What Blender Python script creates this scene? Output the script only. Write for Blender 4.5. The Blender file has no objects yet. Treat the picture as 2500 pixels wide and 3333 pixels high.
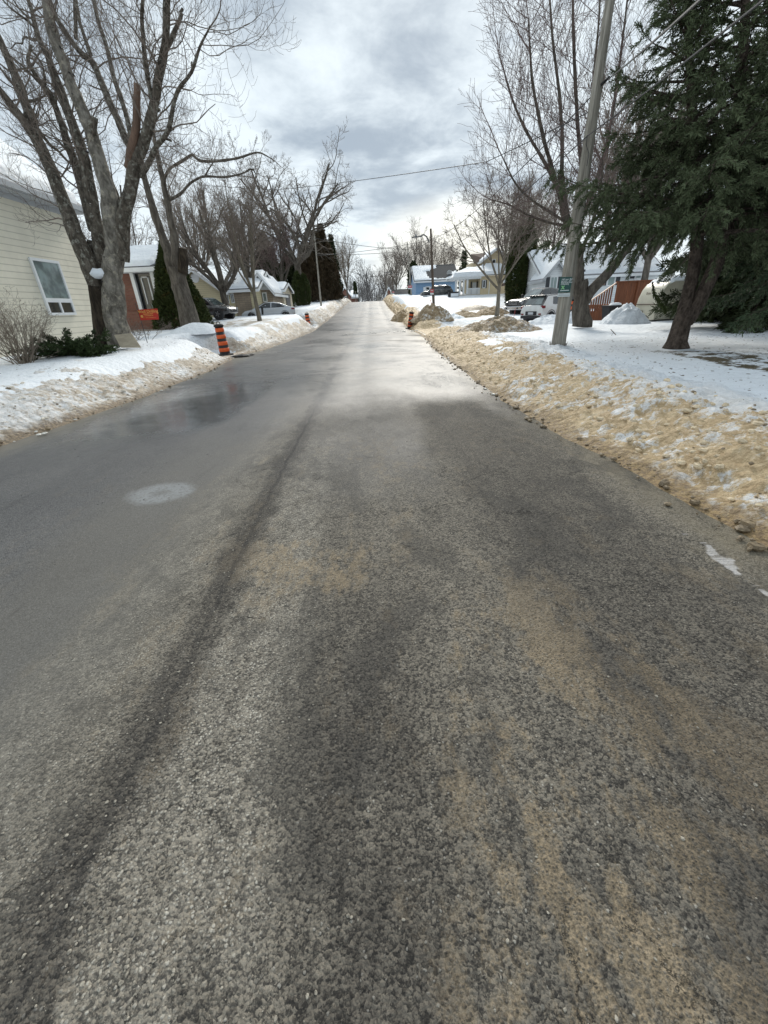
import bpy, bmesh, math, random
import numpy as np
from mathutils import Vector, Matrix, noise, Quaternion
R_ = math.radians
S = bpy.context.scene
COL = S.collection
# ------------------------------------------------------------------ camera
F_PX, HOR, ROLL, VPX, CAM_H = 1335.0, 1000.0, 2.8, 1210.0, 1.55
def cam_axes(yaw, pitch):
    Fw = Vector((math.sin(yaw)*math.cos(pitch), math.cos(yaw)*math.cos(pitch), -math.sin(pitch)))
    r = Fw.cross(Vector((0, 0, 1))).normalized(); u = r.cross(Fw)
    a = R_(ROLL)
    r2 = r*math.cos(a) - u*math.sin(a)
    return r2, r2.cross(Fw), Fw
CR, CU, CF = cam_axes(0.004993, math.atan((1666.5-HOR)/F_PX))
CAM = Vector((0, 0, CAM_H))
cd = bpy.data.cameras.new('camera'); co = bpy.data.objects.new('camera', cd); COL.objects.link(co)
co.matrix_world = Matrix(((CR.x, CU.x, -CF.x, 0), (CR.y, CU.y, -CF.y, 0), (CR.z, CU.z, -CF.z, CAM_H), (0, 0, 0, 1)))
cd.sensor_fit = 'HORIZONTAL'; cd.sensor_width = 36; cd.lens = 36*F_PX/2500
cd.clip_start = 0.05; cd.clip_end = 3000
S.camera = co
# ------------------------------------------------------------------ world: overcast sky
SUN_EL, SUN_AZ = R_(34), R_(8)      # sun behind the cloud, up the street
W = bpy.data.worlds.new('World'); S.world = W; W.use_nodes = True
wt = W.node_tree; wt.nodes.clear()
def wn(t, **k):
    n = wt.nodes.new(t)
    for a, b in k.items(): setattr(n, a, b)
    return n
def wl(a, b): wt.links.new(a, b)
def wmath(op, a, b=None, c=None, clamp=False):
    n = wn('ShaderNodeMath', operation=op, use_clamp=clamp)
    for i, v in enumerate((a, b, c)):
        if v is None: continue
        if isinstance(v, (int, float)): n.inputs[i].default_value = v
        else: wl(v, n.inputs[i])
    return n.outputs[0]
def wmix(f, a, b):
    n = wn('ShaderNodeMix', data_type='RGBA')
    for i, v in ((0, f), (6, a), (7, b)):
        if isinstance(v, (int, float)): n.inputs[i].default_value = v
        elif isinstance(v, tuple): n.inputs[i].default_value = (*v, 1)
        else: wl(v, n.inputs[i])
    return n.outputs[2]
tc = wn('ShaderNodeTexCoord'); sp = wn('ShaderNodeSeparateXYZ'); wl(tc.outputs['Generated'], sp.inputs[0])
dx, dy, dz = sp.outputs
zc = wmath('MAXIMUM', dz, 0.0)
inv = wmath('DIVIDE', 1.0, wmath('ADD', zc, 0.16))
cb = wn('ShaderNodeCombineXYZ'); wl(wmath('MULTIPLY', dx, inv), cb.inputs[0]); wl(wmath('MULTIPLY', dy, inv), cb.inputs[1])
def wnoise(scale, det, rough, off, dist=0.0):
    m = wn('ShaderNodeMapping'); m.inputs['Location'].default_value = off; wl(cb.outputs[0], m.inputs[0])
    n = wn('ShaderNodeTexNoise'); n.inputs['Scale'].default_value = scale; n.inputs['Detail'].default_value = det
    n.inputs['Roughness'].default_value = rough; n.inputs['Distortion'].default_value = dist
    wl(m.outputs[0], n.inputs['Vector']); return n.outputs[0]
def wrange(v, a, b, c=0.0, d=1.0):
    n = wn('ShaderNodeMapRange', interpolation_type='SMOOTHSTEP'); wl(v, n.inputs[0])
    for i, q in enumerate((a, b, c, d)): n.inputs[i+1].default_value = q
    return n.outputs[0]
big = wnoise(0.85, 6, 0.58, (3.1, 7.4, 0), 0.2)
med = wnoise(2.6, 7, 0.62, (1.2, 0.6, 3), 0.3)
cl = wmath('ADD', wmath('MULTIPLY', big, 0.62), wmath('MULTIPLY', med, 0.38))
cl = wrange(cl, 0.39, 0.60)
# brighter to the left and to the right of the street, darker straight up the middle
azc = wmath('ABSOLUTE', wmath('SUBTRACT', dx, 0.06))
side = wrange(azc, 0.12, 0.62)
low = wrange(dz, 0.02, 0.30, 1.0, 0.0)
cl = wmath('ADD', cl, wmath('MULTIPLY', side, 0.42), clamp=True)
cl = wmath('ADD', cl, wmath('MULTIPLY', low, 0.30), clamp=True)
ccol = wmix(cl, (0.30, 0.365, 0.435), (0.68, 0.755, 0.80))
# warm pale glow of the hidden sun low on the right
gx = wmath('SUBTRACT', dx, 0.20); gz = wmath('SUBTRACT', dz, 0.10)
g2 = wmath('ADD', wmath('MULTIPLY', wmath('MULTIPLY', gx, gx), 16.0), wmath('MULTIPLY', wmath('MULTIPLY', gz, gz), 90.0))
glow = wmath('MULTIPLY', wrange(g2, 0.0, 1.0, 1.0, 0.0), wrange(dy, 0.0, 0.3))
ccol = wmix(wmath('MULTIPLY', glow, 0.75), ccol, (0.98, 0.95, 0.84))
sky = wn('ShaderNodeTexSky', sky_type='NISHITA', sun_disc=False, sun_elevation=SUN_EL, sun_rotation=SUN_AZ)
b1 = wn('ShaderNodeBackground'); wl(sky.outputs[0], b1.inputs[0]); b1.inputs[1].default_value = 0.05
b2 = wn('ShaderNodeBackground'); wl(ccol, b2.inputs[0]); b2.inputs[1].default_value = 0.84
mx = wn('ShaderNodeMixShader'); mx.inputs[0].default_value = 0.93
wl(b1.outputs[0], mx.inputs[1]); wl(b2.outputs[0], mx.inputs[2])
wo = wn('ShaderNodeOutputWorld'); wl(mx.outputs[0], wo.inputs[0])
sd = bpy.data.lights.new('sun', 'SUN'); sd.energy = 1.8; sd.angle = R_(16); sd.color = (1.0, 0.95, 0.86)
so = bpy.data.objects.new('sun', sd); COL.objects.link(so)
sdir = Vector((math.sin(SUN_AZ)*math.cos(SUN_EL), math.cos(SUN_AZ)*math.cos(SUN_EL), math.sin(SUN_EL)))
so.rotation_euler = sdir.to_track_quat('Z', 'Y').to_euler()
S.view_settings.view_transform = 'Standard'; S.view_settings.look = 'None'
S.view_settings.gamma = 1; S.view_settings.exposure = 0.70
# ------------------------------------------------------------------ survey helpers
def ray(px, py): return CF*F_PX + CR*(px-1250) - CU*(py-1666.5)
def at(px, py, D):
    d = ray(px, py); return CAM + d*(D/d.y)
def onx(px, py, X):
    d = ray(px, py); return CAM + d*(X/d.x)
def mpp(px, py, D):                                   # metres per photo pixel at distance D up the street
    d = ray(px, py); return D/d.y*1.0
def lerp(a, b, t): return a+(b-a)*t
def sm(t): t = max(0.0, min(1.0, t)); return t*t*(3-2*t)
def ip(x, xs, ys): return float(np.interp(x, xs, ys))
ZRx = [-20, 0, 4, 7, 11, 20, 36, 52, 70, 92, 110, 150, 220, 400]
ZRz = [0, 0, 0, -.08, -.12, -.12, -.02, .62, 1.52, 2.66, 2.75, 1.4, -1.5, -3]
def ZR(y): return ip(y, ZRx, ZRz)
def XL(y): return ip(y, [0, 6, 10, 14.5, 17.5, 20.5, 21.8, 27, 38, 52, 90, 110], [-5.85, -5.8, -5.6, -5.6, -6.0, -6.2, -5.6, -5.2, -4.9, -4.8, -4.6, -4.6])
def XR(y): return ip(y, [0, 3, 5, 8, 11, 18, 24, 28, 34, 50, 70, 110], [2.8, 2.62, 2.42, 2.35, 2.45, 2.6, 2.9, 3.0, 2.8, 2.8, 2.5, 2.5])
def YL(y): return ip(y, [-20, 0, 8, 15, 24, 36, 48, 70, 90, 110, 150, 220, 400], [.45, .45, .52, .68, .9, 1.25, 1.6, 2.6, 3.5, 3.6, 2.2, -.8, -2.5])
def YR(y): return ip(y, [-20, 0, 5, 11, 20, 30, 37, 44, 55, 66, 75, 90, 110, 150, 220, 400], [.20, .22, .25, .29, .38, .42, .6, .95, 1.9, 2.8, 3.05, 3.5, 3.7, 2.2, -.8, -2.5])
def T(x, y, detail=True):
    zr = ZR(y); xl, xr = XL(y), XR(y)
    if x < (xl+xr)/2: d = xl-x; Y = YL(y)
    else: d = x-xr; Y = YR(y)
    z = lerp(zr-.12, Y, sm(d/1.6+.05))
    if detail and d > 0:
        k = min(1, d/1.5)
        z += k*(.07*noise.noise((x*.35, y*.35, 1.3)) + .035*noise.noise((x*1.1, y*1.1, 5.3)) + .012*noise.noise((x*3.2, y*3.2, 2.3)))
        if x > xr and 24.5 < y < 33.5 and x < 30:      # ploughed driveway on the right
            g = sm((y-24.5)/1.5)*sm((33.5-y)/1.5)
            z = lerp(z, zr+.05+.012*(x-xr), g*.9)
        if x < xl and d < 3.2:                              # cuts in the left bank where the markers stand
            for yc, wy in ((19.9, 1.9), (40.4, 1.7)):
                if abs(y-yc) < wy: z = lerp(z, zr+.03, sm((wy-abs(y-yc))/.8)*sm((3.0-d)/1.0))
        if x < xl and 42 < y < 52:                      # driveway on the left
            g = sm((y-42)/1.5)*sm((52-y)/1.5)
            z = lerp(z, zr+.1+.05*d, g*.5*sm((16-d)/4))
    return z
def ong(px, py):
    d = ray(px, py)
    t = 1e-3
    while t < .25:
        p = CAM+d*t
        if p.z < T(p.x, p.y): return p
        t *= 1.004
    return CAM+d*t
# ------------------------------------------------------------------ material DSL
class NT:
    def __init__(s, name):
        s.m = bpy.data.materials.new(name); s.m.use_nodes = True; s.t = s.m.node_tree
        s.b = s.t.nodes['Principled BSDF']; s.tc = s.t.nodes.new('ShaderNodeTexCoord')
    def put(s, sock, v):
        if v is None: return
        if isinstance(v, (int, float)): sock.default_value = v
        elif isinstance(v, tuple):
            sock.default_value = (*v, 1) if (len(v) == 3 and sock.type == 'RGBA') else v
        else: s.t.links.new(v, sock)
    def m_(s, op, a, b=None, c=None, clamp=False):
        n = s.t.nodes.new('ShaderNodeMath'); n.operation = op; n.use_clamp = clamp
        for i, v in enumerate((a, b, c)): s.put(n.inputs[i], v)
        return n.outputs[0]
    def mix(s, f, a, b, bt='MIX'):
        n = s.t.nodes.new('ShaderNodeMix'); n.data_type = 'RGBA'; n.blend_type = bt
        s.put(n.inputs[0], f); s.put(n.inputs[6], a); s.put(n.inputs[7], b); return n.outputs[2]
    def map(s, vec, scale=(1, 1, 1), loc=(0, 0, 0), rot=(0, 0, 0)):
        n = s.t.nodes.new('ShaderNodeMapping'); s.t.links.new(vec, n.inputs[0])
        n.inputs['Scale'].default_value = scale; n.inputs['Location'].default_value = loc; n.inputs['Rotation'].default_value = rot
        return n.outputs[0]
    def noise(s, scale, det=4, rough=.55, vec=None, dist=0, col=False):
        n = s.t.nodes.new('ShaderNodeTexNoise'); n.inputs['Scale'].default_value = scale; n.inputs['Detail'].default_value = det
        n.inputs['Roughness'].default_value = rough; n.inputs['Distortion'].default_value = dist
        s.t.links.new(vec or s.tc.outputs['Object'], n.inputs['Vector']); return n.outputs[1 if col else 0]
    def vor(s, scale, vec=None, feature='F1', rand=1.0, out=0):
        n = s.t.nodes.new('ShaderNodeTexVoronoi'); n.feature = feature; n.inputs['Scale'].default_value = scale
        n.inputs['Randomness'].default_value = rand
        s.t.links.new(vec or s.tc.outputs['Object'], n.inputs['Vector']); return n.outputs[out]
    def rng(s, v, a, b, c=0., d=1., smooth=True):
        n = s.t.nodes.new('ShaderNodeMapRange')
        if smooth: n.interpolation_type = 'SMOOTHSTEP'
        s.put(n.inputs[0], v)
        for i, q in enumerate((a, b, c, d)): s.put(n.inputs[i+1], q)
        return n.outputs[0]
    def xyz(s, vec=None):
        n = s.t.nodes.new('ShaderNodeSeparateXYZ'); s.t.links.new(vec or s.tc.outputs['Object'], n.inputs[0]); return n.outputs
    def bump(s, h, strength=.5, dist=.02, normal=None):
        n = s.t.nodes.new('ShaderNodeBump'); n.inputs['Strength'].default_value = strength; n.inputs['Distance'].default_value = dist
        s.put(n.inputs['Height'], h)
        if normal is not None: s.t.links.new(normal, n.inputs['Normal'])
        return n.outputs[0]
    def out(s, col=None, rough=None, normal=None, metal=None, spec=None, sss=None, alpha=None):
        s.put(s.b.inputs['Base Color'], col); s.put(s.b.inputs['Roughness'], rough); s.put(s.b.inputs['Normal'], normal)
        s.put(s.b.inputs['Metallic'], metal); s.put(s.b.inputs['Specular IOR Level'], spec)
        return s.m
def vary(name, col, rough=.7, scale=3, amt=.25, bumps=0, bscale=20, metal=0, spec=.5, stretch=(1, 1, 1)):
    n = NT(name); v = n.map(n.tc.outputs['Object'], stretch)
    a = n.noise(scale, 5, .6, v); b = n.noise(scale*9, 3, .6, v)
    f = n.m_('ADD', n.m_('MULTIPLY', a, .65), n.m_('MULTIPLY', b, .35))
    c = n.mix(n.rng(f, .3, .7), tuple(x*(1-amt) for x in col), tuple(min(1, x*(1+amt)) for x in col))
    nm = n.bump(n.noise(bscale, 4, .6, v), bumps, .02) if bumps else None
    return n.out(c, rough, nm, metal, spec)
M = {}
# ---- snow
def mat_snow(name, leaf=0.0, tint=(0.80, 0.835, 0.87)):
    n = NT(name)
    a = n.noise(.6, 4, .6); c = n.mix(n.rng(a, .3, .7), (tint[0]*.93, tint[1]*.94, tint[2]*.95), tint)
    x, y, z = n.xyz()
    g = n.noise(7, 4, .65)
    sp = n.rng(n.noise(13, 4, .75), .60, .70)
    c = n.mix(n.m_('MULTIPLY', sp, .30), c, (.40, .40, .40))
    if leaf:
        # bare turf showing through under the spruce, and litter
        ex = n.m_('DIVIDE', n.m_('SUBTRACT', x, 7.75), 1.15); ey = n.m_('DIVIDE', n.m_('SUBTRACT', y, 8.9), 2.5)
        r2 = n.m_('ADD', n.m_('MULTIPLY', ex, ex), n.m_('MULTIPLY', ey, ey))
        nn = n.noise(2.6, 6, .74, n.map(n.tc.outputs['Object'], (1, 1.2, 1)))
        lip = n.m_('MULTIPLY', n.rng(n.m_('ABSOLUTE', n.m_('SUBTRACT', n.m_('ADD', x, n.m_('MULTIPLY', n.m_('SUBTRACT', nn, .5), .6)), 6.95)), .38, .05), .75)
        m = n.rng(n.m_('SUBTRACT', n.m_('ADD', n.m_('MULTIPLY', r2, .8), n.m_('MULTIPLY', n.m_('SUBTRACT', nn, .5), 6.5)), lip), .15, -.25)
        turf = n.mix(n.rng(n.noise(30, 3), .4, .6), (.055, .05, .03), (.15, .12, .075))
        c = n.mix(m, c, turf)
        lit = n.rng(n.noise(22, 2, .6, n.map(n.tc.outputs['Object'], (1, 2, 1))), .64, .69)
        near = n.m_('MULTIPLY', n.rng(x, 3.5, 6), n.rng(y, 16, 11))
        c = n.mix(n.m_('MULTIPLY', n.m_('MULTIPLY', lit, near), .4), c, (.22, .20, .19))
        # muddy driveways: packed brown slush
        d1 = n.m_('MULTIPLY', n.m_('MULTIPLY', n.rng(y, 24.6, 26), n.rng(y, 33.5, 31.5)), n.rng(x, 9.5, 5.5))
        dn = n.rng(n.noise(1.4, 5, .65, n.map(n.tc.outputs['Object'], (1, .5, 1))), .38, .58)
        c = n.mix(n.m_('MULTIPLY', n.m_('MULTIPLY', d1, dn), .85), c, (.30, .25, .18))
        e1 = n.m_('MULTIPLY', n.m_('MULTIPLY', n.rng(y, 37, 40), n.rng(y, 62, 50)), n.rng(x, 3, 5))
        dn2 = n.rng(n.noise(.55, 5, .65, n.map(n.tc.outputs['Object'], (.5, 1.2, 1), (4, 2, 0))), .56, .66)
        c = n.mix(n.m_('MULTIPLY', n.m_('MULTIPLY', e1, dn2), .7), c, (.42, .36, .27))
    h = n.m_('ADD', n.m_('ADD', n.noise(4, 5, .65), n.m_('MULTIPLY', g, .6)), n.m_('MULTIPLY', n.vor(3.2, None, 'F1'), .35))
    nm = n.bump(h, 1.0, .07)
    n.b.inputs['Subsurface Weight'].default_value = 0.0
    return n.out(c, .62, nm, None, .3)
M['snow'] = mat_snow('snow_crust', 1.0)
M['snowplain'] = mat_snow('clean_snow')
# ---- ploughed dirty snow; kind 0 = right (very sandy) 1 = left 2 = pile
def mat_bank(name, kind):
    n = NT(name)
    O = n.tc.outputs['Object']; uv = n.tc.outputs['UV']
    u, v, _ = n.xyz(uv)                                  # u = metres out from the kerb
    big = n.noise(.9 if kind != 1 else .7, 5, .62, n.map(O, (1, .7, 1.3)), .4)
    med = n.noise(5.0, 6, .74)
    fin = n.noise(24, 5, .75)
    vv = n.t.nodes.new('ShaderNodeVectorMath'); vv.operation = 'SCALE'; vv.inputs['Scale'].default_value = .05
    n.t.links.new(n.noise(14, 4, .7, None, 0, True), vv.inputs[0])
    va = n.t.nodes.new('ShaderNodeVectorMath'); va.operation = 'ADD'; n.t.links.new(O, va.inputs[0]); n.t.links.new(vv.outputs[0], va.inputs[1])
    cell = n.t.nodes.new('ShaderNodeTexVoronoi'); cell.inputs['Scale'].default_value = 11; n.t.links.new(va.outputs[0], cell.inputs['Vector'])
    cc = n.xyz(cell.outputs['Color'])
    f = n.m_('ADD', n.m_('ADD', n.m_('ADD', n.m_('MULTIPLY', big, .42), n.m_('MULTIPLY', med, .34)), n.m_('MULTIPLY', fin, .16)), n.m_('MULTIPLY', cc[0], .08))
    white = n.mix(n.rng(n.noise(8, 3), .35, .7), (.72, .72, .71), (.90, .90, .90))
    if kind == 2:
        tanl, tand = (.50, .39, .245), (.20, .135, .070)
        dm = n.rng(f, .60, .50)
    elif kind == 0:
        tanl, tand = (.74, .58, .36), (.44, .31, .165)
        th = n.rng(u, 1.0, 2.1, .02, -.13)
        far = n.rng(n.xyz()[1], 6, 14, 0, .10)
        th = n.m_('ADD', th, far)
        dm = n.rng(n.m_('SUBTRACT', f, th), .535, .465)
    else:
        tanl, tand = (.62, .53, .40), (.34, .255, .165)
        dm = n.m_('MULTIPLY', n.rng(f, .58, .46), n.rng(u, 2.2, .5, .22, .9))
    tan = n.mix(n.rng(n.m_('ADD', n.m_('MULTIPLY', med, .5), n.m_('MULTIPLY', fin, .5)), .62, .40), tanl, tand)
    c = n.mix(dm, white, tan)
    if kind == 1:
        blot = n.rng(n.noise(3.1, 4, .6, n.map(O, (1, .6, 1.6), (5, 3, 1)), .6), .66, .72)
        c = n.mix(n.m_('MULTIPLY', blot, .8), c, (.13, .10, .075))
    if kind != 2:
        foot = n.rng(n.m_('ADD', u, n.m_('MULTIPLY', n.m_('SUBTRACT', n.noise(4, 5, .7), .5), .55)), .26, -.02)
        fc = n.mix(n.rng(fin, .4, .6), (.20, .135, .07), (.40, .28, .14)) if kind == 0 else n.mix(n.rng(fin, .4, .6), (.13, .10, .07), (.34, .26, .17))
        c = n.mix(foot, c, fc)
        top = n.rng(n.m_('ADD', u, n.m_('MULTIPLY', n.m_('SUBTRACT', n.noise(1.5, 4, .6), .5), .9)), 1.75 if kind == 0 else 1.9, 2.4)
        c = n.mix(top, c, (.80, .835, .87))
    fl = n.rng(n.noise(46, 3, .7), .66, .72)
    c = n.mix(n.m_('MULTIPLY', fl, .55), c, (.15, .12, .085))
    h = n.m_('ADD', n.m_('ADD', n.m_('MULTIPLY', n.noise(9, 5, .7), .8), n.m_('MULTIPLY', n.noise(34, 4, .75), .40)), n.m_('MULTIPLY', cell.outputs['Distance'], -.6))
    nm = n.bump(h, 1.0, .075)
    r = n.rng(fin, .3, .7, .45, .8)
    return n.out(c, r, nm, None, .4)
M['bankR'] = mat_bank('sandy_ploughed_snow', 0)
M['bankL'] = mat_bank('grubby_ploughed_snow', 1)
M['pile'] = mat_bank('muddy_heaped_snow', 2)
# ---- road
def mat_road():
    n = NT('worn_wet_asphalt'); O = n.tc.outputs['Object']
    x, y, z = n.xyz()
    mA, mS, mM = (lambda a, b: n.m_('ADD', a, b)), (lambda a, b: n.m_('SUBTRACT', a, b)), (lambda a, b: n.m_('MULTIPLY', a, b))
    wob = n.noise(.8, 3, .5, n.map(O, (0, 1, 0)))
    crv = n.rng(y, 1.0, 15.0, 0, .30, False)
    xs = mA(mA(x, crv), mM(mS(wob, .5), .16))                       # wavering lateral coordinate
    wob2 = n.noise(2.6, 4, .6)
    xw = mA(mA(x, crv), mM(mS(wob2, .5), .38))
    seam_x = -.98
    def band(v, c, w, soft):                               # 1 inside |v-c|<w
        return n.rng(n.m_('ABSOLUTE', mS(v, c)), w+soft, w)
    # stones: chips of several sizes, their outlines roughened
    wv0 = n.t.nodes.new('ShaderNodeVectorMath'); wv0.operation = 'SCALE'; wv0.inputs['Scale'].default_value = .012
    n.t.links.new(n.noise(60, 3, .7, None, 0, True), wv0.inputs[0])
    cv0 = n.t.nodes.new('ShaderNodeVectorMath'); cv0.operation = 'ADD'; n.t.links.new(O, cv0.inputs[0]); n.t.links.new(wv0.outputs[0], cv0.inputs[1])
    OD = cv0.outputs[0]
    vs = n.t.nodes.new('ShaderNodeTexVoronoi'); vs.inputs['Scale'].default_value = 98; n.t.links.new(OD, vs.inputs['Vector'])
    cellc = n.xyz(vs.outputs['Color']); sd_ = vs.outputs['Distance']
    vf = n.t.nodes.new('ShaderNodeTexVoronoi'); vf.inputs['Scale'].default_value = 230; n.t.links.new(OD, vf.inputs['Vector'])
    cf = n.xyz(vf.outputs['Color'])
    g1 = n.noise(120, 4, .85)
    grain = mA(mA(mM(cellc[0], .34), mM(cf[0], .26)), mM(g1, .40))
    l1 = n.noise(1.1, 5, .62, n.map(O, (1, .45, 1)))
    l2 = n.noise(5.0, 6, .72, n.map(O, (1, .55, 1)))
    l3 = n.noise(28, 5, .78)
    l4 = n.noise(13, 5, .75, n.map(O, (1, .7, 1)))
    leftc = n.mix(n.rng(mA(mM(l1, .45), mM(l3, .55)), .36, .64), (.078, .079, .082), (.112, .112, .112))
    leftc = n.mix(n.rng(mA(mM(g1, .6), mM(cf[0], .4)), .34, .66), n.mix(1.0, leftc, (.58, .58, .59), 'MULTIPLY'), n.mix(1.0, leftc, (1.38, 1.36, 1.33), 'MULTIPLY'))
    leftc = n.mix(mM(n.rng(cf[1], .88, .93), .45), leftc, (.25, .24, .22))
    leftc = n.mix(mM(n.rng(cf[2], .90, .95), .45), leftc, (.05, .05, .052))
    rb = n.mix(n.rng(mA(mM(l1, .5), mM(l4, .5)), .34, .66), (.082, .076, .067), (.160, .147, .126))
    rightc = n.mix(n.rng(grain, .30, .70), n.mix(1.0, rb, (.34, .34, .35), 'MULTIPLY'), n.mix(1.0, rb, (1.75, 1.70, 1.6), 'MULTIPLY'))
    near = n.m_('MAXIMUM', n.rng(mA(y, mM(mS(l2, .5), 3)), 4.6, 2.8), mM(band(xw, 1.6, .8, .5), n.rng(mA(y, mM(mS(l2, .5), 2)), 8.6, 7.4)))
    isr = n.rng(mA(xw, mM(mS(l2, .5), .5)), seam_x-.95, seam_x-.15)
    c = n.mix(mM(isr, mA(.60, mM(near, .40))), leftc, rightc)
    c = n.mix(mM(n.rng(mA(mM(g1, .5), mM(l3, .5)), .60, .68), .45), c, (.045, .045, .045))
    # coarse pale gravel strips each side of the seam
    gs = n.m_('MAXIMUM', band(xw, seam_x+.30, .10, .26), mM(band(xw, seam_x-.36, .06, .42), .85))
    gs = mM(gs, n.rng(y, 7.0, 2.6))
    gs = mM(gs, n.rng(mA(mM(l2, .5), mM(l4, .5)), .36, .62))
    dustg = n.mix(n.rng(grain, .3, .7), (.11, .102, .090), (.31, .285, .240))
    c = n.mix(mM(gs, .72), c, dustg)
    peb = mM(n.rng(cellc[1], .70, .76), n.rng(sd_, .50, .34))
    c = n.mix(mM(mM(peb, gs), .8), c, (.55, .52, .45))
    pebr = mM(mM(n.rng(cellc[1], .955, .975), n.rng(sd_, .45, .30)), isr)
    c = n.mix(mM(pebr, .6), c, (.42, .40, .35))
    # fine sand settled between the chips
    dens = mA(mA(mM(n.noise(1.5, 6, .74, n.map(O, (1.2, .40, 1), (2.2, 1.1, 0))), .48), mM(l2, .30)), mM(l4, .22))
    zone = n.m_('MAXIMUM', band(xs, .45, .30, .60), band(xs, 2.35, .25, .45))
    zone = n.m_('MAXIMUM', zone, mM(band(xs, -.62, .15, .5), .8))
    spots = mM(band(xw, .75, .35, .40), n.rng(y, 2.3, 1.3))
    spots = n.m_('MAXIMUM', spots, mM(band(xw, -.45, .25, .3), band(y, 2.35, .2, .35)))
    sand = n.rng(mA(dens, mM(spots, .055)), .515, .585)
    sand = mM(sand, mA(mA(.10, mM(isr, .32)), mM(spots, .60)))
    gaps = mM(n.rng(sd_, .16, .50), n.rng(g1, .30, .55))
    tan = n.mix(n.rng(l3, .35, .65), (.235, .185, .122), (.37, .295, .200))
    sandm = mM(sand, mA(.12, mM(gaps, .88)))
    c = n.mix(mM(sandm, n.rng(y, 7, 3.5, .10, .85)), c, tan)
    gut = mM(n.rng(mA(x, mM(mS(l2, .5), .9)), 1.95, 2.75), .9)
    c = n.mix(mM(gut, n.rng(l1, .25, .6, .30, .85)), c, (.26, .222, .155))
    gutl = n.rng(mA(x, mM(mS(l2, .5), 1.0)), -4.85, -5.75)
    c = n.mix(mM(gutl, .7), c, (.22, .195, .15))
    film = mM(band(xw, -1.85, .25, .75), n.rng(y, 8, 2.5))
    c = n.mix(mM(film, .34), c, (.165, .15, .12))
    # darker damp wheel tracks
    tr = mM(band(xw, 1.40, .32, .50), n.rng(mA(mM(l1, .6), mM(l2, .4)), .30, .55))
    tr = mM(tr, n.rng(y, 8.4, 6.6))
    tr2 = mM(band(xw, -.08, .10, .28), mM(n.rng(y, 2.3, 1.5), n.rng(l2, .34, .54)))
    tr3 = mM(band(xw, seam_x-.01, .055, .11), n.rng(l2, .22, .45))
    tr4 = mM(band(y, 6.0, .5, 1.0), mM(band(xw, 1.1, .8, .6), n.rng(l1, .35, .6)))
    damp = n.m_('MAXIMUM', n.m_('MAXIMUM', tr, tr2), n.m_('MAXIMUM', mM(tr3, 1.25), mM(tr4, .8)))
    c = n.mix(mM(damp, .60), c, n.mix(1.0, c, (.42, .42, .44), 'MULTIPLY'))
    # the seam: a hair crack near, a dark tar line farther off
    sm_ = band(mA(mA(x, crv), mM(mS(n.noise(3, 4, .7, n.map(O, (.3, 1, 1))), .5), .10)), seam_x, .006, .022)
    c = n.mix(mM(sm_, n.rng(y, 1.5, 6, .35, .75)), c, (.020, .020, .021))
    fseam = mM(band(xw, seam_x-.02, .05, .09), n.rng(y, 3, 12))
    c = n.mix(mM(fseam, .62), c, (.045, .045, .047))
    # blotchy old patches in the right lane
    pt = mM(n.rng(n.noise(1.3, 6, .72, n.map(O, (1.2, .7, 1), (7.7, 3.1, 0)), .4), .51, .58), isr)
    c = n.mix(mM(mM(pt, .40), n.rng(grain, .25, .55)), c, (.038, .037, .036))
    # cracks
    cv = n.t.nodes.new('ShaderNodeVectorMath'); cv.operation = 'ADD'
    wv = n.t.nodes.new('ShaderNodeVectorMath'); wv.operation = 'SCALE'; wv.inputs['Scale'].default_value = .30
    n.t.links.new(n.noise(3.5, 7, .75, None, 0, True), wv.inputs[0]); n.t.links.new(O, cv.inputs[0]); n.t.links.new(wv.outputs[0], cv.inputs[1])
    ce = n.vor(1.9, cv.outputs[0], 'DISTANCE_TO_EDGE', 1.0, 0)
    crk = mM(n.rng(ce, .0065, .0018), mM(mM(isr, n.rng(y, 7, 4)), n.rng(n.noise(1.6, 4, .6, n.map(O, (1, 1, 1), (1, 9, 0))), .50, .58)))
    crk = mM(crk, n.rng(l3, .35, .55))
    c = n.mix(mM(crk, .8), c, (.022, .022, .022))
    # frosted salt ring on the left lane, salt streaks by the right gutter
    ex = n.m_('DIVIDE', mS(x, -2.12), .31); ey = n.m_('DIVIDE', mS(y, 3.68), .25)
    rr = mA(n.m_('SQRT', mA(mM(ex, ex), mM(ey, ey))), mM(mS(l2, .5), .7))
    ring = mM(n.rng(rr, 1.2, .70), n.rng(rr, .08, .42, .45, 1))
    c = n.mix(mM(mM(ring, .34), n.rng(l3, .3, .55)), c, (.42, .45, .47))
    st = mM(band(mA(xw, mM(y, -.02)), 2.17, .012, .02), mM(n.rng(y, 2.55, 2.4), n.rng(n.noise(6, 3, .6, n.map(O, (0, 1, 0))), .45, .52)))
    c = n.mix(mM(st, .7), c, (.55, .53, .52))
    flk = mM(mM(n.rng(n.noise(2.6, 3, .6, n.map(O, (1, 1, 1), (3.3, 8.1, 0))), .73, .75), band(y, 7.6, 1.2, 1)), n.rng(x, -2.5, -3))
    c = n.mix(mM(flk, .8), c, (.60, .60, .55))
    drk = mM(n.rng(n.noise(.55, 5, .68, n.map(O, (.35, .8, 1), (9, 4, 0)), .3), .50, .60), n.rng(y, 7, 12))
    c = n.mix(mM(drk, .50), c, (.035, .036, .038))
    strk = mM(n.rng(n.noise(3.2, 5, .7, n.map(O, (1.6, .12, 1), (3, 1, 0))), .54, .64), n.rng(y, 1.5, 4, .35, .6))
    c = n.mix(mM(strk, .45), c, n.mix(1.0, c, (.50, .50, .51), 'MULTIPLY'))
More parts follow.
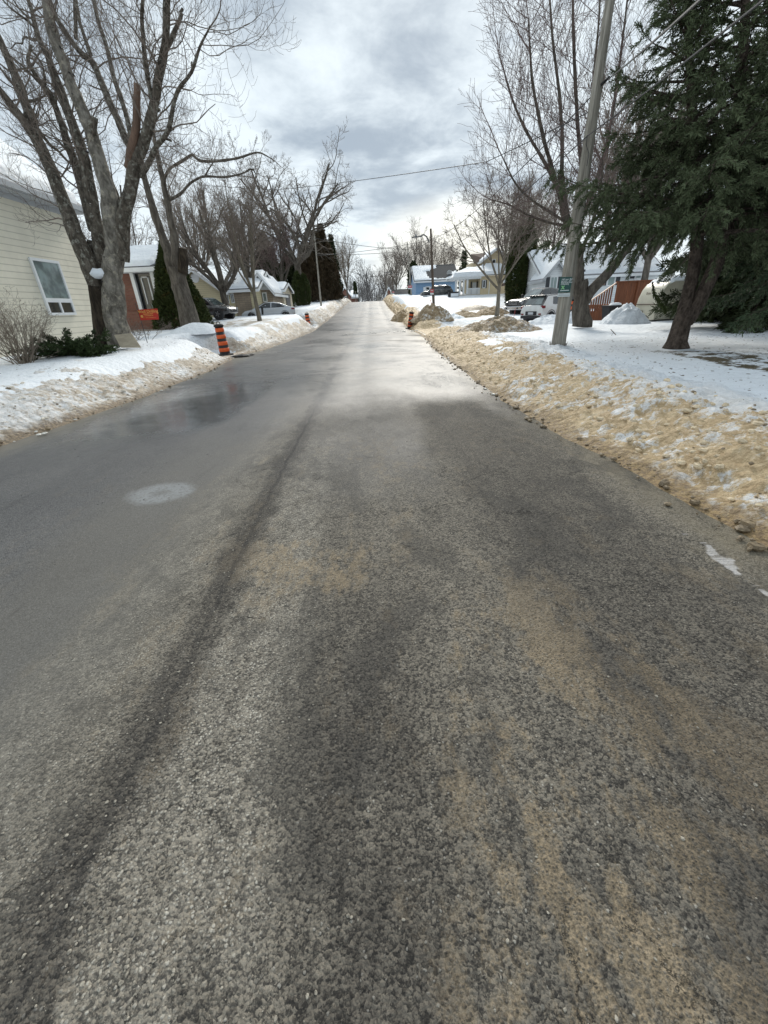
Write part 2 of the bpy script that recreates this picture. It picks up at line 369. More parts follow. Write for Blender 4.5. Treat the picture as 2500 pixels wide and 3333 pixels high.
    # wetness -> gloss
    wetn = n.noise(.42, 4, .6, n.map(O, (1, .55, 1), (1.7, 2.2, 0)))
    wet = mA(mM(n.rng(y, 3.0, 11), .75), mM(mS(wetn, .5), .85))
    lw = mM(mM(n.rng(xs, seam_x, seam_x-.6), .30), n.rng(y, 9, 5))
    sheen = mM(band(xw, -.15, .55, .55), mM(n.rng(mA(y, mM(mS(l2, .5), 1.2)), 2.2, 3.6), n.rng(y, 7.2, 4.2)))
    pud = mM(mM(band(mA(x, mM(mS(l1, .5), 1.2)), -3.9, .7, .9), band(mA(y, mM(mS(l2, .5), 1.5)), 8.6, 1.3, 2.2)), .55)
    wet = mA(mA(mA(wet, lw), mM(sheen, .30)), pud)
    wet = mS(wet, mM(tr, .5)); wet = mS(wet, mM(gut, .2)); wet = mS(wet, mM(sm_, .0))
    wet = n.m_('MULTIPLY', n.rng(wet, .05, .95), 1.0, clamp=True)
    ro = n.rng(wet, 0, 1, .80, .27, False)
    ro = mA(ro, mA(mM(mS(l3, .5), .28), mM(mS(l4, .5), .25)))
    ro = mS(ro, mM(pud, .22))
    ro = mA(ro, mM(drk, .16))
    ro = n.m_('MAXIMUM', ro, .12)
    c = n.mix(mM(wet, .45), c, n.mix(1.0, c, (.60, .66, .74), 'MULTIPLY'))
    # relief
    ht = mA(mM(mS(1.0, sd_), mA(.25, mM(isr, .75))), mM(l3, .7))
    ht = mS(ht, mM(sandm, .5)); ht = mS(ht, mM(crk, 1.5)); ht = mS(ht, mM(sm_, n.rng(y, 4, 2)))
    bs = n.rng(wet, 0, 1, 1.0, .16, False)
    nb = n.t.nodes.new('ShaderNodeBump'); nb.inputs['Distance'].default_value = .006
    n.put(nb.inputs['Height'], ht); n.put(nb.inputs['Strength'], mM(bs, mA(.50, mM(isr, .35))))
    nb2 = n.bump(n.noise(.9, 3, .5), .25, .04, nb.outputs[0])
    return n.out(c, ro, nb2, None, mM(n.rng(wet, 0, 1, .20, .32, False), n.rng(y, 9, 32, 1, .5)))
M['road'] = mat_road()
# ---- bark
def mat_bark(name, a, b, scale=6, lichen=None, st=(1, 1, .25), bmp=.9):
    n = NT(name); v = n.map(n.tc.outputs['Object'], st)
    f = n.noise(scale, 6, .68, v, .4); g = n.vor(scale*2.2, v, 'F1')
    c = n.mix(n.rng(f, .32, .68), a, b)
    c = n.mix(n.rng(g, .55, .15, 0, .35), c, tuple(q*.45 for q in a))
    if lichen:
        l = n.rng(n.noise(scale*.9, 5, .7, n.tc.outputs['Object']), .52, .62)
        c = n.mix(n.m_('MULTIPLY', l, .55), c, lichen)
    nm = n.bump(n.m_('ADD', f, n.m_('MULTIPLY', g, .6)), bmp, .05)
    return n.out(c, .9, nm, None, .2)
M['bark_big'] = mat_bark('furrowed_grey_bark', (.050, .042, .033), (.155, .135, .11), 8, (.36, .36, .31), (1, 1, .5), 1.0)
M['bark_pale'] = mat_bark('bare_pale_wood', (.095, .085, .07), (.27, .25, .215), 6, (.42, .38, .30), (1, 1, .5), .9)
M['bark_dark'] = mat_bark('blackened_bark', (.018, .014, .010), (.075, .058, .042), 6)
M['bark'] = mat_bark('grey_brown_bark', (.065, .055, .045), (.17, .15, .125), 7)
M['bark_young'] = mat_bark('smooth_young_bark', (.13, .115, .09), (.25, .22, .175), 9)
M['twig'] = vary('twig_bark', (.165, .135, .112), .85, 4, .3)
M['twig_red'] = vary('red_brown_twigs', (.150, .105, .095), .85, 4, .3)
M['twig_pale'] = vary('pale_twig_bark', (.19, .155, .12), .85, 4, .3)
M['torn'] = vary('torn_red_wood', (.135, .085, .060), .9, 5, .4, .6, 30, stretch=(1, 1, .2))
M['spruce_bark'] = mat_bark('scaly_spruce_bark', (.045, .034, .027), (.135, .105, .085), 9, None, (1, 1, .6))
def mat_leaf(name, a, b, c2=None):
    n = NT(name); f = n.noise(1.3, 4, .6); g = n.noise(12, 3, .6)
    c = n.mix(n.rng(n.m_('ADD', n.m_('MULTIPLY', f, .5), n.m_('MULTIPLY', g, .5)), .36, .64), a, b)
    if c2: c = n.mix(n.rng(n.noise(2.4, 4, .65), .56, .68), c, c2)
    return n.out(c, .65, None, None, .25)
M['needle'] = mat_leaf('blue_green_spruce_needles', (.048, .062, .028), (.12, .15, .078))
M['needle2'] = mat_leaf('dark_yew_green_needles', (.022, .030, .012), (.058, .076, .028))
M['needle3'] = mat_leaf('fresh_green_needles', (.036, .060, .032), (.10, .14, .072))
M['cedar'] = mat_leaf('cedar_foliage', (.028, .040, .012), (.062, .082, .022), (.085, .070, .020))
M['browncedar'] = mat_leaf('winter_burnt_cedar', (.055, .042, .024), (.105, .072, .040), (.035, .042, .020))
M['juniper'] = mat_leaf('juniper_foliage', (.020, .034, .012), (.052, .078, .028))
M['leafnest'] = vary('dead_leaves', (.11, .055, .04), .9, 9, .4)
# ---- building surfaces
def mat_siding(name, col, step=.2, var=.06):
    n = NT(name); x, y, z = n.xyz()
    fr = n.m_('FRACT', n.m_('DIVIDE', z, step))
    lap_shade = n.rng(fr, .0, .17, 1, 0)  # shadow line at each board lap, painted into the siding colour
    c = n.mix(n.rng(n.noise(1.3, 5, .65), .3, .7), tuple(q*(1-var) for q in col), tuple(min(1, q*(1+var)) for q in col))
    c = n.mix(n.m_('MULTIPLY', lap_shade, .62), c, tuple(q*.35 for q in col))
    dirt = n.rng(n.noise(2.5, 5, .7, n.map(n.tc.outputs['Object'], (1, 1, .3))), .55, .75)
    c = n.mix(n.m_('MULTIPLY', dirt, .12), c, (.25, .22, .17))
    nm = n.bump(n.m_('MULTIPLY', fr, -1.0), 1.0, .022)
    return n.out(c, .55, nm, None, .35)
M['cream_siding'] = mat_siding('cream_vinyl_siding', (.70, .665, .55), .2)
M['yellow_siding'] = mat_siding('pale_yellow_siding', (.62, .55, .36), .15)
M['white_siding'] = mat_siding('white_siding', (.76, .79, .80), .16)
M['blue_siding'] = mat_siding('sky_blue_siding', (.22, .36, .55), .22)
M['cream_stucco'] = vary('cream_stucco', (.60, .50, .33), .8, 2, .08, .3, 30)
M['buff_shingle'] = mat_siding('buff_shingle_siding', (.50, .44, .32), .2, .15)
def mat_brick(name, a, b, mort, sc=1.0):
    n = NT(name); x, y, z = n.xyz()
    cb_ = n.t.nodes.new('ShaderNodeCombineXYZ'); n.put(cb_.inputs[0], n.m_('ADD', x, y)); n.put(cb_.inputs[1], z)
    br = n.t.nodes.new('ShaderNodeTexBrick'); n.t.links.new(cb_.outputs[0], br.inputs['Vector'])
    br.inputs['Scale'].default_value = sc; br.inputs['Brick Width'].default_value = .23; br.inputs['Row Height'].default_value = .076
    br.inputs['Mortar Size'].default_value = .008; br.inputs['Color1'].default_value = (*a, 1); br.inputs['Color2'].default_value = (*b, 1); br.inputs['Mortar'].default_value = (*mort, 1)
    c = n.mix(n.rng(n.noise(2, 4), .3, .7, 0, .35), br.outputs[0], tuple(q*.6 for q in a))
    return n.out(c, .85, n.bump(br.outputs[1], -.5, .01))
M['brick'] = mat_brick('red_brick', (.17, .068, .045), (.24, .10, .068), (.17, .13, .11))
M['stone'] = mat_brick('buff_fieldstone', (.27, .215, .16), (.36, .29, .21), (.21, .175, .14), .45)
M['white'] = vary('white_paint', (.74, .76, .77), .5, 2, .06)
M['grey_trim'] = vary('grey_trim', (.42, .44, .46), .5, 2, .08)
M['dark'] = vary('dark_trim', (.03, .032, .036), .5, 2, .2)
M['shutter'] = vary('black_shutter', (.035, .038, .045), .5, 3, .2)
M['shingle'] = vary('asphalt_shingles', (.045, .046, .048), .9, 6, .3, .5, 30)
M['shingle_brown'] = vary('brown_shingles', (.085, .055, .040), .9, 6, .3, .5, 30)
M['awning'] = vary('faded_red_awning', (.26, .13, .10), .75, 3, .2)
M['roofgrey'] = vary('weathered_roof_edge', (.22, .22, .23), .8, 4, .2, .4, 20)
def mat_glass(name, col=(.05, .06, .065), rough=.06):
    n = NT(name); c = n.mix(n.rng(n.noise(1.6, 3), .35, .65), tuple(q*.6 for q in col), tuple(q*1.5 for q in col))
    n.b.inputs['Coat Weight'].default_value = .6; n.b.inputs['Coat Roughness'].default_value = .03
    return n.out(c, rough, n.bump(n.noise(1.1, 2), .03, .05), None, .8)
M['glass'] = mat_glass('window_glass', (.10, .13, .13))
M['glass_dark'] = mat_glass('dark_window_glass', (.015, .018, .02))
M['curtain'] = vary('pale_curtain', (.30, .37, .36), .85, 3, .15, .3, 10, stretch=(1, 1, .1))
M['brick_chimney'] = mat_brick('chimney_brick', (.30, .10, .06), (.36, .13, .08), (.25, .18, .15))
# ---- small things
M['pole_wood'] = mat_bark('weathered_pole_wood', (.20, .185, .155), (.44, .41, .355), 5, None, (3, 3, .12), .5)
M['pole_dark'] = mat_bark('brown_pole_wood', (.085, .066, .052), (.17, .135, .11), 5, None, (3, 3, .12), .5)
M['deck'] = vary('stained_cedar_boards', (.19, .062, .024), .6, 3, .35, .4, 18, stretch=(6, 6, .4))
M['deck_pale'] = vary('pale_handrail', (.56, .36, .26), .6, 4, .12)
M['orange'] = vary('orange_reflective_band', (.72, .115, .022), .45, 6, .18)
M['rubber'] = vary('black_rubber', (.018, .018, .019), .7, 8, .3)
M['black'] = vary('black_band', (.014, .012, .013), .5, 6, .2)
M['metal'] = vary('dull_grey_metal', (.30, .31, .32), .45, 6, .2, metal=.6)
M['grey_dark'] = vary('galvanised_dark_steel', (.12, .125, .13), .5, 6, .2)
M['wire'] = vary('black_cable', (.03, .03, .032), .6, 5, .2)
M['ply'] = vary('weathered_plywood', (.36, .31, .23), .8, 3, .22, .3, 20, stretch=(1, 4, 1))
M['sign_red'] = vary('red_sign_face', (.50, .035, .022), .5, 5, .12)
M['sign_yellow'] = vary('yellow_sign_ink', (.75, .42, .12), .5, 5, .1)
M['sign_green'] = vary('dark_green_sign_face', (.020, .085, .075), .45, 3, .15)
M['sign_white'] = vary('white_sign_ink', (.66, .72, .72), .5, 3, .05)
M['sign_lime'] = vary('lime_sign_ink', (.28, .60, .28), .5, 3, .05)
M['pink'] = vary('faded_red_sign_face', (.52, .11, .12), .55, 5, .15)
M['trailer'] = vary('cream_fibreglass', (.60, .565, .45), .4, 1.4, .10)
M['trailer_line'] = vary('brown_trim_strip', (.12, .085, .065), .5, 3, .1)
M['mud'] = vary('mud_and_ice', (.20, .15, .09), .55, 9, .45, .8, 30)
M['chunkR'] = vary('sandy_snow_chunk', (.62, .51, .35), .7, 7, .35, .6, 30); M['chunkL'] = vary('pale_snow_chunk', (.66, .61, .52), .7, 7, .25, .6, 30)
M['litter'] = vary('leaf_and_twig_litter', (.13, .10, .07), .85, 9, .4)
M['ice'] = vary('dirty_ice', (.62, .60, .55), .3, 6, .2, .6, 20)
M['gravel'] = vary('pale_gravel', (.27, .245, .20), .7, 90, .75)
M['far_wood'] = vary('bare_winter_wood', (.10, .092, .088), .95, .2, .3)
M['beige'] = vary('beige_render', (.50, .46, .38), .8, 2, .1)
def paint(name, col, rough=.25, metal=0):
    n = NT(name); c = n.mix(n.rng(n.noise(2.5, 4), .35, .7, 0, .35), col, (.33, .31, .28) if sum(col) < .6 else (.55, .53, .49))
    n.b.inputs['Coat Weight'].default_value = .5; n.b.inputs['Coat Roughness'].default_value = .08
    return n.out(c, rough, None, metal, .5)
M['car_white'] = paint('white_car_paint', (.72, .73, .72)); M['car_black'] = paint('black_car_paint', (.012, .013, .016))
M['car_grey'] = paint('charcoal_car_paint', (.022, .028, .030)); M['car_silver'] = paint('silver_car_paint', (.42, .45, .48), .3, .3)
M['chrome'] = vary('chrome', (.62, .62, .63), .2, 8, .1, metal=.9)
M['tail'] = vary('red_tail_lamp', (.16, .012, .018), .2, 8, .2); M['lamp'] = vary('clear_lamp_lens', (.24, .25, .26), .15, 8, .2)
M['plastic'] = vary('black_car_plastic', (.022, .022, .024), .6, 8, .2); M['plate'] = vary('licence_plate', (.50, .52, .55), .5, 8, .1)
# ------------------------------------------------------------------ mesh builder
def tag(o, label=None, cat=None, group=None, kind=None):
    if label: o['label'] = label
    if cat: o['category'] = cat
    if group: o['group'] = group
    if kind: o['kind'] = kind
    return o
def empty(name, loc, label, cat, group=None, rz=0):
    o = bpy.data.objects.new(name, None); COL.objects.link(o); o.location = loc; o.rotation_euler = (0, 0, rz)
    o.empty_display_size = .3
    return tag(o, label, cat, group)
def origin(o):
    while o.parent: o = o.parent
    return o.location
class MB:
    def __init__(s): s.v = []; s.f = []; s.mi = []; s.uv = None
    def quad(s, a, b, c, d, m=0):
        k = len(s.v); s.v += [tuple(a), tuple(b), tuple(c), tuple(d)]; s.f.append((k, k+1, k+2, k+3)); s.mi.append(m)
    def poly(s, pts, m=0):
        k = len(s.v); s.v += [tuple(p) for p in pts]; s.f.append(tuple(range(k, k+len(pts)))); s.mi.append(m)
    def slab(s, pts, off, m=0):                      # polygon extruded by vector off
        k = len(s.v); n = len(pts); off = Vector(off)
        s.v += [tuple(p) for p in pts]+[tuple(Vector(p)+off) for p in pts]
        s.f.append(tuple(range(k, k+n))); s.f.append(tuple(range(k+2*n-1, k+n-1, -1)))
        for i in range(n): j = (i+1) % n; s.f.append((k+i, k+n+i, k+n+j, k+j))
        s.mi += [m]*(n+2)
    def box(s, lo, hi, m=0, rz=0, c=None):
        x0, y0, z0 = lo; x1, y1, z1 = hi
        P = [(x0, y0, z0), (x1, y0, z0), (x1, y1, z0), (x0, y1, z0)]
        if rz:
            c = c or ((x0+x1)/2, (y0+y1)/2); ca, sa = math.cos(rz), math.sin(rz)
            P = [(c[0]+(x-c[0])*ca-(y-c[1])*sa, c[1]+(x-c[0])*sa+(y-c[1])*ca, z) for x, y, z in P]
        s.slab(P, (0, 0, z1-z0), m)
    def tube(s, pts, rad, n=6, m=0, cap=True):
        pts = [Vector(p) for p in pts]; k0 = len(s.v)
        t = (pts[1]-pts[0]).normalized()
        up = Vector((0, 0, 1)) if abs(t.z) < .9 else Vector((1, 0, 0))
        a = t.cross(up).normalized()
        for i, p in enumerate(pts):
            if i == 0: t = pts[1]-pts[0]
            elif i == len(pts)-1: t = pts[-1]-pts[-2]
            else: t = pts[i+1]-pts[i-1]
            t = t.normalized()
            a = (a-t*a.dot(t))
            a = a.normalized() if a.length > 1e-6 else t.orthogonal().normalized()
            b = t.cross(a); r = rad[i] if not isinstance(rad, (int, float)) else rad
            for j in range(n):
                q = 2*math.pi*j/n
                w = a*math.cos(q)*r+b*math.sin(q)*r
                s.v.append((p.x+w.x, p.y+w.y, p.z+w.z))
        for i in range(len(pts)-1):
            for j in range(n):
                j2 = (j+1) % n; k = k0+i*n
                s.f.append((k+j, k+j2, k+n+j2, k+n+j)); s.mi.append(m)
        if cap:
            s.f.append(tuple(range(k0+n-1, k0-1, -1))); s.mi.append(m)
            e = k0+(len(pts)-1)*n; s.f.append(tuple(range(e, e+n))); s.mi.append(m)
    def lathe(s, prof, c=(0, 0, 0), n=20, m=0, axis=2):
        k0 = len(s.v)
        for r, h in prof:
            for j in range(n):
                q = 2*math.pi*j/n; a, b = r*math.cos(q), r*math.sin(q)
                p = (a, b, h) if axis == 2 else ((a, h, b) if axis == 1 else (h, a, b))
                s.v.append((p[0]+c[0], p[1]+c[1], p[2]+c[2]))
        for i in range(len(prof)-1):
            for j in range(n):
                j2 = (j+1) % n; k = k0+i*n
                s.f.append((k+j, k+j2, k+n+j2, k+n+j)); s.mi.append(m)
        s.f.append(tuple(range(k0, k0+n))); s.mi.append(m)
        e = k0+(len(prof)-1)*n; s.f.append(tuple(range(e, e+n))); s.mi.append(m)
    def build(s, name, mats, parent=None, smooth=False, world=True, loc=None):
        me = bpy.data.meshes.new(name)
        o = bpy.data.objects.new(name, me); COL.objects.link(o)
        off = Vector((0, 0, 0))
        if parent is not None:
            o.parent = parent
            if world: off = origin(parent).copy()
        elif loc is not None: off = Vector(loc); o.location = off
        V = np.array(s.v, dtype=np.float64).reshape(-1, 3)-np.array(off)
        me.from_pydata(V.tolist(), [], s.f)
        if not isinstance(mats, (list, tuple)): mats = [mats]
        for q in mats: me.materials.append(M[q] if isinstance(q, str) else q)
        if len(mats) > 1: me.polygons.foreach_set('material_index', s.mi)
        if smooth: me.polygons.foreach_set('use_smooth', [True]*len(me.polygons))
        if s.uv is not None:
            L = me.uv_layers.new(name='UVMap'); li = np.zeros(len(me.loops), dtype=np.int32); me.loops.foreach_get('vertex_index', li)
            L.data.foreach_set('uv', np.array(s.uv, dtype=np.float32)[li].ravel())
        me.update(); return o
def recalc(o):
    bm = bmesh.new(); bm.from_mesh(o.data); bmesh.ops.recalc_face_normals(bm, faces=bm.faces); bm.to_mesh(o.data); bm.free()
def bevel(o, w=.02, seg=2):
    b = o.modifiers.new('bevel', 'BEVEL'); b.width = w; b.segments = seg; b.limit_method = 'ANGLE'; return o
def text_obj(txt, size, name, mat, parent, mw, extr=.001, align='CENTER', bold=0.0):
    cu = bpy.data.curves.new('lettering', 'FONT'); cu.body = txt; cu.size = size; cu.extrude = extr; cu.align_x = align; cu.offset = bold
    cu.space_line = .95
    tmp = bpy.data.objects.new('lettering', cu); COL.objects.link(tmp)
    dg = bpy.context.evaluated_depsgraph_get(); me = bpy.data.meshes.new_from_object(tmp.evaluated_get(dg))
    bpy.data.objects.remove(tmp); me.transform(mw); me.transform(Matrix.Translation(-origin(parent)))
    me.materials.clear(); me.materials.append(M[mat])
    o = bpy.data.objects.new(name, me); COL.objects.link(o); o.parent = parent
    return o
def copy_tree(o, parent=None):
    c = o.copy(); COL.objects.link(c)
    if parent: c.parent = parent
    for ch in list(o.children): copy_tree(ch, c)
    return c
# ================================================================== GROUND, ROAD, BANKS
def grid(xs, ys, zf, name, mat, kind='structure'):
    V = []; nx = len(xs)
    for y in ys:
        for x in xs: V.append((x, y, zf(x, y)))
    F = [(j*nx+i, j*nx+i+1, (j+1)*nx+i+1, (j+1)*nx+i) for j in range(len(ys)-1) for i in range(nx-1)]
    me = bpy.data.meshes.new(name); me.from_pydata(V, [], F); me.materials.append(M[mat])
    me.polygons.foreach_set('use_smooth', [True]*len(me.polygons)); me.update()
    o = bpy.data.objects.new(name, me); COL.objects.link(o); o['kind'] = kind; return o
def spread(a, b, near, step0, g):
    out = [near]; s = step0; x = near
    while x < b: x += s; s *= g; out.append(x)
    lo = []; s = step0; x = near
    while x > a: x -= s; s *= g; lo.append(x)
    return lo[::-1]+out
xs = sorted(set([round(v, 3) for v in list(np.arange(-20, -4.0, .2))+list(np.arange(1.9, 14, .14))+[-3, 0]+[-20-1.5*1.13**i for i in range(1, 40)]+[14+.5*1.12**i for i in range(1, 48)]]))
xs = [x for x in xs if -260 < x < 260]
ys = [-8+i for i in range(8)]; y = 0.5
while y < 420: ys.append(y); y += .10+.013*y
ground = grid(xs, ys, lambda x, y: T(x, y), 'snowy_ground', 'snow')
def roadz(x, y):
    c = (x+1.4)/4.0
    z = ZR(y)+.045*(1-c*c)*.9
    z -= .018*math.exp(-((x-1.4)/.35)**2)+.015*math.exp(-((x+.4)/.35)**2)
    z += .012*noise.noise((x*.5, y*.18, 4.4))+.004*noise.noise((x*1.7, y*.9, 2.0))
    d = x+1.14
    return z
rxs = list(np.arange(-7.5, -2.2, .3))+list(np.arange(-2.2, 4.6, .06))
rys = []; y = -3.0
while y < 380: rys.append(y); y += (.07 if y < 3 else .07+.014*(y-3))
road = grid(rxs, rys, roadz, 'road', 'road')

def gapR(y):
    g = 1-sm((y-25.0)/1.6)*sm((32.2-y)/1.0)
    g *= 1-.85*math.exp(-((y-51)/2.4)**2)
    return g
def gapL(y):
    g = 1-sm((1.8-abs(y-19.9))/.7)
    g *= 1-sm((1.6-abs(y-40.4))/.7)
    return g*(1-.8*math.exp(-((y-57)/3)**2))
BANKV = {1: [], -1: []}
def fract(p, o=4): return noise.fractal(p, .9, 2.1, o)
def bank(side):
    V = []; UV = []
    ys = []; y = -2.5
    while y < 118: ys.append(y); y += .05 if y < (1.0 if side > 0 else 2.5) else max(.022, .0075*y)
    N = 96 if side > 0 else 84; Wd = 4.0
    for y in ys:
        if side > 0:
            e = XR(y); c = ip(y, [2, 3, 5, 10, 14, 18, 28, 45, 110], [.80, .95, 1.25, 1.75, 1.9, 1.6, 1.0, 1.2, 1.3])
            zc = ip(y, [0, 3, 6, 10, 18, 26, 34, 60, 80, 95, 118], [.36, .40, .46, .50, .50, .52, .70, 1.0, .95, 1.0, .9])
            Y = YR(y); g = gapR(y)
        else:
            e = XL(y); c = ip(y, [3, 8, 13, 17, 25, 40, 110], [1.3, 1.5, 1.9, 2.0, 1.5, 1.3, 1.2])
            zc = ip(y, [0, 8, 15, 24, 36, 60, 80, 95, 118], [.56, .60, .72, .80, 1.0, 1.05, 1.05, 1.05, .9])
            Y = YL(y); g = gapL(y)
        zr = ZR(y)
        e += .10*noise.noise((y*.55, side*3, 0))+.05*noise.noise((y*2.3, side*5, 0))
        zc *= 1+.16*noise.noise((y*.30, side*9, 1)); c *= 1+.10*noise.noise((y*.4, side*2, 7))
        for i in range(N):
            t = i/(N-1); s = -.22+Wd*t**1.25
            x = e+side*s
            base = T(x, y, True)
            if s < 0: h = zr-.05+.045*sm(1+s/.22)+.02
            else:
                top = zr+(zc)*1.0
                if s < c: h = zr+.02+(top-zr-.02)*(1-(1-s/c)**1.55)
                else: h = lerp(top, base-.07, sm((s-c)/(Wd-c-.45)))
                k = min(1, s/.25)*(1-sm((s-c-.9)/1.0))
                lump = .085*fract((x*1.3, y*1.0, 3.3*side))+.050*(noise.ridged_multi_fractal((x*3.1, y*2.4, side*7.), .9, 2.1, 3, 1, 2)-1.0)
                vd = noise.voronoi((x*4.2, y*3.1, h*4), distance_metric='DISTANCE')[0]
                lump += .055*(.5-vd[0])+.022*fract((x*9, y*7, h*9), 3)
                if side > 0: lump *= 1.15
                h += k*lump*(1 if y < 40 else 1.8)
                hb = base-.05 if s > .12 else zr+.0
                h = lerp(min(h, hb+.03+.03*k), h, g)
            V.append((x, y, h)); UV.append((s, y))
            if .15 < s < 2.0 and g > .6: BANKV[side].append((x, y, h))
    F = []
    for j in range(len(ys)-1):
        for i in range(N-1):
            q = (j*N+i, j*N+i+1, (j+1)*N+i+1, (j+1)*N+i)
            F.append(q if side > 0 else q[::-1])
    me = bpy.data.meshes.new('snow_bank'); me.from_pydata(V, [], F); me.materials.append(M['bankR' if side > 0 else 'bankL'])
    me.polygons.foreach_set('use_smooth', [True]*len(me.polygons))
    L = me.uv_layers.new(name='UVMap'); li = np.zeros(len(me.loops), dtype=np.int32); me.loops.foreach_get('vertex_index', li)
    L.data.foreach_set('uv', np.array(UV, dtype=np.float32)[li].ravel()); me.update()
    o = bpy.data.objects.new('snow_bank', me); COL.objects.link(o); o['kind'] = 'structure'
    o['label'] = 'tan sandy ploughed snow bank along the right kerb' if side > 0 else 'grubby white ploughed snow bank along the left kerb'
    return o
bank(1); bank(-1)

# loose chunks, pebbles: nobody could count them
def chunks(name, mat, spots, rng, flat=.6):
    mb = MB()
    for (x, y, z, s) in spots:
        k = len(mb.v); a = rng.random()*6.28; n1, n2 = 7, 4
        sx, sy = s*(.7+.6*rng.random()), s*(.7+.6*rng.random())
        ph = rng.random()*50
        for i in range(n2+1):
            th = math.pi*i/n2
            for j in range(n1):
                q = 2*math.pi*j/n1
                r = 1+.35*noise.noise((math.cos(q)*1.7+ph, math.sin(q)*1.7, math.cos(th)*1.7))
                px, py, pz = math.sin(th)*math.cos(q)*sx*r, math.sin(th)*math.sin(q)*sy*r, math.cos(th)*s*flat*r
                mb.v.append((x+px*math.cos(a)-py*math.sin(a), y+px*math.sin(a)+py*math.cos(a), z+pz))
        for i in range(n2):
            for j in range(n1):
                j2 = (j+1) % n1; mb.f.append((k+i*n1+j, k+(i+1)*n1+j, k+(i+1)*n1+j2, k+i*n1+j2)); mb.mi.append(0)
    return mb.build(name, mat, None, smooth=False)
rg = random.Random(5)
sp = []
for i in range(420):
    y = 2.2+22*rg.random()**1.8; x = XR(y)+rg.gauss(.02, .11)-.03; s = (.010+.038*rg.random()**3.0)
    sp.append((x, y, ZR(y)+.02+s*.2, s))
for i in range(140):
    y = 5+26*rg.random()**1.4; x = XL(y)+rg.gauss(-.02, .12)+.05; s = (.012+.040*rg.random()**3)
    sp.append((x, y, ZR(y)+.02+s*.2, s))
sp += [(2.02+.62, 2.55, .03, .055), (2.55, 3.35, .02, .06)]
for (sd__, mt, cnt, smin, smax, nm_, lab) in ((1, 'chunkR', 1500, .010, .045, 'snow_chunks', 'sandy frozen snow chunks crusting the right snow bank'), (-1, 'chunkL', 900, .012, .05, 'snow_chunks', 'pale frozen snow chunks crusting the left snow bank'), (1, 'mud', 260, .008, .028, 'grit_clods', 'dark grit clods stuck in the right snow bank'), (-1, 'mud', 300, .010, .04, 'grit_clods', 'dark earth clods stuck in the left snow bank')):
    q_ = []
    BV = [v for v in BANKV[sd__] if v[1] < 32]
    for i in range(cnt):
        v = BV[int(len(BV)*rg.random()**1.25)]; s = smin+(smax-smin)*rg.random()**2.4; q_.append((v[0]+rg.gauss(0, .02), v[1]+rg.gauss(0, .02), v[2]+s*.1, s))
    tag(chunks(nm_, mt, q_, rg, .65), lab, 'chunks', kind='stuff')
tag(chunks('mud_clods', 'mud', sp, rg), 'brown mud and ice clods strewn along the foot of the snow banks', 'mud clods', kind='stuff')
sp = []
for i in range(90):
    y = 7+20*rg.random(); x = XR(y)+rg.gauss(.02, .12); s = .010+.030*rg.random()**3
    sp.append((x, y, ZR(y)+.02+s*.2, s))
for i in range(70):
    x = 3.1-5.2*rg.random()**1.6; y = 31.0+rg.gauss(0, .35)-.4*(3-x)*.2; s = .02+.05*rg.random()**2*(.4+.6*(x+2)/5)
    sp.append((x, y, ZR(y)+.05+s*.1, s))
for i in range(60):
    y = 5+30*rg.random(); x = XL(y)+rg.gauss(0, .16)+.08; s = .012+.035*rg.random()**2
    sp.append((x, y, ZR(y)+.02+s*.2, s))
tag(chunks('ice_lumps', 'ice', sp, rg, .45), 'broken lumps of white ice scattered on the wet road', 'ice lumps', kind='stuff')
sp = []
for i in range(4200):
    u = rg.random()
    y = .05+5.0*rg.random()**1.5
    x = -.99+(rg.gauss(.26, .17) if u < .5 else rg.gauss(-.30, .2)) if u < .72 else rg.uniform(-1.2, 1.9)
    s = .0016+.0044*rg.random()**2.6
    sp.append((x, y, roadz(x, y)+s*.35, s))
tag(chunks('loose_gravel', 'gravel', sp, rg, .5), 'fine pale gravel scattered along the seam of the old asphalt', 'gravel', kind='stuff')
sp = []
for i in range(330):
    y = .5+9*rg.random()**1.6; x = rg.uniform(-4.8, 2.2); s = .0022+.004*rg.random()**3
    sp.append((x, y, roadz(x, y)+s*.35, s))
tag(chunks('dark_grit', 'rubber', sp, rg, .6), 'tiny dark bits of grit scattered over the asphalt', 'grit', kind='stuff')
sp = []
for i in range(1400):
    x = 3.9+9*rg.random()**1.3; y = 4.5+9.5*rg.random(); s = .008+.020*rg.random()**2
    sp.append((x, y, T(x, y)+s*.05, s))
for i in range(260):
    x = -6.8-5*rg.random(); y = 9+12*rg.random(); s = .008+.020*rg.random()**2
    sp.append((x, y, T(x, y)+s*.05, s))
tag(chunks('leaf_litter', 'litter', sp, rg, .25), 'small dry leaves and twig bits littering the snow lawns', 'leaf litter', kind='stuff')
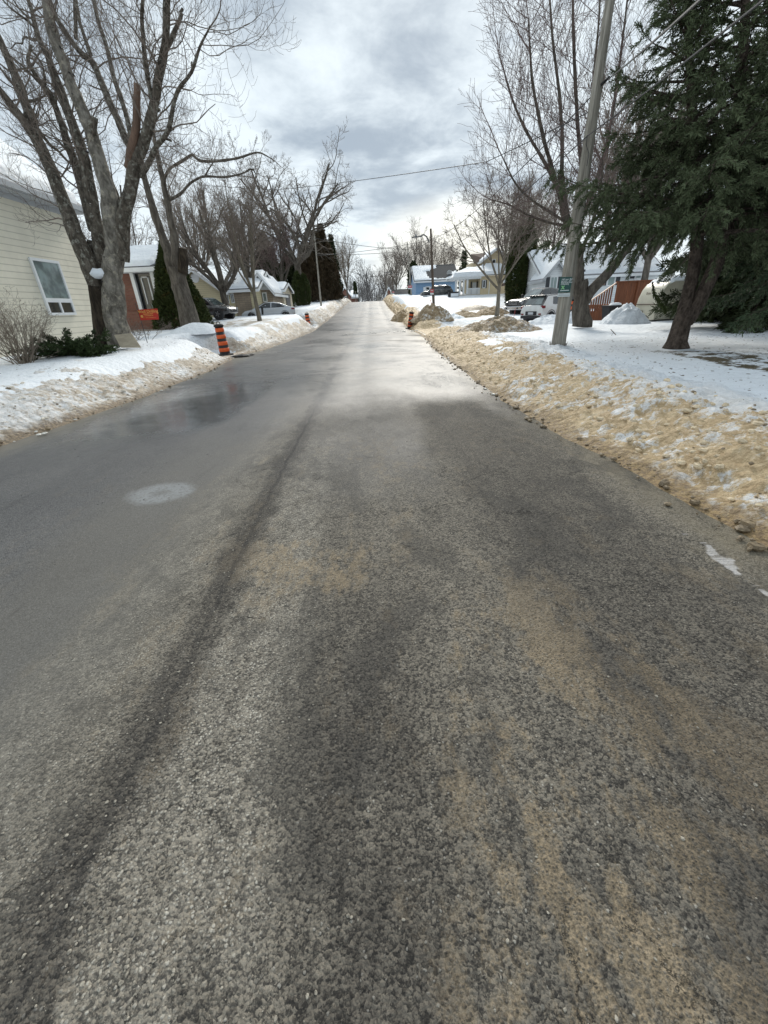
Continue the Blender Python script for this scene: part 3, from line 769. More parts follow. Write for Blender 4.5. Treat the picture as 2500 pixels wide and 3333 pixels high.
# dirty heaps
def pile(px, py, D, w, h, depth, mat, label, name='snow_pile', seed=1, rough=1.0, z0=None, cat='snow pile', group=None):
    p = at(px, py, D); cx, cy = p.x, p.y
    mb = MB(); n1, n2 = 64, 26; UV = []
    zb = T(cx, cy)-.12 if z0 is None else z0
    for i in range(n2+1):
        t = i/n2
        for j in range(n1):
            q = 2*math.pi*j/n1
            rr = t*(1+.22*noise.noise((math.cos(q)*1.4+seed*3, math.sin(q)*1.4, seed))+.10*noise.noise((math.cos(q)*4, math.sin(q)*4, seed*5.)))
            x = cx+math.cos(q)*rr*w/2; y = cy+math.sin(q)*rr*depth/2
            z = zb+h*(1-t**1.7)*1.08
            z += rough*(1-t*.6)*(.20*h*fract((x*1.6, y*1.6, seed*2.))+.13*h*(noise.ridged_multi_fractal((x*3.4, y*3.4, seed*4.), .9, 2.1, 3, 1, 2)-1)+.07*h*fract((x*8, y*8, z*8), 3))
            mb.v.append((x, y, z)); UV.append((3, y))
    for i in range(n2):
        for j in range(n1):
            j2 = (j+1) % n1; mb.f.append((i*n1+j, (i+1)*n1+j, (i+1)*n1+j2, i*n1+j2)); mb.mi.append(0)
    o = mb.build(name, mat, None, smooth=True, loc=(cx, cy, zb))
    return tag(o, label, cat, group)
pile(1408, 1050, 34.0, 3.4, 1.05, 3.0, 'pile', 'brown sandy snow heap at the foot of the street lamp pole', seed=2)
pile(1470, 1055, 34.6, 2.6, .45, 2.6, 'snowplain', 'low white snow heap just right of the brown heap by the lamp pole', seed=3)
pile(1625, 1095, 20.2, 4.3, .62, 3.4, 'pile', 'largest heap of brown muddy snow left of the near utility pole', seed=4, rough=1.25)
pile(1540, 1088, 20.3, 1.6, .24, 1.6, 'pile', 'small muddy snow lump at the left end of the largest muddy heap', seed=9, rough=1.2)
pile(1790, 1055, 23.5, 3.0, .46, 2.4, 'snowplain', 'white shovelled snow heap behind the wheel of the white hatchback', seed=5)
pile(1860, 1050, 23.0, 1.9, .55, 1.8, 'snowplain', 'small white snow heap between the near utility pole and the forked tree', seed=12)
pile(2036, 1032, 20.5, 2.3, .85, 2.2, 'snowplain', 'steep white snow heap between the black bin and the camper trailer', seed=6, rough=1.0)
pile(1545, 1012, 44, 4.0, .45, 3.0, 'mud', 'smooth brown mound in the snow left of the forked young tree', seed=7, rough=.5, cat='mound')
pile(1600, 1022, 38, 3.4, .62, 2.8, 'bankR', 'tan snow heap just left of the forked young tree trunk', seed=8)
pile(1510, 1050, 36, 3.2, .5, 3.0, 'bankR', 'low tan snow heap beside the brown heap at the driveway mouth', seed=10)
pile(1310, 1030, 44, 2.4, 1.0, 4.0, 'bankR', 'rounded tan snow heap behind the right traffic marker', seed=11)
pile(640, 1050, 22.5, 3.4, .45, 2.4, 'snowplain', 'low white snow mound at the foot of the cut-topped maple', seed=13, rough=.5)
# ================================================================== BARE TREES
def perp(d, rng):
    a = d.orthogonal().normalized(); a.rotate(Quaternion(d, rng.random()*6.283)); return a
def grow(wood, twig, p, d, L, r, lvl, st, rng):
    """one limb and, by recursion, what grows from it"""
    n = max(3, min(9, int(L/st['seg'])+2)) if lvl < st['max'] else 3
    pts = [p.copy()]; rads = [r]; step = L/n; d = d.normalized()
    last = lvl == st['max']
    end = st['tip'] if last else r*.34
    for i in range(n):
        w = st['wob'][min(lvl, len(st['wob'])-1)]
        d = d+Vector((rng.gauss(0, w), rng.gauss(0, w), rng.gauss(0, w)))+Vector((0, 0, st['up'][min(lvl, len(st['up'])-1)]))
        d.normalize()
        p = p+d*step; pts.append(p.copy()); rads.append(lerp(r, end, (i+1)/n))
    big = rads[0] > st['woodr']
    (wood if big else twig).tube(pts, rads, 7 if r > .05 else (5 if r > .02 else 3), cap=False)
    if last: return
    nc = st['kids'][lvl]; nc = max(1, int(nc*(.8+.4*rng.random())+.5))
    for k in range(nc):
        t = lerp(st['from'][lvl], 1.0, (k+rng.random()*.8)/nc)
        i = min(n-1, int(t*n)); fr = t*n-i
        q = pts[i].lerp(pts[i+1], fr); dd = (pts[i+1]-pts[i]).normalized()
        ang = R_(rng.gauss(st['ang'][lvl], 9)); ax = perp(dd, rng)
        dv = dd*math.cos(ang)+ax*math.sin(ang)
        ll = L*st['ratio'][lvl]*(1.15-.55*t)*(.75+.5*rng.random())
        rr = max(st['tip'], lerp(rads[i], rads[i+1], fr)*st['rr'])
        grow(wood, twig, q, dv, ll, rr, lvl+1, st, rng)
HOOK = dict(seg=.26, max=3, wob=[.10, .20, .26, .24], up=[.04, .02, .09, .42], woodr=.03, tip=.0028, kids=[6, 6, 7], **{'from': [.15, .12, .1]},
            ang=[48, 52, 55], ratio=[.62, .58, .36], rr=.55)
def limb(wood, pts, widths, D, offs=None, n=12, scale=.5425, px=True):
    """main limb through surveyed points; returns world points and radii"""
    P = []; Rr = []
    for i, (x, y) in enumerate(pts):
        dd = D+(offs[i] if offs else 0)
        q = at(x*scale, y*scale, dd) if px else Vector((x, y, 0)); P.append(q)
        Rr.append(widths[i]*scale*mpp(x*scale, y*scale, dd)*F_PX/F_PX*.5)
    # smooth resample
    PP = []; RR = []
    for i in range(len(P)-1):
        a = P[max(0, i-1)]; b = P[i]; c = P[i+1]; d = P[min(len(P)-1, i+2)]
        for k in range(4):
            t = k/4
            PP.append(.5*((2*b)+(c-a)*t+(2*a-5*b+4*c-d)*t*t+(3*b-a-3*c+d)*t*t*t))
            RR.append(lerp(Rr[i], Rr[i+1], t))
    PP.append(P[-1]); RR.append(Rr[-1])
    for i in range(1, len(PP)-1):
        j = .10*RR[i]; PP[i] = PP[i]+Vector((noise.noise(PP[i]*3)*j*2, noise.noise(PP[i]*3+Vector((9, 0, 0)))*j*2, 0))
        RR[i] *= 1+.13*noise.noise(PP[i]*2.2)
    if wood is not None: rough_tube(wood, PP, RR, n)
    return PP, RR
def rough_tube(mb, P, Rr, n):
    # subdivide along the length so the bark can be lumpy
    Q = []; W_ = []
    for i in range(len(P)-1):
        L = (P[i+1]-P[i]).length; m = max(1, min(6, int(L/max(.05, Rr[i]*.8))))
        for k in range(m): Q.append(P[i].lerp(P[i+1], k/m)); W_.append(lerp(Rr[i], Rr[i+1], k/m))
    Q.append(P[-1]); W_.append(Rr[-1])
    k0 = len(mb.v); mb.tube(Q, W_, n)
    for i, q in enumerate(Q):
        for j in range(n):
            v = Vector(mb.v[k0+i*n+j]); dv = v-q
            f = 1+.16*noise.noise((v.x*3.5, v.y*3.5, v.z*1.1))+.09*noise.noise((v.x*11, v.y*11, v.z*3))
            mb.v[k0+i*n+j] = tuple(q+dv*f)
def sprout(twig, wood, P, Rr, st, rng, num, length, t0=.2, t1=1.0, ang=50, lvl=1, rmin=.01):
    for k in range(num):
        t = lerp(t0, t1, (k+rng.random())/num); i = min(len(P)-2, int(t*(len(P)-1))); q = P[i].lerp(P[i+1], rng.random())
        dd = (P[i+1]-P[i]).normalized(); a = R_(rng.gauss(ang, 10)); ax = perp(dd, rng); dv = dd*math.cos(a)+ax*math.sin(a)
        grow(wood, twig, q, dv, length*(.6+.7*rng.random()), max(rmin, min(.022, Rr[i]*.22)*(.6+.6*rng.random())), lvl, st, rng)

# ---- the great many-stemmed maple beside the cream house
D1 = 15.0
b1 = at(375, 1128, D1); z1 = T(b1.x, D1)
maple = empty('maple_tree', (b1.x, D1, z1), 'largest bare maple, many-stemmed with one bleached stem, before the cream sided house', 'tree')
rt = random.Random(11)
A = MB(); tw = MB(); wd = MB()
LB = [  # (points in the survey frame, widths, depth offsets)
 ([(648, 2075), (608, 1880), (585, 1720)], [118, 100, 98], [0, 0, 0], 'dark'),
 ([(595, 1740), (520, 1560), (430, 1350), (330, 1080), (240, 880), (175, 770)], [95, 92, 82, 74, 64, 54], [0, 0, .1, .3, .5, .6], 'A'),
 ([(240, 880), (150, 740), (60, 620), (0, 540), (-150, 380)], [46, 45, 42, 38, 32], [.5, .5, .4, .3, 0], 'A'),
 ([(225, 830), (200, 740), (120, 520), (40, 330), (0, 240), (-80, 60)], [50, 48, 44, 40, 37, 32], [.5, .7, 1.0, 1.2, 1.3, 1.5], 'A'),
 ([(712, 2080), (688, 1850), (672, 1660), (690, 1450), (650, 1180), (590, 950), (520, 720), (430, 520), (370, 350), (310, 180), (280, 40), (240, -220)],
  [124, 122, 122, 108, 92, 82, 74, 66, 62, 60, 54, 44], [-.15, -.15, -.1, 0, 0, .1, .2, .3, .4, .5, .6, .8], 'B'),
 ([(545, 790), (556, 745), (562, 700)], [52, 48, 44], [.0, 0, 0], 'A'),
 ([(612, 1640), (590, 1400), (540, 1150), (490, 900), (430, 730), (370, 560), (320, 430), (285, 330)], [70, 70, 66, 60, 54, 48, 42, 34], [.2, .3, .4, .5, .7, .9, 1, 1.1], 'A'),
 ([(560, 1380), (520, 1250), (470, 1050), (405, 850), (378, 760)], [50, 46, 42, 42, 40], [.4, .5, .6, .8, .9], 'A'),
 ([(728, 1560), (735, 1430), (742, 1300), (785, 1150), (805, 1000), (852, 880), (900, 740), (930, 600), (955, 450), (982, 320), (1000, 150), (1000, 0), (1020, -200)],
  [84, 82, 78, 74, 74, 64, 58, 54, 50, 46, 42, 40, 30], [0, 0, -.1, -.2, -.3, -.4, -.5, -.6, -.7, -.8, -1, -1.1, -1.3], 'A'),
 ([(800, 900), (760, 840), (690, 680), (610, 500), (560, 380), (470, 300), (350, 130), (300, 0), (240, -160)], [42, 44, 41, 38, 34, 30, 26, 22, 16], [-.3, -.1, .3, .7, 1, 1.2, 1.5, 1.7, 2], 'A'),
 ([(790, 850), (775, 760), (730, 600), (680, 450), (640, 280), (590, 130), (565, 0), (540, -140)], [32, 30, 28, 26, 24, 22, 20, 14], [-.3, 0, .4, .7, .9, 1.2, 1.5, 1.7], 'A'),
 ([(910, 600), (880, 420), (860, 250), (852, 80), (870, -100)], [30, 27, 24, 22, 16], [-.6, -.9, -1.2, -1.5, -1.8], 'A'),
 ([(990, 310), (1040, 210), (1092, 80)], [28, 24, 18], [-.8, -.7, -.6], 'A'),
 ([(775, 1010), (795, 880), (815, 760), (820, 620), (823, 505)], [60, 50, 46, 40, 36], [-.3, -.45, -.5, -.5, -.5], 'torn'),
 ([(850, 1060), (885, 990), (940, 880), (1010, 780), (1060, 560), (1150, 430), (1200, 280), (1260, 160)], [34, 32, 28, 25, 22, 18, 14, 9], [-.3, -.5, -.9, -1.2, -1.5, -1.8, -2, -2.2], 'A'),
 ([(725, 1240), (700, 1160), (660, 1060), (640, 1010)], [26, 20, 16, 10], [0, .2, .4, .5], 'A'),
 ([(455, 230), (452, 100), (450, -60)], [22, 20, 16], [1.1, 1.3, 1.5], 'A'),
 ([(545, 330), (480, 140), (455, 0), (420, -120)], [24, 20, 18, 12], [.9, 1.1, 1.3, 1.4], 'A'),
]
mbs = {'A': MB(), 'B': MB(), 'dark': MB(), 'torn': MB()}
LP = []
for pts, wds, of, key in LB:
    P, Rr = limb(mbs[key], pts, wds, D1, of, 14 if max(wds) > 60 else 9); LP.append((P, Rr))
# torn stubs
for (a, b, w) in [((735, 1230), (742, 1170), 14), ((728, 1190), (722, 1110), 12), ((1010, 790), (1045, 770), 14), ((990, 830), (1030, 845), 14), ((930, 670), (960, 655), 20), ((1150, 400), (1150, 370), 12), ((545, 1560), (540, 1440), 44), ((1080, 80), (1098, 50), 18)]:
    limb(mbs['A'], [a, b], [w, w*.8], D1, [-.4, -.4] if a[0] > 700 else [.3, .3], 8)
mbs['A'].build('trunk', 'bark_big', maple, True); mbs['B'].build('bleached_stem', 'bark_pale', maple, True)
mbs['dark'].build('rotted_stem', 'bark_dark', maple, True); mbs['torn'].build('broken_snag', 'torn', maple, True)
for (x, y, r) in [(308, 238, 9), (374, 403, 7), (405, 420, 7), (410, 545, 7), (524, 912, 9), (658, 1548, 6), (652, 1692, 7), (560, 1230, 6), (668, 1760, 6)]:
    p = at(x*.5425, y*.5425, D1-.02); q = at(x*.5425, y*.5425, D1-.62)
    rr = r*.5425*mpp(x*.5425, y*.5425, D1)*.5
    # sit the hole rim on the bark surface
    best = None
    for (P, Rr) in LP[4:5]:
        for i in range(len(P)-1):
            for k in range(4):
                c = P[i].lerp(P[i+1], k/4); dd = (Vector((p.x, c.y, p.z))-c).length
                if best is None or dd < best[0]: best = (dd, c, lerp(Rr[i], Rr[i+1], k/4))
    yb = best[1].y-best[2]*.93
    hol = MB(); hol.lathe([(rr*.2, yb-.012), (rr, yb-.015), (rr*1.1, yb+.08)], (p.x, 0, p.z), 9, axis=1)
    hol.build('knot_hole', 'black', maple, True)
sc_ = MB(); pc = at(585*.5425, 1640*.5425, D1-.35)
for i in range(9):
    th = math.pi*i/8
sc_.lathe([(.001, -.12), (.19, -.10), (.25, 0), (.22, .08), (.12, .14), (.001, .15)], (pc.x, pc.y+.1, pc.z-.02), 14)
o = sc_.build('snow_cap', 'snowplain', maple, True)
for v in o.data.vertices: v.co += Vector((noise.noise(v.co*9), noise.noise(v.co*9+Vector((5, 0, 0))), noise.noise(v.co*9+Vector((0, 7, 0)))))*.05
for idx, (P, Rr) in enumerate(LP):
    if idx in (0, 5, 12, 13, 15): continue
    L = sum((P[i+1]-P[i]).length for i in range(len(P)-1))
    num = int(L*(3.4 if idx not in (4,) else 1.4)); t0 = .35 if idx in (1, 4, 6, 7, 8) else .12
    sprout(tw, wd, P, Rr, HOOK, rt, max(3, num), 2.3 if idx in (14, 8, 3, 9) else 1.8, t0, 1.0, 58, 1, .011)
    grow(wd, tw, P[-1], (P[-1]-P[-2]), 2.2, Rr[-1], 1, HOOK, rt)
print('maple twig verts', len(tw.v))
wd.build('branch', 'bark_big', maple, True); tw.build('crown', 'twig', maple)

# ---- second maple, top sawn off
D2 = 24.0; b2 = at(620, 1072, D2)
mp2 = empty('maple_tree', (b2.x, D2, T(b2.x, D2)), 'bare maple with a sawn-off torn top, before the cone-shaped cedar', 'tree')
A = MB(); tw = MB(); wd = MB(); rt = random.Random(21)
LB = [
 ([(1155, 2000), (1115, 1830), (1072, 1690), (1060, 1600)], [112, 96, 90, 92], [0, 0, 0, 0]),
 ([(1040, 1640), (1015, 1540), (980, 1430), (925, 1270), (875, 1100), (850, 960), (870, 900), (915, 760)], [58, 56, 50, 42, 36, 26, 20, 12], [0, .1, .2, .3, .4, .6, .8, 1]),
 ([(1062, 1620), (1050, 1480), (1038, 1380), (1000, 1200), (972, 1060), (945, 930), (920, 780), (905, 560)], [52, 46, 42, 36, 30, 26, 20, 11], [-.1, -.2, -.2, -.3, -.4, -.5, -.6, -.8]),
 ([(982, 1085), (1010, 1020), (1060, 985), (1110, 955), (1150, 930), (1185, 955), (1230, 968), (1330, 965), (1440, 945), (1540, 915), (1600, 935), (1660, 975)], [18, 17, 17, 16, 16, 15, 14, 13, 12, 10, 7, 4], [-.4]*3+[-.6]*3+[-.8]*3+[-1]*3),
 ([(1010, 1200), (1080, 1165), (1130, 1110), (1170, 1080), (1230, 1058), (1350, 1062), (1450, 1042), (1520, 1018), (1560, 1140)], [18, 16, 15, 14, 13, 11, 9, 7, 4], [-.3]*4+[-.5]*5),
 ([(1228, 1058), (1262, 1000), (1290, 960)], [9, 7, 5], [-.5, -.4, -.3]),
]
LP = []
for pts, wds, of in LB: LP.append(limb(A, pts, wds, D2, of, 12 if max(wds) > 40 else 7))
A.build('trunk', 'bark', mp2, True)
st = MB(); limb(st, [(1092, 1640), (1096, 1560), (1095, 1488)], [64, 60, 50], D2, [-.1, -.1, -.1], 9); st.build('broken_snag', 'bark_dark', mp2, True)
H2 = dict(HOOK); H2['tip'] = .0045
for idx, (P, Rr) in enumerate(LP[1:]):
    L = sum((P[i+1]-P[i]).length for i in range(len(P)-1)); sm_l = idx >= 2
    sprout(tw, wd, P, Rr, H2, rt, int(L*(2.6 if not sm_l else 2.6)), 2.1 if not sm_l else .75, .4 if not sm_l else .25, 1, 50, 1, .015 if not sm_l else .009)
    grow(wd, tw, P[-1], P[-1]-P[-2], 2.4 if not sm_l else .8, Rr[-1], 1, H2, rt)
wd.build('branch', 'bark', mp2, True); tw.build('crown', 'twig', mp2)

# ---- generic bare trees
def gen_tree(name, loc, label, H, r, st, seed, trunk_frac=.3, stems=6, spread_a=35, bark='bark', twm='twig', lean=(0, 0), group=None, fork=None, stemL=.62, cat='tree'):
    rng = random.Random(seed); root = empty(name, loc, label, cat, group)
    tr, wdm, twg = MB(), MB(), MB()
    p0 = Vector(loc)-Vector((0, 0, .25)); th = H*trunk_frac
    P = [p0+Vector((lean[0]*t*th+.03*math.sin(t*5)*th*.3, lean[1]*t*th, (th+.25)*t)) for t in (0, .12, .35, .6, .8, 1)]
    Rr = [r*1.35, r*1.1, r*.95, r*.88, r*.84, r*.8]
    rough_tube(tr, P, Rr, 11)
    for k in range(stems):
        az = 6.283*(k+rng.random()*.7)/stems; a = R_(spread_a*(.35+.9*rng.random())) if k else R_(5)
        d = Vector((math.cos(az)*math.sin(a), math.sin(az)*math.sin(a), math.cos(a)))
        q = P[-1].lerp(P[-2], rng.random()*.8)
        grow(tr, twg, q, d, H*stemL*(.75+.4*rng.random()), r*(.62 if k else .75)*(.7+.3*rng.random()), 0, st, rng)
    tr.build('trunk', bark, root, True)
    twg.build('crown', twm, root)
    return root
VASE = dict(seg=.8, max=4, wob=[.05, .07, .10, .12, .15], up=[.05, .07, .08, .08, .06], woodr=.045, tip=.006, kids=[7, 5, 4, 4], **{'from': [.25, .2, .15, .1]},
            ang=[34, 36, 38, 42], ratio=[.50, .55, .55, .55], rr=.56)
VASEN = dict(VASE); VASEN['tip'] = .0045; VASEN['kids'] = [8, 6, 5, 5]
GNARL = dict(VASE); GNARL.update(wob=[.14, .18, .2, .22, .22], up=[.05, .05, .06, .08, .1], ang=[50, 50, 48, 45], ratio=[.55, .55, .5, .5], tip=.009, kids=[6, 5, 4, 3])
FAR = dict(VASE); FAR.update(max=3, kids=[6, 5, 5], tip=.016, woodr=.07, ratio=[.5, .55, .55])
def onground(px, py, D): p = at(px, py, D); return Vector((p.x, p.y, T(p.x, p.y)))
# big forked tree behind the near utility pole
D3 = 19.0
b3 = onground(1893, 1045, D3)
bt = empty('maple_tree', b3, 'tall forked bare tree right behind the near utility pole', 'tree')
A = MB(); tw = MB(); wd = MB(); rt = random.Random(5)
LB = [
 ([(1893, 1062), (1890, 1000), (1890, 950), (1890, 920)], [62, 50, 47, 46], [0, 0, 0, 0]),
 ([(1880, 940), (1882, 860), (1876, 800), (1850, 730), (1838, 690), (1832, 640), (1826, 560)], [36, 34, 31, 28, 26, 24, 20], [0, 0, 0, .1, .2, .3, .4]),
 ([(1905, 985), (1925, 945), (1965, 905), (2010, 850), (2050, 800), (2090, 740), (2120, 650)], [30, 32, 30, 27, 24, 20, 14], [-.1, -.2, -.2, -.1, 0, .2, .4]),
 ([(1876, 810), (1890, 700), (1895, 560), (1880, 400), (1870, 200), (1865, 20), (1870, -120)], [22, 18, 15, 13, 11, 8, 6], [.2, .5, .8, 1, 1.2, 1.4, 1.6]),
 ([(1838, 700), (1800, 560), (1765, 430), (1735, 280), (1725, 150), (1720, 60)], [15, 13, 11, 9, 6, 4], [.2, 0, -.3, -.6, -.8, -1]),
 ([(1832, 650), (1780, 540), (1720, 440), (1670, 330), (1640, 230)], [13, 11, 9, 6, 4], [.3, .6, 1, 1.3, 1.5]),
 ([(1828, 590), (1830, 450), (1820, 300), (1800, 140), (1790, 0), (1780, -100)], [14, 12, 10, 8, 6, 4], [.4, .3, .1, 0, -.2, -.3]),
 ([(1900, 700), (1950, 560), (1985, 420), (2010, 260), (2030, 100), (2050, -60)], [15, 13, 11, 9, 7, 5], [.5, .9, 1.3, 1.6, 1.8, 2]),
 ([(1845, 725), (1790, 690), (1730, 650), (1680, 600), (1640, 520)], [11, 9, 7, 5, 4], [.1, -.2, -.5, -.8, -1]),
 ([(1850, 735), (1790, 725), (1720, 700), (1660, 668), (1600, 650)], [10, 8, 6, 5, 3], [.1, .4, .7, 1, 1.3]),
 ([(1882, 860), (1900, 800), (1925, 740), (1950, 640), (1965, 520)], [16, 14, 12, 9, 7], [0, -.4, -.8, -1.1, -1.3]),
 ([(1895, 520), (1920, 380), (1935, 220), (1950, 60), (1955, -80)], [12, 10, 8, 6, 5], [.8, .6, .3, .1, 0]),
]
LP = []
for pts, wds, of in LB: LP.append(limb(A, pts, wds, D3, of, 13 if max(wds) > 40 else 8, scale=1.0))
A.build('trunk', 'bark', bt, True)
V3 = dict(VASEN); V3.update(max=3, kids=[7, 6, 6, 5], up=[.06, .10, .11, .10], wob=[.06, .09, .12, .15], ratio=[.55, .58, .58, .5], ang=[36, 40, 44, 44], tip=.0042, rr=.58, seg=.5, **{'from': [.2, .12, .1, .1]})
for idx, (P, Rr) in enumerate(LP[3:]):
    L = sum((P[i+1]-P[i]).length for i in range(len(P)-1))
    sprout(tw, wd, P, Rr, V3, rt, int(L*3.4), 1.95, .12, 1, 48, 1, .014)
    grow(wd, tw, P[-1], P[-1]-P[-2], 2.0, Rr[-1], 1, V3, rt)
for (P, Rr) in (LP[1], LP[2]): sprout(tw, wd, P, Rr, V3, rt, 6, 1.6, .5, 1, 50, 1, .014)
print('big tree twig verts', len(tw.v))
wd.build('branch', 'twig_red', bt, True); tw.build('crown', 'twig_red', bt)
V2 = dict(VASE); V2.update(tip=.008)
# young forked tree, right
t = gen_tree('young_tree', onground(1617, 1022, 35.0), 'young bare forked tree in the snow before the cream house with the porch', 9.6, .15, dict(V2, kids=[7, 5, 5, 4]), 31, .22, 6, 44, 'bark_young', 'twig', (.03, 0), stemL=.62)
# left side trees
t = gen_tree('young_tree', onground(845, 1042, 30.0), 'slender pale-barked bare tree growing in the snow in front of the silver sedan', 8.9, .14, dict(V2, kids=[6, 5, 5, 4], up=[.07, .09, .1, .08, .06], ang=[34, 36, 40, 42], tip=.005), 8, .20, 6, 40, 'bark_young', 'twig', (-.04, 0), stemL=.66)
t = gen_tree('shade_tree', onground(738, 1015, 37.0), 'broad dark bare tree with low forking limbs between the black hatchback and the stone wall', 10.2, .30, dict(V2, wob=[.09, .12, .14, .15, .15], kids=[6, 5, 5, 4], tip=.0065), 14, .20, 7, 48, 'bark', 'twig', (.01, 0), stemL=.68)
t = gen_tree('shade_tree', onground(828, 1013, 43.0), 'dark bare tree whose trunk stands just left behind the slender pale tree', 10.5, .27, dict(V2, kids=[6, 5, 4, 4], tip=.007), 15, .30, 6, 32, 'bark', 'twig', (-.02, 0), stemL=.58)
t = gen_tree('shade_tree', onground(985, 1000, 62.0), 'large gnarled bare tree with arching limbs behind the paired columnar cedars', 17, .5, dict(GNARL, tip=.013, kids=[7, 5, 4, 4]), 27, .30, 7, 50, 'bark', 'twig', (0, 0), stemL=.60)
t = gen_tree('shade_tree', onground(925, 1000, 66.0), 'twiggy reddish bare tree between the small gabled garage and the gnarled tree', 13, .3, dict(V2, tip=.013, kids=[8, 6, 5, 3]), 28, .15, 8, 50, 'bark', 'twig_red', stemL=.62)
# background trees: three kinds, copied
def far_at(px, D, zoff=0): p = at(px, 950, D); return Vector((p.x, D, T(p.x, D)+zoff))
protoF = []
spots = [
 (60, 34, 9.5, 0, 'bare tree rising above the snowy roof of the cream sided house'),
 (200, 40, 11, 1, 'bare tree seen between the stems of the largest maple'),
 (430, 44, 10, 2, 'bare tree behind the white gable of the brick house'),
 (660, 58, 13, 1, 'bare tree behind the gable of the pale yellow bungalow'),
 (790, 62, 11, 2, 'bare tree above the snowy roof of the pale yellow bungalow'),
 (1130, 112, 13, 1, 'pale bare tree behind the second left pole near the crest'),
 (1290, 112, 12, 0, 'bare tree left of the lamp-bearing far pole at the crest'),
 (1350, 88, 11, 2, 'bare tree just left of the blue house'),
 (1400, 100, 10.5, 1, 'wide bare tree rising behind the snowy roof of the blue house'),
 (1258, 150, 13, 2, 'far bare tree right of the road just over the crest'),
 (1450, 105, 10, 1, 'small bare tree over the right end of the blue roof'),
 (1700, 56, 11.5, 1, 'bare tree behind the tall cedar pair and the cream awning house'),
 (1790, 60, 12, 2, 'bare tree above the snowy roof of the white gabled house'),
 (1650, 62, 11, 0, 'bare tree above the brick chimney of the cream porch house'),
 (1960, 44, 17, 1, 'very tall bare tree behind the spruce top'),
 (2090, 40, 17, 0, 'tall bare tree seen through the gaps of the spruce'),
]
for k, (px, D, H, kind, lab) in enumerate(spots):
    if kind >= len(protoF) or protoF[kind] is None:
        pass
    loc = far_at(px, D)
    if kind not in [q[0] for q in protoF]:
        FS = dict(FAR, kids=[8, 7, 6] if kind == 0 else [8, 6, 6], ang=[38, 42, 44] if kind != 1 else [28, 32, 40], tip=.012)
        rt_ = gen_tree('bare_tree', loc, lab, 12, .22, FS, 60+kind, .22, 8, 46 if kind != 1 else 26, 'bark', 'twig' if kind != 1 else 'twig_pale', group='bare trees standing behind the houses', stemL=.62)
        protoF.append((kind, rt_))
    else:
        rt_ = copy_tree([q[1] for q in protoF if q[0] == kind][0]); rt_['label'] = lab; rt_.location = loc
        rt_.rotation_euler.z = k*1.7
    rt_.scale = (H/12,)*3
# ================================================================== EVERGREENS
def sprays(P, D_, size, rng, per=7, lenr=(.8, 1.3), wid=.22, droop=0.0, flat=None):
    """P, D_ arrays (n,3): needle sprays as many narrow blades around each twig axis"""
    P = np.asarray(P); D_ = np.asarray(D_); n = len(P); rs = np.random.RandomState(rng)
    D_ = D_/np.linalg.norm(D_, axis=1, keepdims=True)
    P = np.repeat(P, per, 0); Dd = np.repeat(D_, per, 0); sz = np.repeat(np.asarray(size), per)[:, None]*rs.uniform(lenr[0], lenr[1], (n*per, 1))
    P = P+Dd*sz*rs.uniform(-.4, .9, (n*per, 1))
    r = rs.normal(size=(n*per, 3)); r -= Dd*(r*Dd).sum(1, keepdims=True); r /= np.linalg.norm(r, axis=1, keepdims=True)
    if flat: r[:, 2] *= flat
    a = Dd*.75+r*.65; a[:, 2] -= droop; a /= np.linalg.norm(a, axis=1, keepdims=True)
    w = np.cross(a, rs.normal(size=(n*per, 3))); w /= np.linalg.norm(w, axis=1, keepdims=True)
    v0 = P-w*sz*wid*.35; v1 = P+w*sz*wid*.35; v2 = P+a*sz*.55+w*sz*wid*.5; v3 = P+a*sz*1.0; v4 = P+a*sz*.55-w*sz*wid*.5
    V = np.stack([v0, v1, v2, v3, v4], 1).reshape(-1, 3)
    return V
def spray_mesh(V, name, mat, parent):
    V = V-np.array(origin(parent)); n = len(V)//5
    me = bpy.data.meshes.new(name); me.vertices.add(len(V)); me.vertices.foreach_set('co', V.astype(np.float32).ravel())
    me.loops.add(n*5); me.loops.foreach_set('vertex_index', np.arange(n*5, dtype=np.int32))
    me.polygons.add(n); me.polygons.foreach_set('loop_start', np.arange(0, n*5, 5, dtype=np.int32)); me.polygons.foreach_set('loop_total', np.full(n, 5, dtype=np.int32))
    me.materials.append(M[mat]); me.update(calc_edges=True)
    o = bpy.data.objects.new(name, me); COL.objects.link(o); o.parent = parent; return o
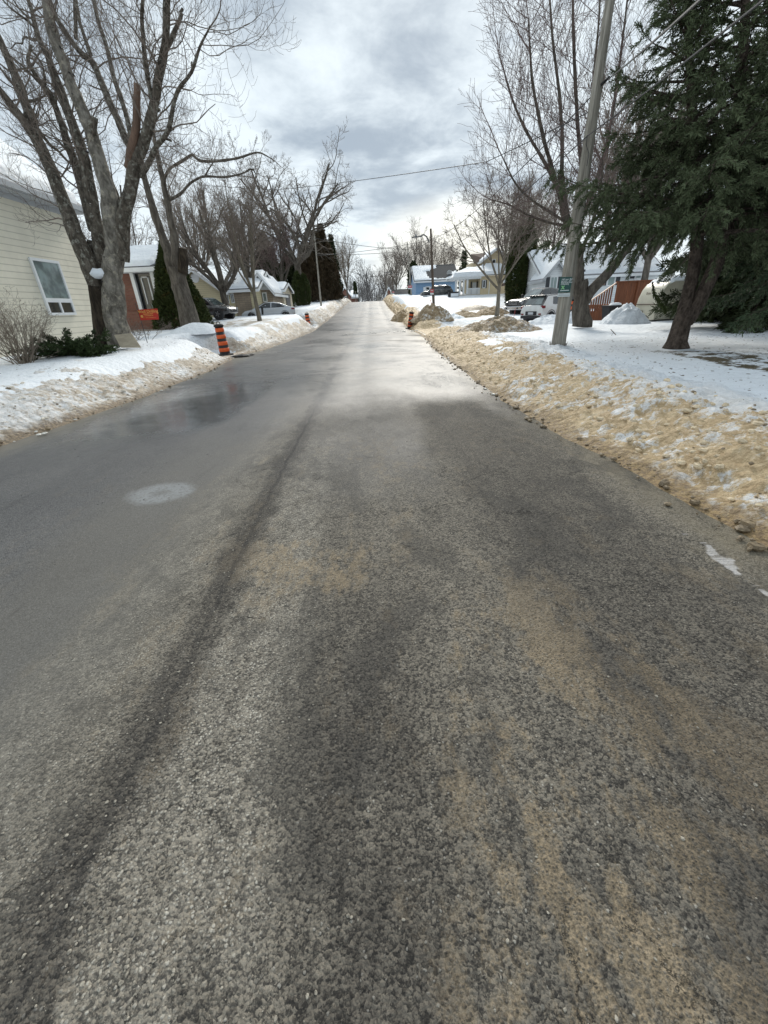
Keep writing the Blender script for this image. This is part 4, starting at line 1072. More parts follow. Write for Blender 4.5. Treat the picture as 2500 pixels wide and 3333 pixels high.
def spruce(loc, label, H, Rb, seed, z0=2.0, trunks=None, needle='needle', dens=1.0, size=.12, top_r=.3, droop=.35, az_ok=None, per=7, cat='spruce tree', zmax=None, nm='spruce_tree', rmul=None, per_whorl=9, extra=None):
    rng = random.Random(seed); root = empty(nm, loc, label, cat)
    tr = MB(); wdm = MB(); L0 = Vector(loc)
    if trunks:
        axis = None
        for P, Rr in trunks: rough_tube(tr, P, Rr, 12)
        axis = [q for q in trunks[0][0]]
    else:
        P = [L0+Vector((0, 0, -.2+(H+.2)*t)) for t in np.linspace(0, 1, 12)]; rough_tube(tr, P, [lerp(.26, .02, t)*H/12 for t in np.linspace(0, 1, 12)], 9); axis = P
    SP = []; SD = []; SS = []
    for axis, H, Rb, z0 in [(axis, H, Rb, z0)]+(extra or []):
        def ax(z):
            for i in range(len(axis)-1):
                if axis[i].z <= z <= axis[i+1].z: return axis[i].lerp(axis[i+1], (z-axis[i].z)/max(1e-6, axis[i+1].z-axis[i].z))
            return axis[-1].copy() if z > axis[-1].z else axis[0].copy()
        z = L0.z+z0; topz = L0.z+H
        while z < topz-.2 and (zmax is None or z < zmax):
            t = (z-L0.z)/H; Lb = Rb*(1-t)**.8+top_r
            if rmul: Lb *= rmul(t)
            nb = max(4, int(per_whorl*(.6+.6*(1-t))))
            for k in range(nb):
                az = 6.283*(k+rng.random())/nb
                if az_ok and not az_ok(az, t): continue
                L = Lb*(.62+.5*rng.random()); p = ax(z+rng.uniform(-.15, .15)); elev = R_(lerp(-14, 38, t)+rng.gauss(0, 7))
                d = Vector((math.cos(az)*math.cos(elev), math.sin(az)*math.cos(elev), math.sin(elev)))
                n = 9; step = L/n; pts = [p.copy()]
                for i in range(n):
                    d = d+Vector((rng.gauss(0, .05), rng.gauss(0, .05), rng.gauss(0, .03)-droop*.08*(1-t)+(.10 if i > 5 else 0)*1.0)); d.normalize(); p = p+d*step; pts.append(p.copy())
                wdm.tube(pts, [lerp(.012+.012*L, .004, i/n) for i in range(n+1)], 4, cap=False)
                # side shoots
                ns = int(L*9*dens)
                for s_ in range(ns):
                    u = lerp(.16, 1.0, (s_+rng.random())/ns); i = min(n-1, int(u*n)); q = pts[i].lerp(pts[i+1], u*n-i)
                    bd = (pts[i+1]-pts[i]).normalized(); side = bd.cross(Vector((0, 0, 1))).normalized()*(1 if s_ % 2 else -1)
                    a = bd*rng.uniform(.5, .9)+side*rng.uniform(.5, 1.0)+Vector((0, 0, rng.gauss(-.12, .16))); a.normalize()
                    sl = min(.95, L*.30)*(1.1-.75*u)*(.6+.7*rng.random())+.10
                    m = max(1, int(sl/(size*.62))); dd = a.copy()
                    bare = u < .34 and rng.random() < .65
                    cpt = q.copy(); tp = [q.copy()]
                    for j in range(m):
                        dd = (dd+Vector((0, 0, -.07-.05*rng.random()))).normalized(); cpt = cpt+dd*(sl/m); tp.append(cpt.copy())
                        if not bare or j > m*.6:
                            SP.append(cpt); SD.append(dd.copy()); SS.append(size*(.75+.5*rng.random()))
                            if rng.random() < .5:
                                sd2 = (dd+perp(dd, rng)*.9+Vector((0, 0, -.1))).normalized(); SP.append(cpt+sd2*size*.5); SD.append(sd2); SS.append(size*.8)
                    wdm.tube(tp, [.005]*len(tp), 3, cap=False)
                SP.append(pts[-1]); SD.append(d.copy()); SS.append(size*1.1)
            z += rng.uniform(.20, .34)/max(.6, dens)*(1.0 if Rb > 2 else .8)
    print(label[:30], 'sprays', len(SP))
    tr.build('trunk', 'spruce_bark', root, True); wdm.build('branch', 'spruce_bark', root)
    V = sprays([tuple(p) for p in SP], [tuple(p) for p in SD], SS, seed, per=per, wid=.17)
    spray_mesh(V, 'crown', needle, root)
    return root
# big spruce with two stems
DS = 11.2
bs = onground(2200, 1128, DS)
def pt(px, py, D, w):
    return at(px, py, D), w*mpp(px, py, D)*.5
def lm(lst):
    P = []; Rr = []
    for px, py, D, w in lst:
        a, b = pt(px, py, D, w); P.append(a); Rr.append(b)
    return P, Rr
tA = lm([(2196, 1150, DS, 92), (2202, 1112, DS, 60), (2222, 1050, DS, 52), (2240, 1005, DS, 50)])
tB = lm([(2222, 1035, DS, 38), (2232, 980, DS+.1, 36), (2250, 920, DS+.2, 36), (2262, 860, DS+.2, 34), (2270, 760, DS+.2, 36), (2262, 560, DS+.2, 32), (2250, 300, DS+.2, 26), (2238, 60, DS+.2, 20), (2230, -160, DS+.2, 14), (2226, -380, DS+.2, 7)])
tC = lm([(2234, 1050, DS, 42), (2275, 985, DS, 42), (2305, 920, DS, 42), (2335, 850, DS, 40), (2360, 760, DS, 42), (2390, 560, DS, 38), (2410, 300, DS, 32), (2425, 60, DS, 26), (2430, -200, DS, 18), (2432, -480, DS, 8)])
def az_main(az, t): return True
spruce(bs, 'great dark spruce on two stems leaning from bare ground at the right of the street', 8.5, 3.6, 7, 2.6, trunks=[(tB[0], tB[1]), tC, tA], size=.080, dens=.85, droop=.30, per=9, top_r=.25, rmul=lambda t: 1.22 if t < .36 else max(.72, 1.22-2.4*(t-.36)),
       zmax=10.5, per_whorl=7, extra=[(tC[0], 12.5, 2.4, 2.9)])
# nearer and farther evergreens at the right edge
p = at(2760, 900, 10.0)
spruce((p.x, p.y, T(p.x, p.y)), 'fresh green spruce at the right edge whose boughs reach down toward the hedge', 14, 2.5, 17, 1.7, needle='needle3', size=.09, dens=1.0, droop=.5, zmax=9.5, az_ok=lambda az, t: 1.9 < az < 5.6)
p = at(2520, 900, 15.5)
spruce((p.x, p.y, T(p.x, p.y)), 'tall shaded spruce filling the gap behind the two-stemmed spruce', 17, 2.7, 19, 1.2, needle='needle2', size=.18, dens=.8, droop=.4, zmax=12.5, per=8)
# hanging broken bough
def bough(px0, py0, px1, py1, D, parent_label):
    root = empty('hanging_bough', at(px0, py0, D), parent_label, 'bough'); A = MB()
    a, b = at(px0, py0, D), at(px1, py1, D); pts = [a, at(px0+3, lerp(py0, py1, .35), D), at(lerp(px0, px1, .45), lerp(py0, py1, .7), D), b]
    A.tube(pts, [.018, .016, .012, .006], 6); A.build('stem', 'spruce_bark', root)
    SP = []; SD = []; SS = []
    for i in range(3):
        for k in range(16):
            q = pts[i].lerp(pts[i+1], k/16); SP.append(tuple(q)); SD.append(tuple((pts[i+1]-pts[i]).normalized()+Vector((random.uniform(-.4, .4), random.uniform(-.4, .4), 0)))); SS.append(.055+.03*(i > 0))
    spray_mesh(sprays(SP, SD, SS, 3, 10), 'needles', 'cedar', root)
random.seed(3)
bough(2124, 918, 2168, 1010, 11.8, 'broken mossy spruce bough hanging down in front of the camper trailer')

# hedge of dark evergreens right, cedars etc.: leafy solids made of thousands of small sprays
def leafy(name, loc, label, cat, H, R, prof, mat, n, size, seed, lobes=.18, group=None, trunk=True, flat=1.0, up=.6, sx=1.0, sy=1.0, tips=0):
    rng = random.Random(seed); root = empty(name, loc, label, cat, group); L0 = Vector(loc)
    SP = []; SD = []; SS = []
    for i in range(n):
        t = rng.random()**.85; az = rng.random()*6.283
        rr = prof(t)*R*(1+lobes*noise.noise((math.cos(az)*1.6, math.sin(az)*1.6, t*H*.7+seed))*2+.5*lobes*noise.noise((math.cos(az)*5, math.sin(az)*5, t*H*2.2+seed)))
        k = 1-.42*rng.random()**2.2
        x, y = math.cos(az)*rr*k*sx, math.sin(az)*rr*k*sy
        SP.append((L0.x+x, L0.y+y, L0.z+t*H+rng.uniform(-.05, .05))); SD.append((math.cos(az)*.7+rng.gauss(0, .25), math.sin(az)*.7+rng.gauss(0, .25), up+rng.gauss(0, .25))); SS.append(size*(.7+.6*rng.random()))
    if trunk:
        tr = MB(); tr.tube([L0-Vector((0, 0, .2)), L0+Vector((0, 0, H*.4)), L0+Vector((0, 0, H*.8))], [.05+.03*R, .04+.02*R, .02], 6)
        core = MB(); core.lathe([(max(.01, prof(t)*R*.62), t*H*.97) for t in np.linspace(0.02, 1, 14)], (0, 0, 0), 12)
        tr.build('trunk', 'bark', root, True)
    V = sprays(SP, SD, SS, seed, 7, wid=.34)
    spray_mesh(V, 'crown' if cat != 'shrub' else 'foliage', mat, root)
    return root
cone = lambda t: (1-t)**.75*(.86+.3*math.sin(min(1, t*3)*math.pi/2)) if t < 1 else 0
colm = lambda t: (min(1, .72+t*1.1))*(1-max(0, (t-.62)/.38)**1.7)
hedg = lambda t: 1.0*(1-max(0, (t-.75)/.25)**2*.6)
leafy('cone_cedar', onground(592, 1040, 27.0), 'large cone-shaped green cedar behind the cut-topped maple', 'cedar', 4.3, 1.58, lambda t: (1-t**1.35)*.98+.03, 'cedar', 16000, .085, 3, .10)
leafy('cone_cedar', onground(937, 1003, 56.0), 'small cone-shaped cedar right of the little gabled garage', 'cedar', 2.6, .85, lambda t: (1-t**1.5), 'cedar', 2200, .12, 4, .1)
leafy('column_cedar', onground(979, 1001, 60.0), 'left of the two narrow upright cedars beside the front left utility pole', 'cedar', 3.8, .62, colm, 'cedar', 2200, .12, 5, .1, 'narrow cedars behind the front left pole')
leafy('column_cedar', onground(999, 1000, 60.5), 'right of the two narrow upright cedars beside the front left utility pole', 'cedar', 3.5, .62, colm, 'cedar', 2000, .12, 6, .1, 'narrow cedars behind the front left pole')
leafy('column_cedar', onground(1671, 1003, 46.0), 'broader of two fused tall columnar cedars left of the black pickup', 'cedar', 6.5, .92, colm, 'cedar', 9500, .11, 7, .10, 'fused tall cedars')
leafy('column_cedar', onground(1700, 1003, 46.6), 'taller slimmer of two fused tall columnar cedars left of the black pickup', 'cedar', 7.3, .68, colm, 'cedar', 7500, .11, 8, .10, 'fused tall cedars')
leafy('column_cedar', onground(1347, 985, 84.0), 'dark narrow cedar at the left corner of the blue house', 'cedar', 5.0, 1.0, colm, 'needle2', 1800, .2, 9, .15)
# brown hedge-like old cedars, left, near crest
for k, (px, D, H, R) in enumerate([(1016, 74, 7.6, 1.9), (1040, 76, 9.4, 2.1), (1062, 78, 10.4, 1.9), (1079, 80, 8.0, 1.5)]):
    lab = ['leftmost', 'second from the left', 'tallest', 'rightmost'][k]+' of the winter-burnt brown cedars in a row left of the crest'
    leafy('old_cedar', far_at(px, D), lab, 'cedar', H, R, lambda t: (.95-.25*t)*(1-max(0, (t-.5)/.5)**1.1*.88), 'browncedar', 6500, .20, 40+k, .40, 'winter-burnt brown cedars', up=.9)
leafy('dark_spruce', far_at(880, 72), 'broad dark evergreen behind the small gabled garage', 'evergreen', 9, 3.0, lambda t: (1-t**1.2), 'needle2', 8000, .28, 51, .35)
leafy('dark_spruce', far_at(950, 76), 'dark round evergreen just right of the little gabled garage roof', 'evergreen', 6.5, 3.2, lambda t: (1-t**2.2), 'needle2', 4500, .28, 52, .3)
leafy('dark_spruce', far_at(1092, 84), 'slim dark spruce right of the brown cedar row by the second left pole', 'evergreen', 9.5, 1.3, lambda t: (1-t**1.1)*.9+.04, 'needle2', 3000, .22, 53, .3)
leafy('dark_spruce', far_at(1157, 150), 'far dark spruce rising over the crest behind the brick gable houses', 'evergreen', 7.6, 1.0, lambda t: (1-t)*.95+.04, 'needle2', 900, .3, 54, .3)
leafy('dark_spruce', far_at(1507, 92), 'thin sparse spruce between the blue house and the cream porch house', 'evergreen', 6.8, 1.6, lambda t: (1-t)*.8+.05, 'needle2', 420, .30, 55, .6)
# dark yew hedge at right behind the trailer's end
for k, (px, D, R, H) in enumerate([(2335, 20.5, 1.35, 3.6), (2420, 19.0, 1.6, 4.6), (2520, 18.0, 1.8, 5.4)]):
    p = at(px, 1045, D)
    lab = ['leftmost dark evergreen bush touching the end of the camper trailer', 'middle dark evergreen bush in the hedge behind the two-stemmed spruce', 'rightmost dark evergreen bush at the edge of the picture'][k]
    leafy('yew_bush', (p.x, p.y, T(p.x, p.y)-.1), lab, 'bush', H, R, lambda t: .95*(1-max(0, (t-.55)/.45)**2*.75), 'needle2', 12000, .13, 70+k, .25, 'dark evergreen bushes')
# low juniper by the cream house
def juniper():
    root = empty('juniper_shrub', onground(215, 1120, 13.2), 'low spreading green juniper pressed down by snow below the tilted window', 'shrub'); rng = random.Random(4)
    SP = []; SD = []; SS = []; A = MB(); c0 = at(215, 1105, 13.2); z0 = T(c0.x, c0.y)
    c0 = Vector((c0.x, c0.y, z0+.06))
    for k in range(64):
        az = rng.random()*6.283; L = .40+.75*rng.random(); el = R_(rng.uniform(2, 62))
        d = Vector((math.cos(az)*math.cos(el)*1.15, math.sin(az)*math.cos(el)*.7, math.sin(el)*.66)).normalized(); n = 8; p = c0+Vector((rng.gauss(0, .30), rng.gauss(0, .14), 0)); pts = [p.copy()]
        for i in range(n):
            d = (d+Vector((0, 0, -.06))+Vector((rng.gauss(0, .06), rng.gauss(0, .06), 0))).normalized(); p = p+d*L/n; pts.append(p.copy())
            if i > 0:
                for q in range(7):
                    sd = (d+perp(d, rng)*.8).normalized(); SP.append(tuple(p+sd*.06*rng.random()-d*rng.random()*L/n)); SD.append(tuple(sd)); SS.append(.05+.03*rng.random())
        A.tube(pts, [.012]+[.006]*n, 4, cap=False)
    A.build('stem', 'bark_dark', root); spray_mesh(sprays(SP, SD, SS, 9, 8, wid=.28), 'foliage', 'juniper', root)
juniper()
# bare shrubs
def bare_shrub(loc, label, H, W_, n, seed, mat='twig_pale', tip=.0025, r=.011):
    rng = random.Random(seed); root = empty('bare_shrub', loc, label, 'shrub'); A = MB()
    st = dict(seg=.25, max=3, wob=[.10, .16, .2, .2], up=[.06, .03, .02, 0], woodr=9, tip=tip, kids=[4, 3, 3], **{'from': [.25, .2, .2]}, ang=[32, 38, 40], ratio=[.55, .5, .5], rr=.6)
    for k in range(n):
        az = rng.random()*6.283; a = R_(rng.uniform(4, 52)); d = Vector((math.cos(az)*math.sin(a)*W_, math.sin(az)*math.sin(a)*W_, math.cos(a)))
        grow(A, A, Vector(loc)+Vector((rng.gauss(0, .12)*W_, rng.gauss(0, .1), -.1)), d, H*(.6+.4*rng.random()), r*(.7+.5*rng.random()), 0, st, rng)
    A.build('branch', mat, root)
bare_shrub(onground(60, 1140, 12.2), 'dense bare brown shrub at the left edge in front of the cream house', 1.75, 1.0, 46, 5, 'twig_pale', .0026, .013)
bare_shrub(onground(455, 1090, 18.5), 'small bare twiggy shrub behind the red yard sign', .9, 1.6, 16, 6, 'twig', .004, .010)
bare_shrub(onground(1725, 985, 44), 'small dry shrub between the tall cedars and the black pickup', 1.0, 1.0, 10, 8, 'twig_pale', .007, .014)
bare_shrub(onground(540, 1035, 24.5), 'snow-dusted low shrub at the foot of the cone-shaped cedar', .6, 1.3, 9, 18, 'twig', .005, .010)
# ================================================================== HOUSES
def snow_on(root, A, B, C, D, th, name='roof_snow', edge=.22, holes=None, amp=.25, parent=None):
    """snow blanket over roof plane A-B (eave) D-C (ridge)"""
    A, B, C, D = map(Vector, (A, B, C, D)); nrm = (B-A).cross(D-A).normalized()
    if nrm.z < 0: nrm = -nrm
    nx = max(8, min(48, int((B-A).length/.22))); ny = max(6, min(30, int((D-A).length/.22)))
    mb = MB(); Lx = (B-A).length; Ly = (D-A).length; keep = set()
    for j in range(ny+1):
        for i in range(nx+1):
            u, v = i/nx, j/ny
            p = A.lerp(B, u).lerp(D.lerp(C, u), v)
            dd = min(u*Lx, (1-u)*Lx, v*Ly)
            h = th*math.sqrt(max(0, min(1, dd/edge)))*(1+amp*noise.noise(p*.7)+.15*noise.noise(p*2.5))
            if holes: h = min(h, holes(u, v)*th*2-.05)
            q = p+nrm*max(h, -.03)+Vector((0, 0, -.01))
            mb.v.append(tuple(q))
    for j in range(ny):
        for i in range(nx): mb.f.append((j*(nx+1)+i, j*(nx+1)+i+1, (j+1)*(nx+1)+i+1, (j+1)*(nx+1)+i)); mb.mi.append(0)
    return mb.build(name, 'snowplain', root, True)
def gable(root, x0, x1, y0, y1, zb, zw, zr, ridge, wall, roofm='shingle', oh=.35, th=.22, snow=True, trim='white', gable_m=None, sides=('a', 'b'), snow_sides=(0, 1), holes=None, prefix=''):
    """box house with a gable roof, ridge along 'x' or 'y'"""
    W = MB()
    if ridge == 'y': pent = lambda y: [(x0, y, zb), (x1, y, zb), (x1, y, zw), ((x0+x1)/2, y, zr), (x0, y, zw)]
    else: pent = lambda x: [(x, y0, zb), (x, y1, zb), (x, y1, zw), (x, (y0+y1)/2, zr), (x, y0, zw)]
    a, b = (y0, y1) if ridge == 'y' else (x0, x1)
    W.poly(pent(a)); W.poly(pent(b)[::-1])
    pa, pb = pent(a), pent(b)
    for i, j in ((0, 4), (1, 2)): W.quad(pa[i], pb[i], pb[j], pa[j])
    w = W.build('wall', wall, root)
    k = (zr-zw)/((x1-x0)/2 if ridge == 'y' else (y1-y0)/2)
    Rf = MB(); tr = MB()
    planes = []
    t = .12
    if ridge == 'y':
        xm = (x0+x1)/2; ya, yb = y0-oh, y1+oh
        for s, xe in ((0, x0-oh), (1, x1+oh)):
            ze = zw-k*oh; e0, e1, r1, r0 = (xe, ya, ze), (xe, yb, ze), (xm, yb, zr), (xm, ya, zr)
            planes.append((e0, e1, r1, r0))
            Rf.slab([e0, e1, r1, r0], (0, 0, t))
            sgn = -1 if s == 0 else 1
            tr.slab([(xe+sgn*.003, ya, ze-.10), (xe+sgn*.003, yb, ze-.10), (xe+sgn*.003, yb, ze+t-.01), (xe+sgn*.003, ya, ze+t-.01)], (sgn*.03, 0, 0))
            for yy, dy_ in ((ya, -.03), (yb, .03)):
                tr.slab([(xe, yy, ze-.12), (xm, yy, zr-.12), (xm, yy, zr+t-.02), (xe, yy, ze+t-.02)], (0, dy_, 0))
    else:
        ym = (y0+y1)/2; xa, xb = x0-oh, x1+oh
        for s, ye in ((0, y0-oh), (1, y1+oh)):
            ze = zw-k*oh; e0, e1, r1, r0 = (xa, ye, ze), (xb, ye, ze), (xb, ym, zr), (xa, ym, zr)
            planes.append((e0, e1, r1, r0))
            Rf.slab([e0, e1, r1, r0], (0, 0, t))
            sgn = -1 if s == 0 else 1
            tr.slab([(xa, ye+sgn*.003, ze-.10), (xb, ye+sgn*.003, ze-.10), (xb, ye+sgn*.003, ze+t-.01), (xa, ye+sgn*.003, ze+t-.01)], (0, sgn*.03, 0))
            for xx, dx_ in ((xa, -.03), (xb, .03)):
                tr.slab([(xx, ye, ze-.12), (xx, ym, zr-.12), (xx, ym, zr+t-.02), (xx, ye, ze+t-.02)], (dx_, 0, 0))
    rf = Rf.build('roof', roofm, root); tr.build('fascia', trim, rf)
    if snow:
        for s in snow_sides:
            e0, e1, r1, r0 = [Vector(q)+Vector((0, 0, t+.005)) for q in planes[s]]
            sl = .05; ru = (e1-e0).normalized()*.12
            P = [e0.lerp(r0, sl)+ru, e1.lerp(r1, sl)-ru, r1-ru, r0+ru]
            snow_on(rf, *P, th*.55, holes=holes if s == 0 else None)
    return w, rf, planes
def win(root, axis, c, a0, a1, z0, z1, face, pane='glass_dark', frame='white', fw=.07, mull=(), cross=(), shut=None, name='window', sill=True):
    """window on plane axis=c ('x' or 'y'), spanning a0..a1; face = outward sign"""
    def B(mb, p0, p1, q0, q1, d0, d1):
        lo, hi = min(c+face*d0, c+face*d1), max(c+face*d0, c+face*d1)
        if axis == 'x': mb.box((lo, p0, q0), (hi, p1, q1))
        else: mb.box((p0, lo, q0), (p1, hi, q1))
    f = MB(); B(f, a0-fw, a0, z0-fw, z1+fw, .004, .06); B(f, a1, a1+fw, z0-fw, z1+fw, .004, .06)
    B(f, a0, a1, z1, z1+fw, .004, .058); B(f, a0, a1, z0-fw, z0, .004, .058)
    for m in mull: B(f, m-.025, m+.025, z0, z1, .004, .050)
    for m in cross: B(f, a0, a1, m-.03, m+.03, .004, .052)
    w = f.build(name, frame, root)
    g = MB(); B(g, a0, a1, z0, z1, .003, .022); g.build('pane', pane, w)
    if shut:
        wd = shut
        for s0, s1 in ((a0-fw-wd-.02, a0-fw-.02), (a1+fw+.02, a1+fw+wd+.02)):
            s = MB(); B(s, s0, s1, z0-.03, z1+.03, .004, .04); s.build('shutter', 'shutter' if frame != 'shutter' else 'white', root)
    return w
# --- cream sided house, left
XW = -12.0
c0 = at(150, 1100, 17); hz = 0.55
ch = empty('cream_house', (XW-4, 17, hz), 'large cream vinyl sided house with one tall window, at the left edge', 'house')
W = MB(); y0, y1, ze, zr_ = 5.0, 20.6, 5.62, 9.4; xb_ = XW-8.5; xm = (XW+xb_)/2
W.quad((XW, y0, hz-.5), (XW, y1, hz-.5), (XW, y1, ze), (XW, y0, ze)); W.poly([(XW, y1, hz-.5), (xb_, y1, hz-.5), (xb_, y1, ze), (xm, y1, zr_-.3), (XW, y1, ze)])
W.quad((xb_, y0, hz-.5), (xb_, y1, hz-.5), (xb_, y1, ze), (xb_, y0, ze)); W.poly([(XW, y0, hz-.5), (xb_, y0, hz-.5), (xb_, y0, ze), (xm, y0, zr_-.3), (XW, y0, ze)])
W.build('wall', 'cream_siding', ch)
k = (zr_-ze)/(XW-xm); oh = .42
ef, eb = (XW+oh), (xb_-oh); zf = ze-.02
R1 = MB(); R1.slab([(ef, y0-.4, zf), (ef, y1+.45, zf), (xm, y1+.45, zr_), (xm, y0-.4, zr_)], (0, 0, .14)); R1.slab([(eb, y0-.4, zf), (eb, y1+.45, zf), (xm, y1+.45, zr_), (xm, y0-.4, zr_)], (0, 0, .14))
rf = R1.build('roof', 'roofgrey', ch)
G = MB(); G.box((ef+.003, y0-.4, zf-.06), (ef+.11, y1+.45, zf+.10)); G.box((XW+.003, y0-.38, zf-.09), (ef-.002, y1+.43, zf-.004)); G.box((XW+.004, y0, zf-.26), (XW+.022, y1, zf-.092)); G.build('gutter', 'grey_trim', rf)
snow_on(rf, (ef-.05, y0-.4, zf+.15), (ef-.05, y1+.35, zf+.15), (lerp(ef, xm, .62), y1+.35, lerp(zf, zr_, .62)+.15), (lerp(ef, xm, .62), y0-.4, lerp(zf, zr_, .62)+.15), .28)
CB = MB(); CB.box((XW+.002, y1-.09, hz-.4), (XW+.03, y1+.02, ze-.30)); CB.build('corner_board', 'white', ch)
yA, yB = 17.32, 18.66
w = MB()
zt, zs, zb = 3.58, 2.32, 1.90
for (a, b, c_, d) in ((yA-.09, yA, zb-.09, zt+.09), (yB, yB+.09, zb-.09, zt+.09), (yA, yB, zt, zt+.09), (yA, yB, zb-.09, zb), (yA, yB, zs-.07, zs+.07), ((yA+yB)/2-.04, (yA+yB)/2+.04, zb, zs-.07)):
    w.box((XW+.004, a, c_), (XW+.075, b, d))
wo_ = w.build('window', 'white', ch)
g = MB(); g.box((XW+.003, yA, zs+.07), (XW+.03, yB, zt)); g.build('upper_pane', mat_glass('curtained_window_glass', (.17, .22, .215), .10), wo_)
g = MB(); g.box((XW+.003, yA, zb), (XW+.03, yB, zs-.07)); g.build('lower_pane', 'glass_dark', wo_)
# --- brick house with white gabled porch
D = 27.0
bh = empty('brick_house', (-16, 30, 1.0), 'red brick house with a white gabled snow-capped porch, right of the largest maple', 'house')
zb = .9
gable(bh, -24, -16.4, 28.6, 38, zb-.4, 4.0, 6.2, 'x', 'brick', 'dark', .4, .3)
P = MB(); P.box((-16.5, 27.0, zb-.5), (-12.15, 30.6, 1.95)); P.build('porch_base', 'brick', bh)
P = MB(); P.box((-16.45, 27.25, 1.9), (-13.55, 27.35, 3.9)); P.box((-12.50, 30.1, 1.95), (-12.30, 30.55, 3.9)); P.box((-14.69, 30.3, 1.95), (-12.35, 30.4, 3.9)); P.build('porch_wall', 'brick', bh)
for (x, y) in ((-12.32, 27.15), (-12.30, 30.35), (-13.45, 27.14)):
    c = MB(); c.box((x-.10, y-.10, 1.95), (x+.10, y+.10, 3.88)); c.build('porch_column', 'white', bh)
P = MB(); P.box((-13.4, 27.32, 2.0), (-12.45, 27.42, 3.85)); P.build('porch_dark_panel', 'glass_dark', bh)
P = MB()
for a, b, c_, d in ((-13.1, -13.04, 2.3, 3.7), (-12.72, -12.66, 2.3, 3.7), (-13.1, -12.66, 3.64, 3.7)): P.box((a, 27.26, c_), (b, 27.315, d))
P.build('inner_door_frame', 'white', bh)
P = MB(); P.box((-12.28, 27.5, 2.2), (-12.22, 27.56, 3.8)); P.box((-12.28, 28.0, 2.2), (-12.22, 28.06, 3.8)); P.box((-12.28, 27.561, 2.9), (-12.23, 27.999, 2.95)); P.box((-12.28, 27.561, 3.74), (-12.23, 27.999, 3.8)); P.build('storm_door', 'white', bh)
P = MB(); P.box((-16.45, 26.95, 3.88), (-12.1, 30.7, 4.14)); P.build('porch_beam', 'white', bh)
gw, gr, pl = gable(bh, -16.0, -12.15, 27.0, 30.65, 4.143, 4.16, 5.15, 'x', 'white_siding', 'dark', .30, .30)
# --- pale yellow bungalow (gabled wing, stone front, white gabled end)
yb = empty('yellow_bungalow', (-14, 42, 1.6), 'pale yellow bungalow with a snowy roof and a buff stone front, behind the black hatchback', 'house')
def X(px, D): return at(px, 950, D).x
def Z(px, py, D): return at(px, py, D).z
Dy = 40.0
zb = 1.3
gx0, gx1 = X(560, Dy), X(722, Dy)
zpk = Z(628, 884, Dy)
gable(yb, gx0, gx1, Dy, Dy+8, zb, Z(714, 946, Dy), zpk+.1, 'y', 'yellow_siding', 'dark', .3, .28)
v = MB(); c = at(634, 905, Dy-.02); v.lathe([(.0, -.02), (.34, -.02), (.36, .02), (.0, .03)], (c.x, c.y, c.z), 18, axis=1); v.build('round_vent', 'white', yb)
mx0, mx1 = gx1+.01, X(832, Dy+1)
zw = Z(770, 943, Dy+1)
gable(yb, mx0, mx1, Dy+1, Dy+9, zb, zw, Z(760, 893, Dy+5), 'x', 'yellow_siding', 'dark', .35, .30)
s = MB(); s.box((X(759, Dy+.9), Dy+.90, zb), (X(812, Dy+.9), Dy+.985, zw-.25)); s.build('stone_facing', 'stone', yb)
for a, b in ((732, 739), (753, 760)):
    pass
for a, b in ((731, 741), (748, 758)):
    x0, x1 = X(a, Dy+1), X(b, Dy+1); win(yb, 'y', Dy+1, x0+.04, x1-.04, Z(745, 985, Dy+1), Z(745, 958, Dy+1), -1, mull=((x0+x1)/2,), fw=.06)
# white gabled cross wing
Dw = 43.0
gable(yb, X(812, Dw), X(885, Dw), Dw, Dw+6, zb+.3, Z(872, 946, Dw), Z(860, 893, Dw), 'y', 'stone', 'dark', .3, .25)
s = MB(); s.poly([(X(845, Dw), Dw-.02, Z(850, 943, Dw)), (X(880, Dw), Dw-.02, Z(878, 943, Dw)), (X(862, Dw), Dw-.02, Z(862, 905, Dw))]); s.build('gable_boards', 'white_siding', yb)
x0, x1 = X(855, Dw), X(864, Dw); win(yb, 'y', Dw, x0, x1, Z(858, 980, Dw), Z(858, 955, Dw), -1, pane='glass', fw=.08)
# small gabled garage
Dg = 47.0
sg = empty('garage', (X(898, Dg), Dg+2, 1.6), 'little cream garage with a snowy roof and dark door, behind the silver sedan', 'garage')
gable(sg, X(876, Dg), X(920, Dg), Dg, Dg+5, 1.4, Z(900, 946, Dg), Z(900, 926, Dg+2.5), 'x', 'buff_shingle', 'dark', .25, .25)
d_ = MB(); d_.box((X(920, Dg)+.004, Dg+1.2, 1.7), (X(920, Dg)+.05, Dg+3.6, Z(915, 955, Dg))); d_.build('garage_door', 'dark', sg)
# --- brick gable houses left of the crest
Df = 135.0
for (px0, px1, ppk, pye, wall, nm_, lab, snow_) in ((1108, 1140, 936, 956, 'brick', 'brick_house', 'left of the two far brick gable houses just over the crest', True), (1140, 1162, 947, 966, 'brick', 'brick_house', 'right of the two far brick houses just over the crest, its roof snowy', True)):
    DD = Df if px0 == 1108 else Df+12
    h = empty(nm_, (X((px0+px1)/2, DD), DD, 1.5), lab, 'house', 'far brick houses')
    if px0 == 1108:
        gable(h, X(px0, DD), X(px1-2, DD), DD, DD+9, .5, Z(1125, pye+3, DD), Z(1125, ppk, DD), 'y', wall, 'shingle', .3, .2)
        win(h, 'y', DD, X(1120, DD), X(1127, DD), Z(1120, 975, DD), Z(1120, 966, DD), -1, fw=.12)
    else: gable(h, X(px0, DD), X(px1, DD), DD, DD+14, .5, Z(1150, pye+3, DD), Z(1150, ppk, DD+7), 'x', wall, 'shingle', .3, .3)
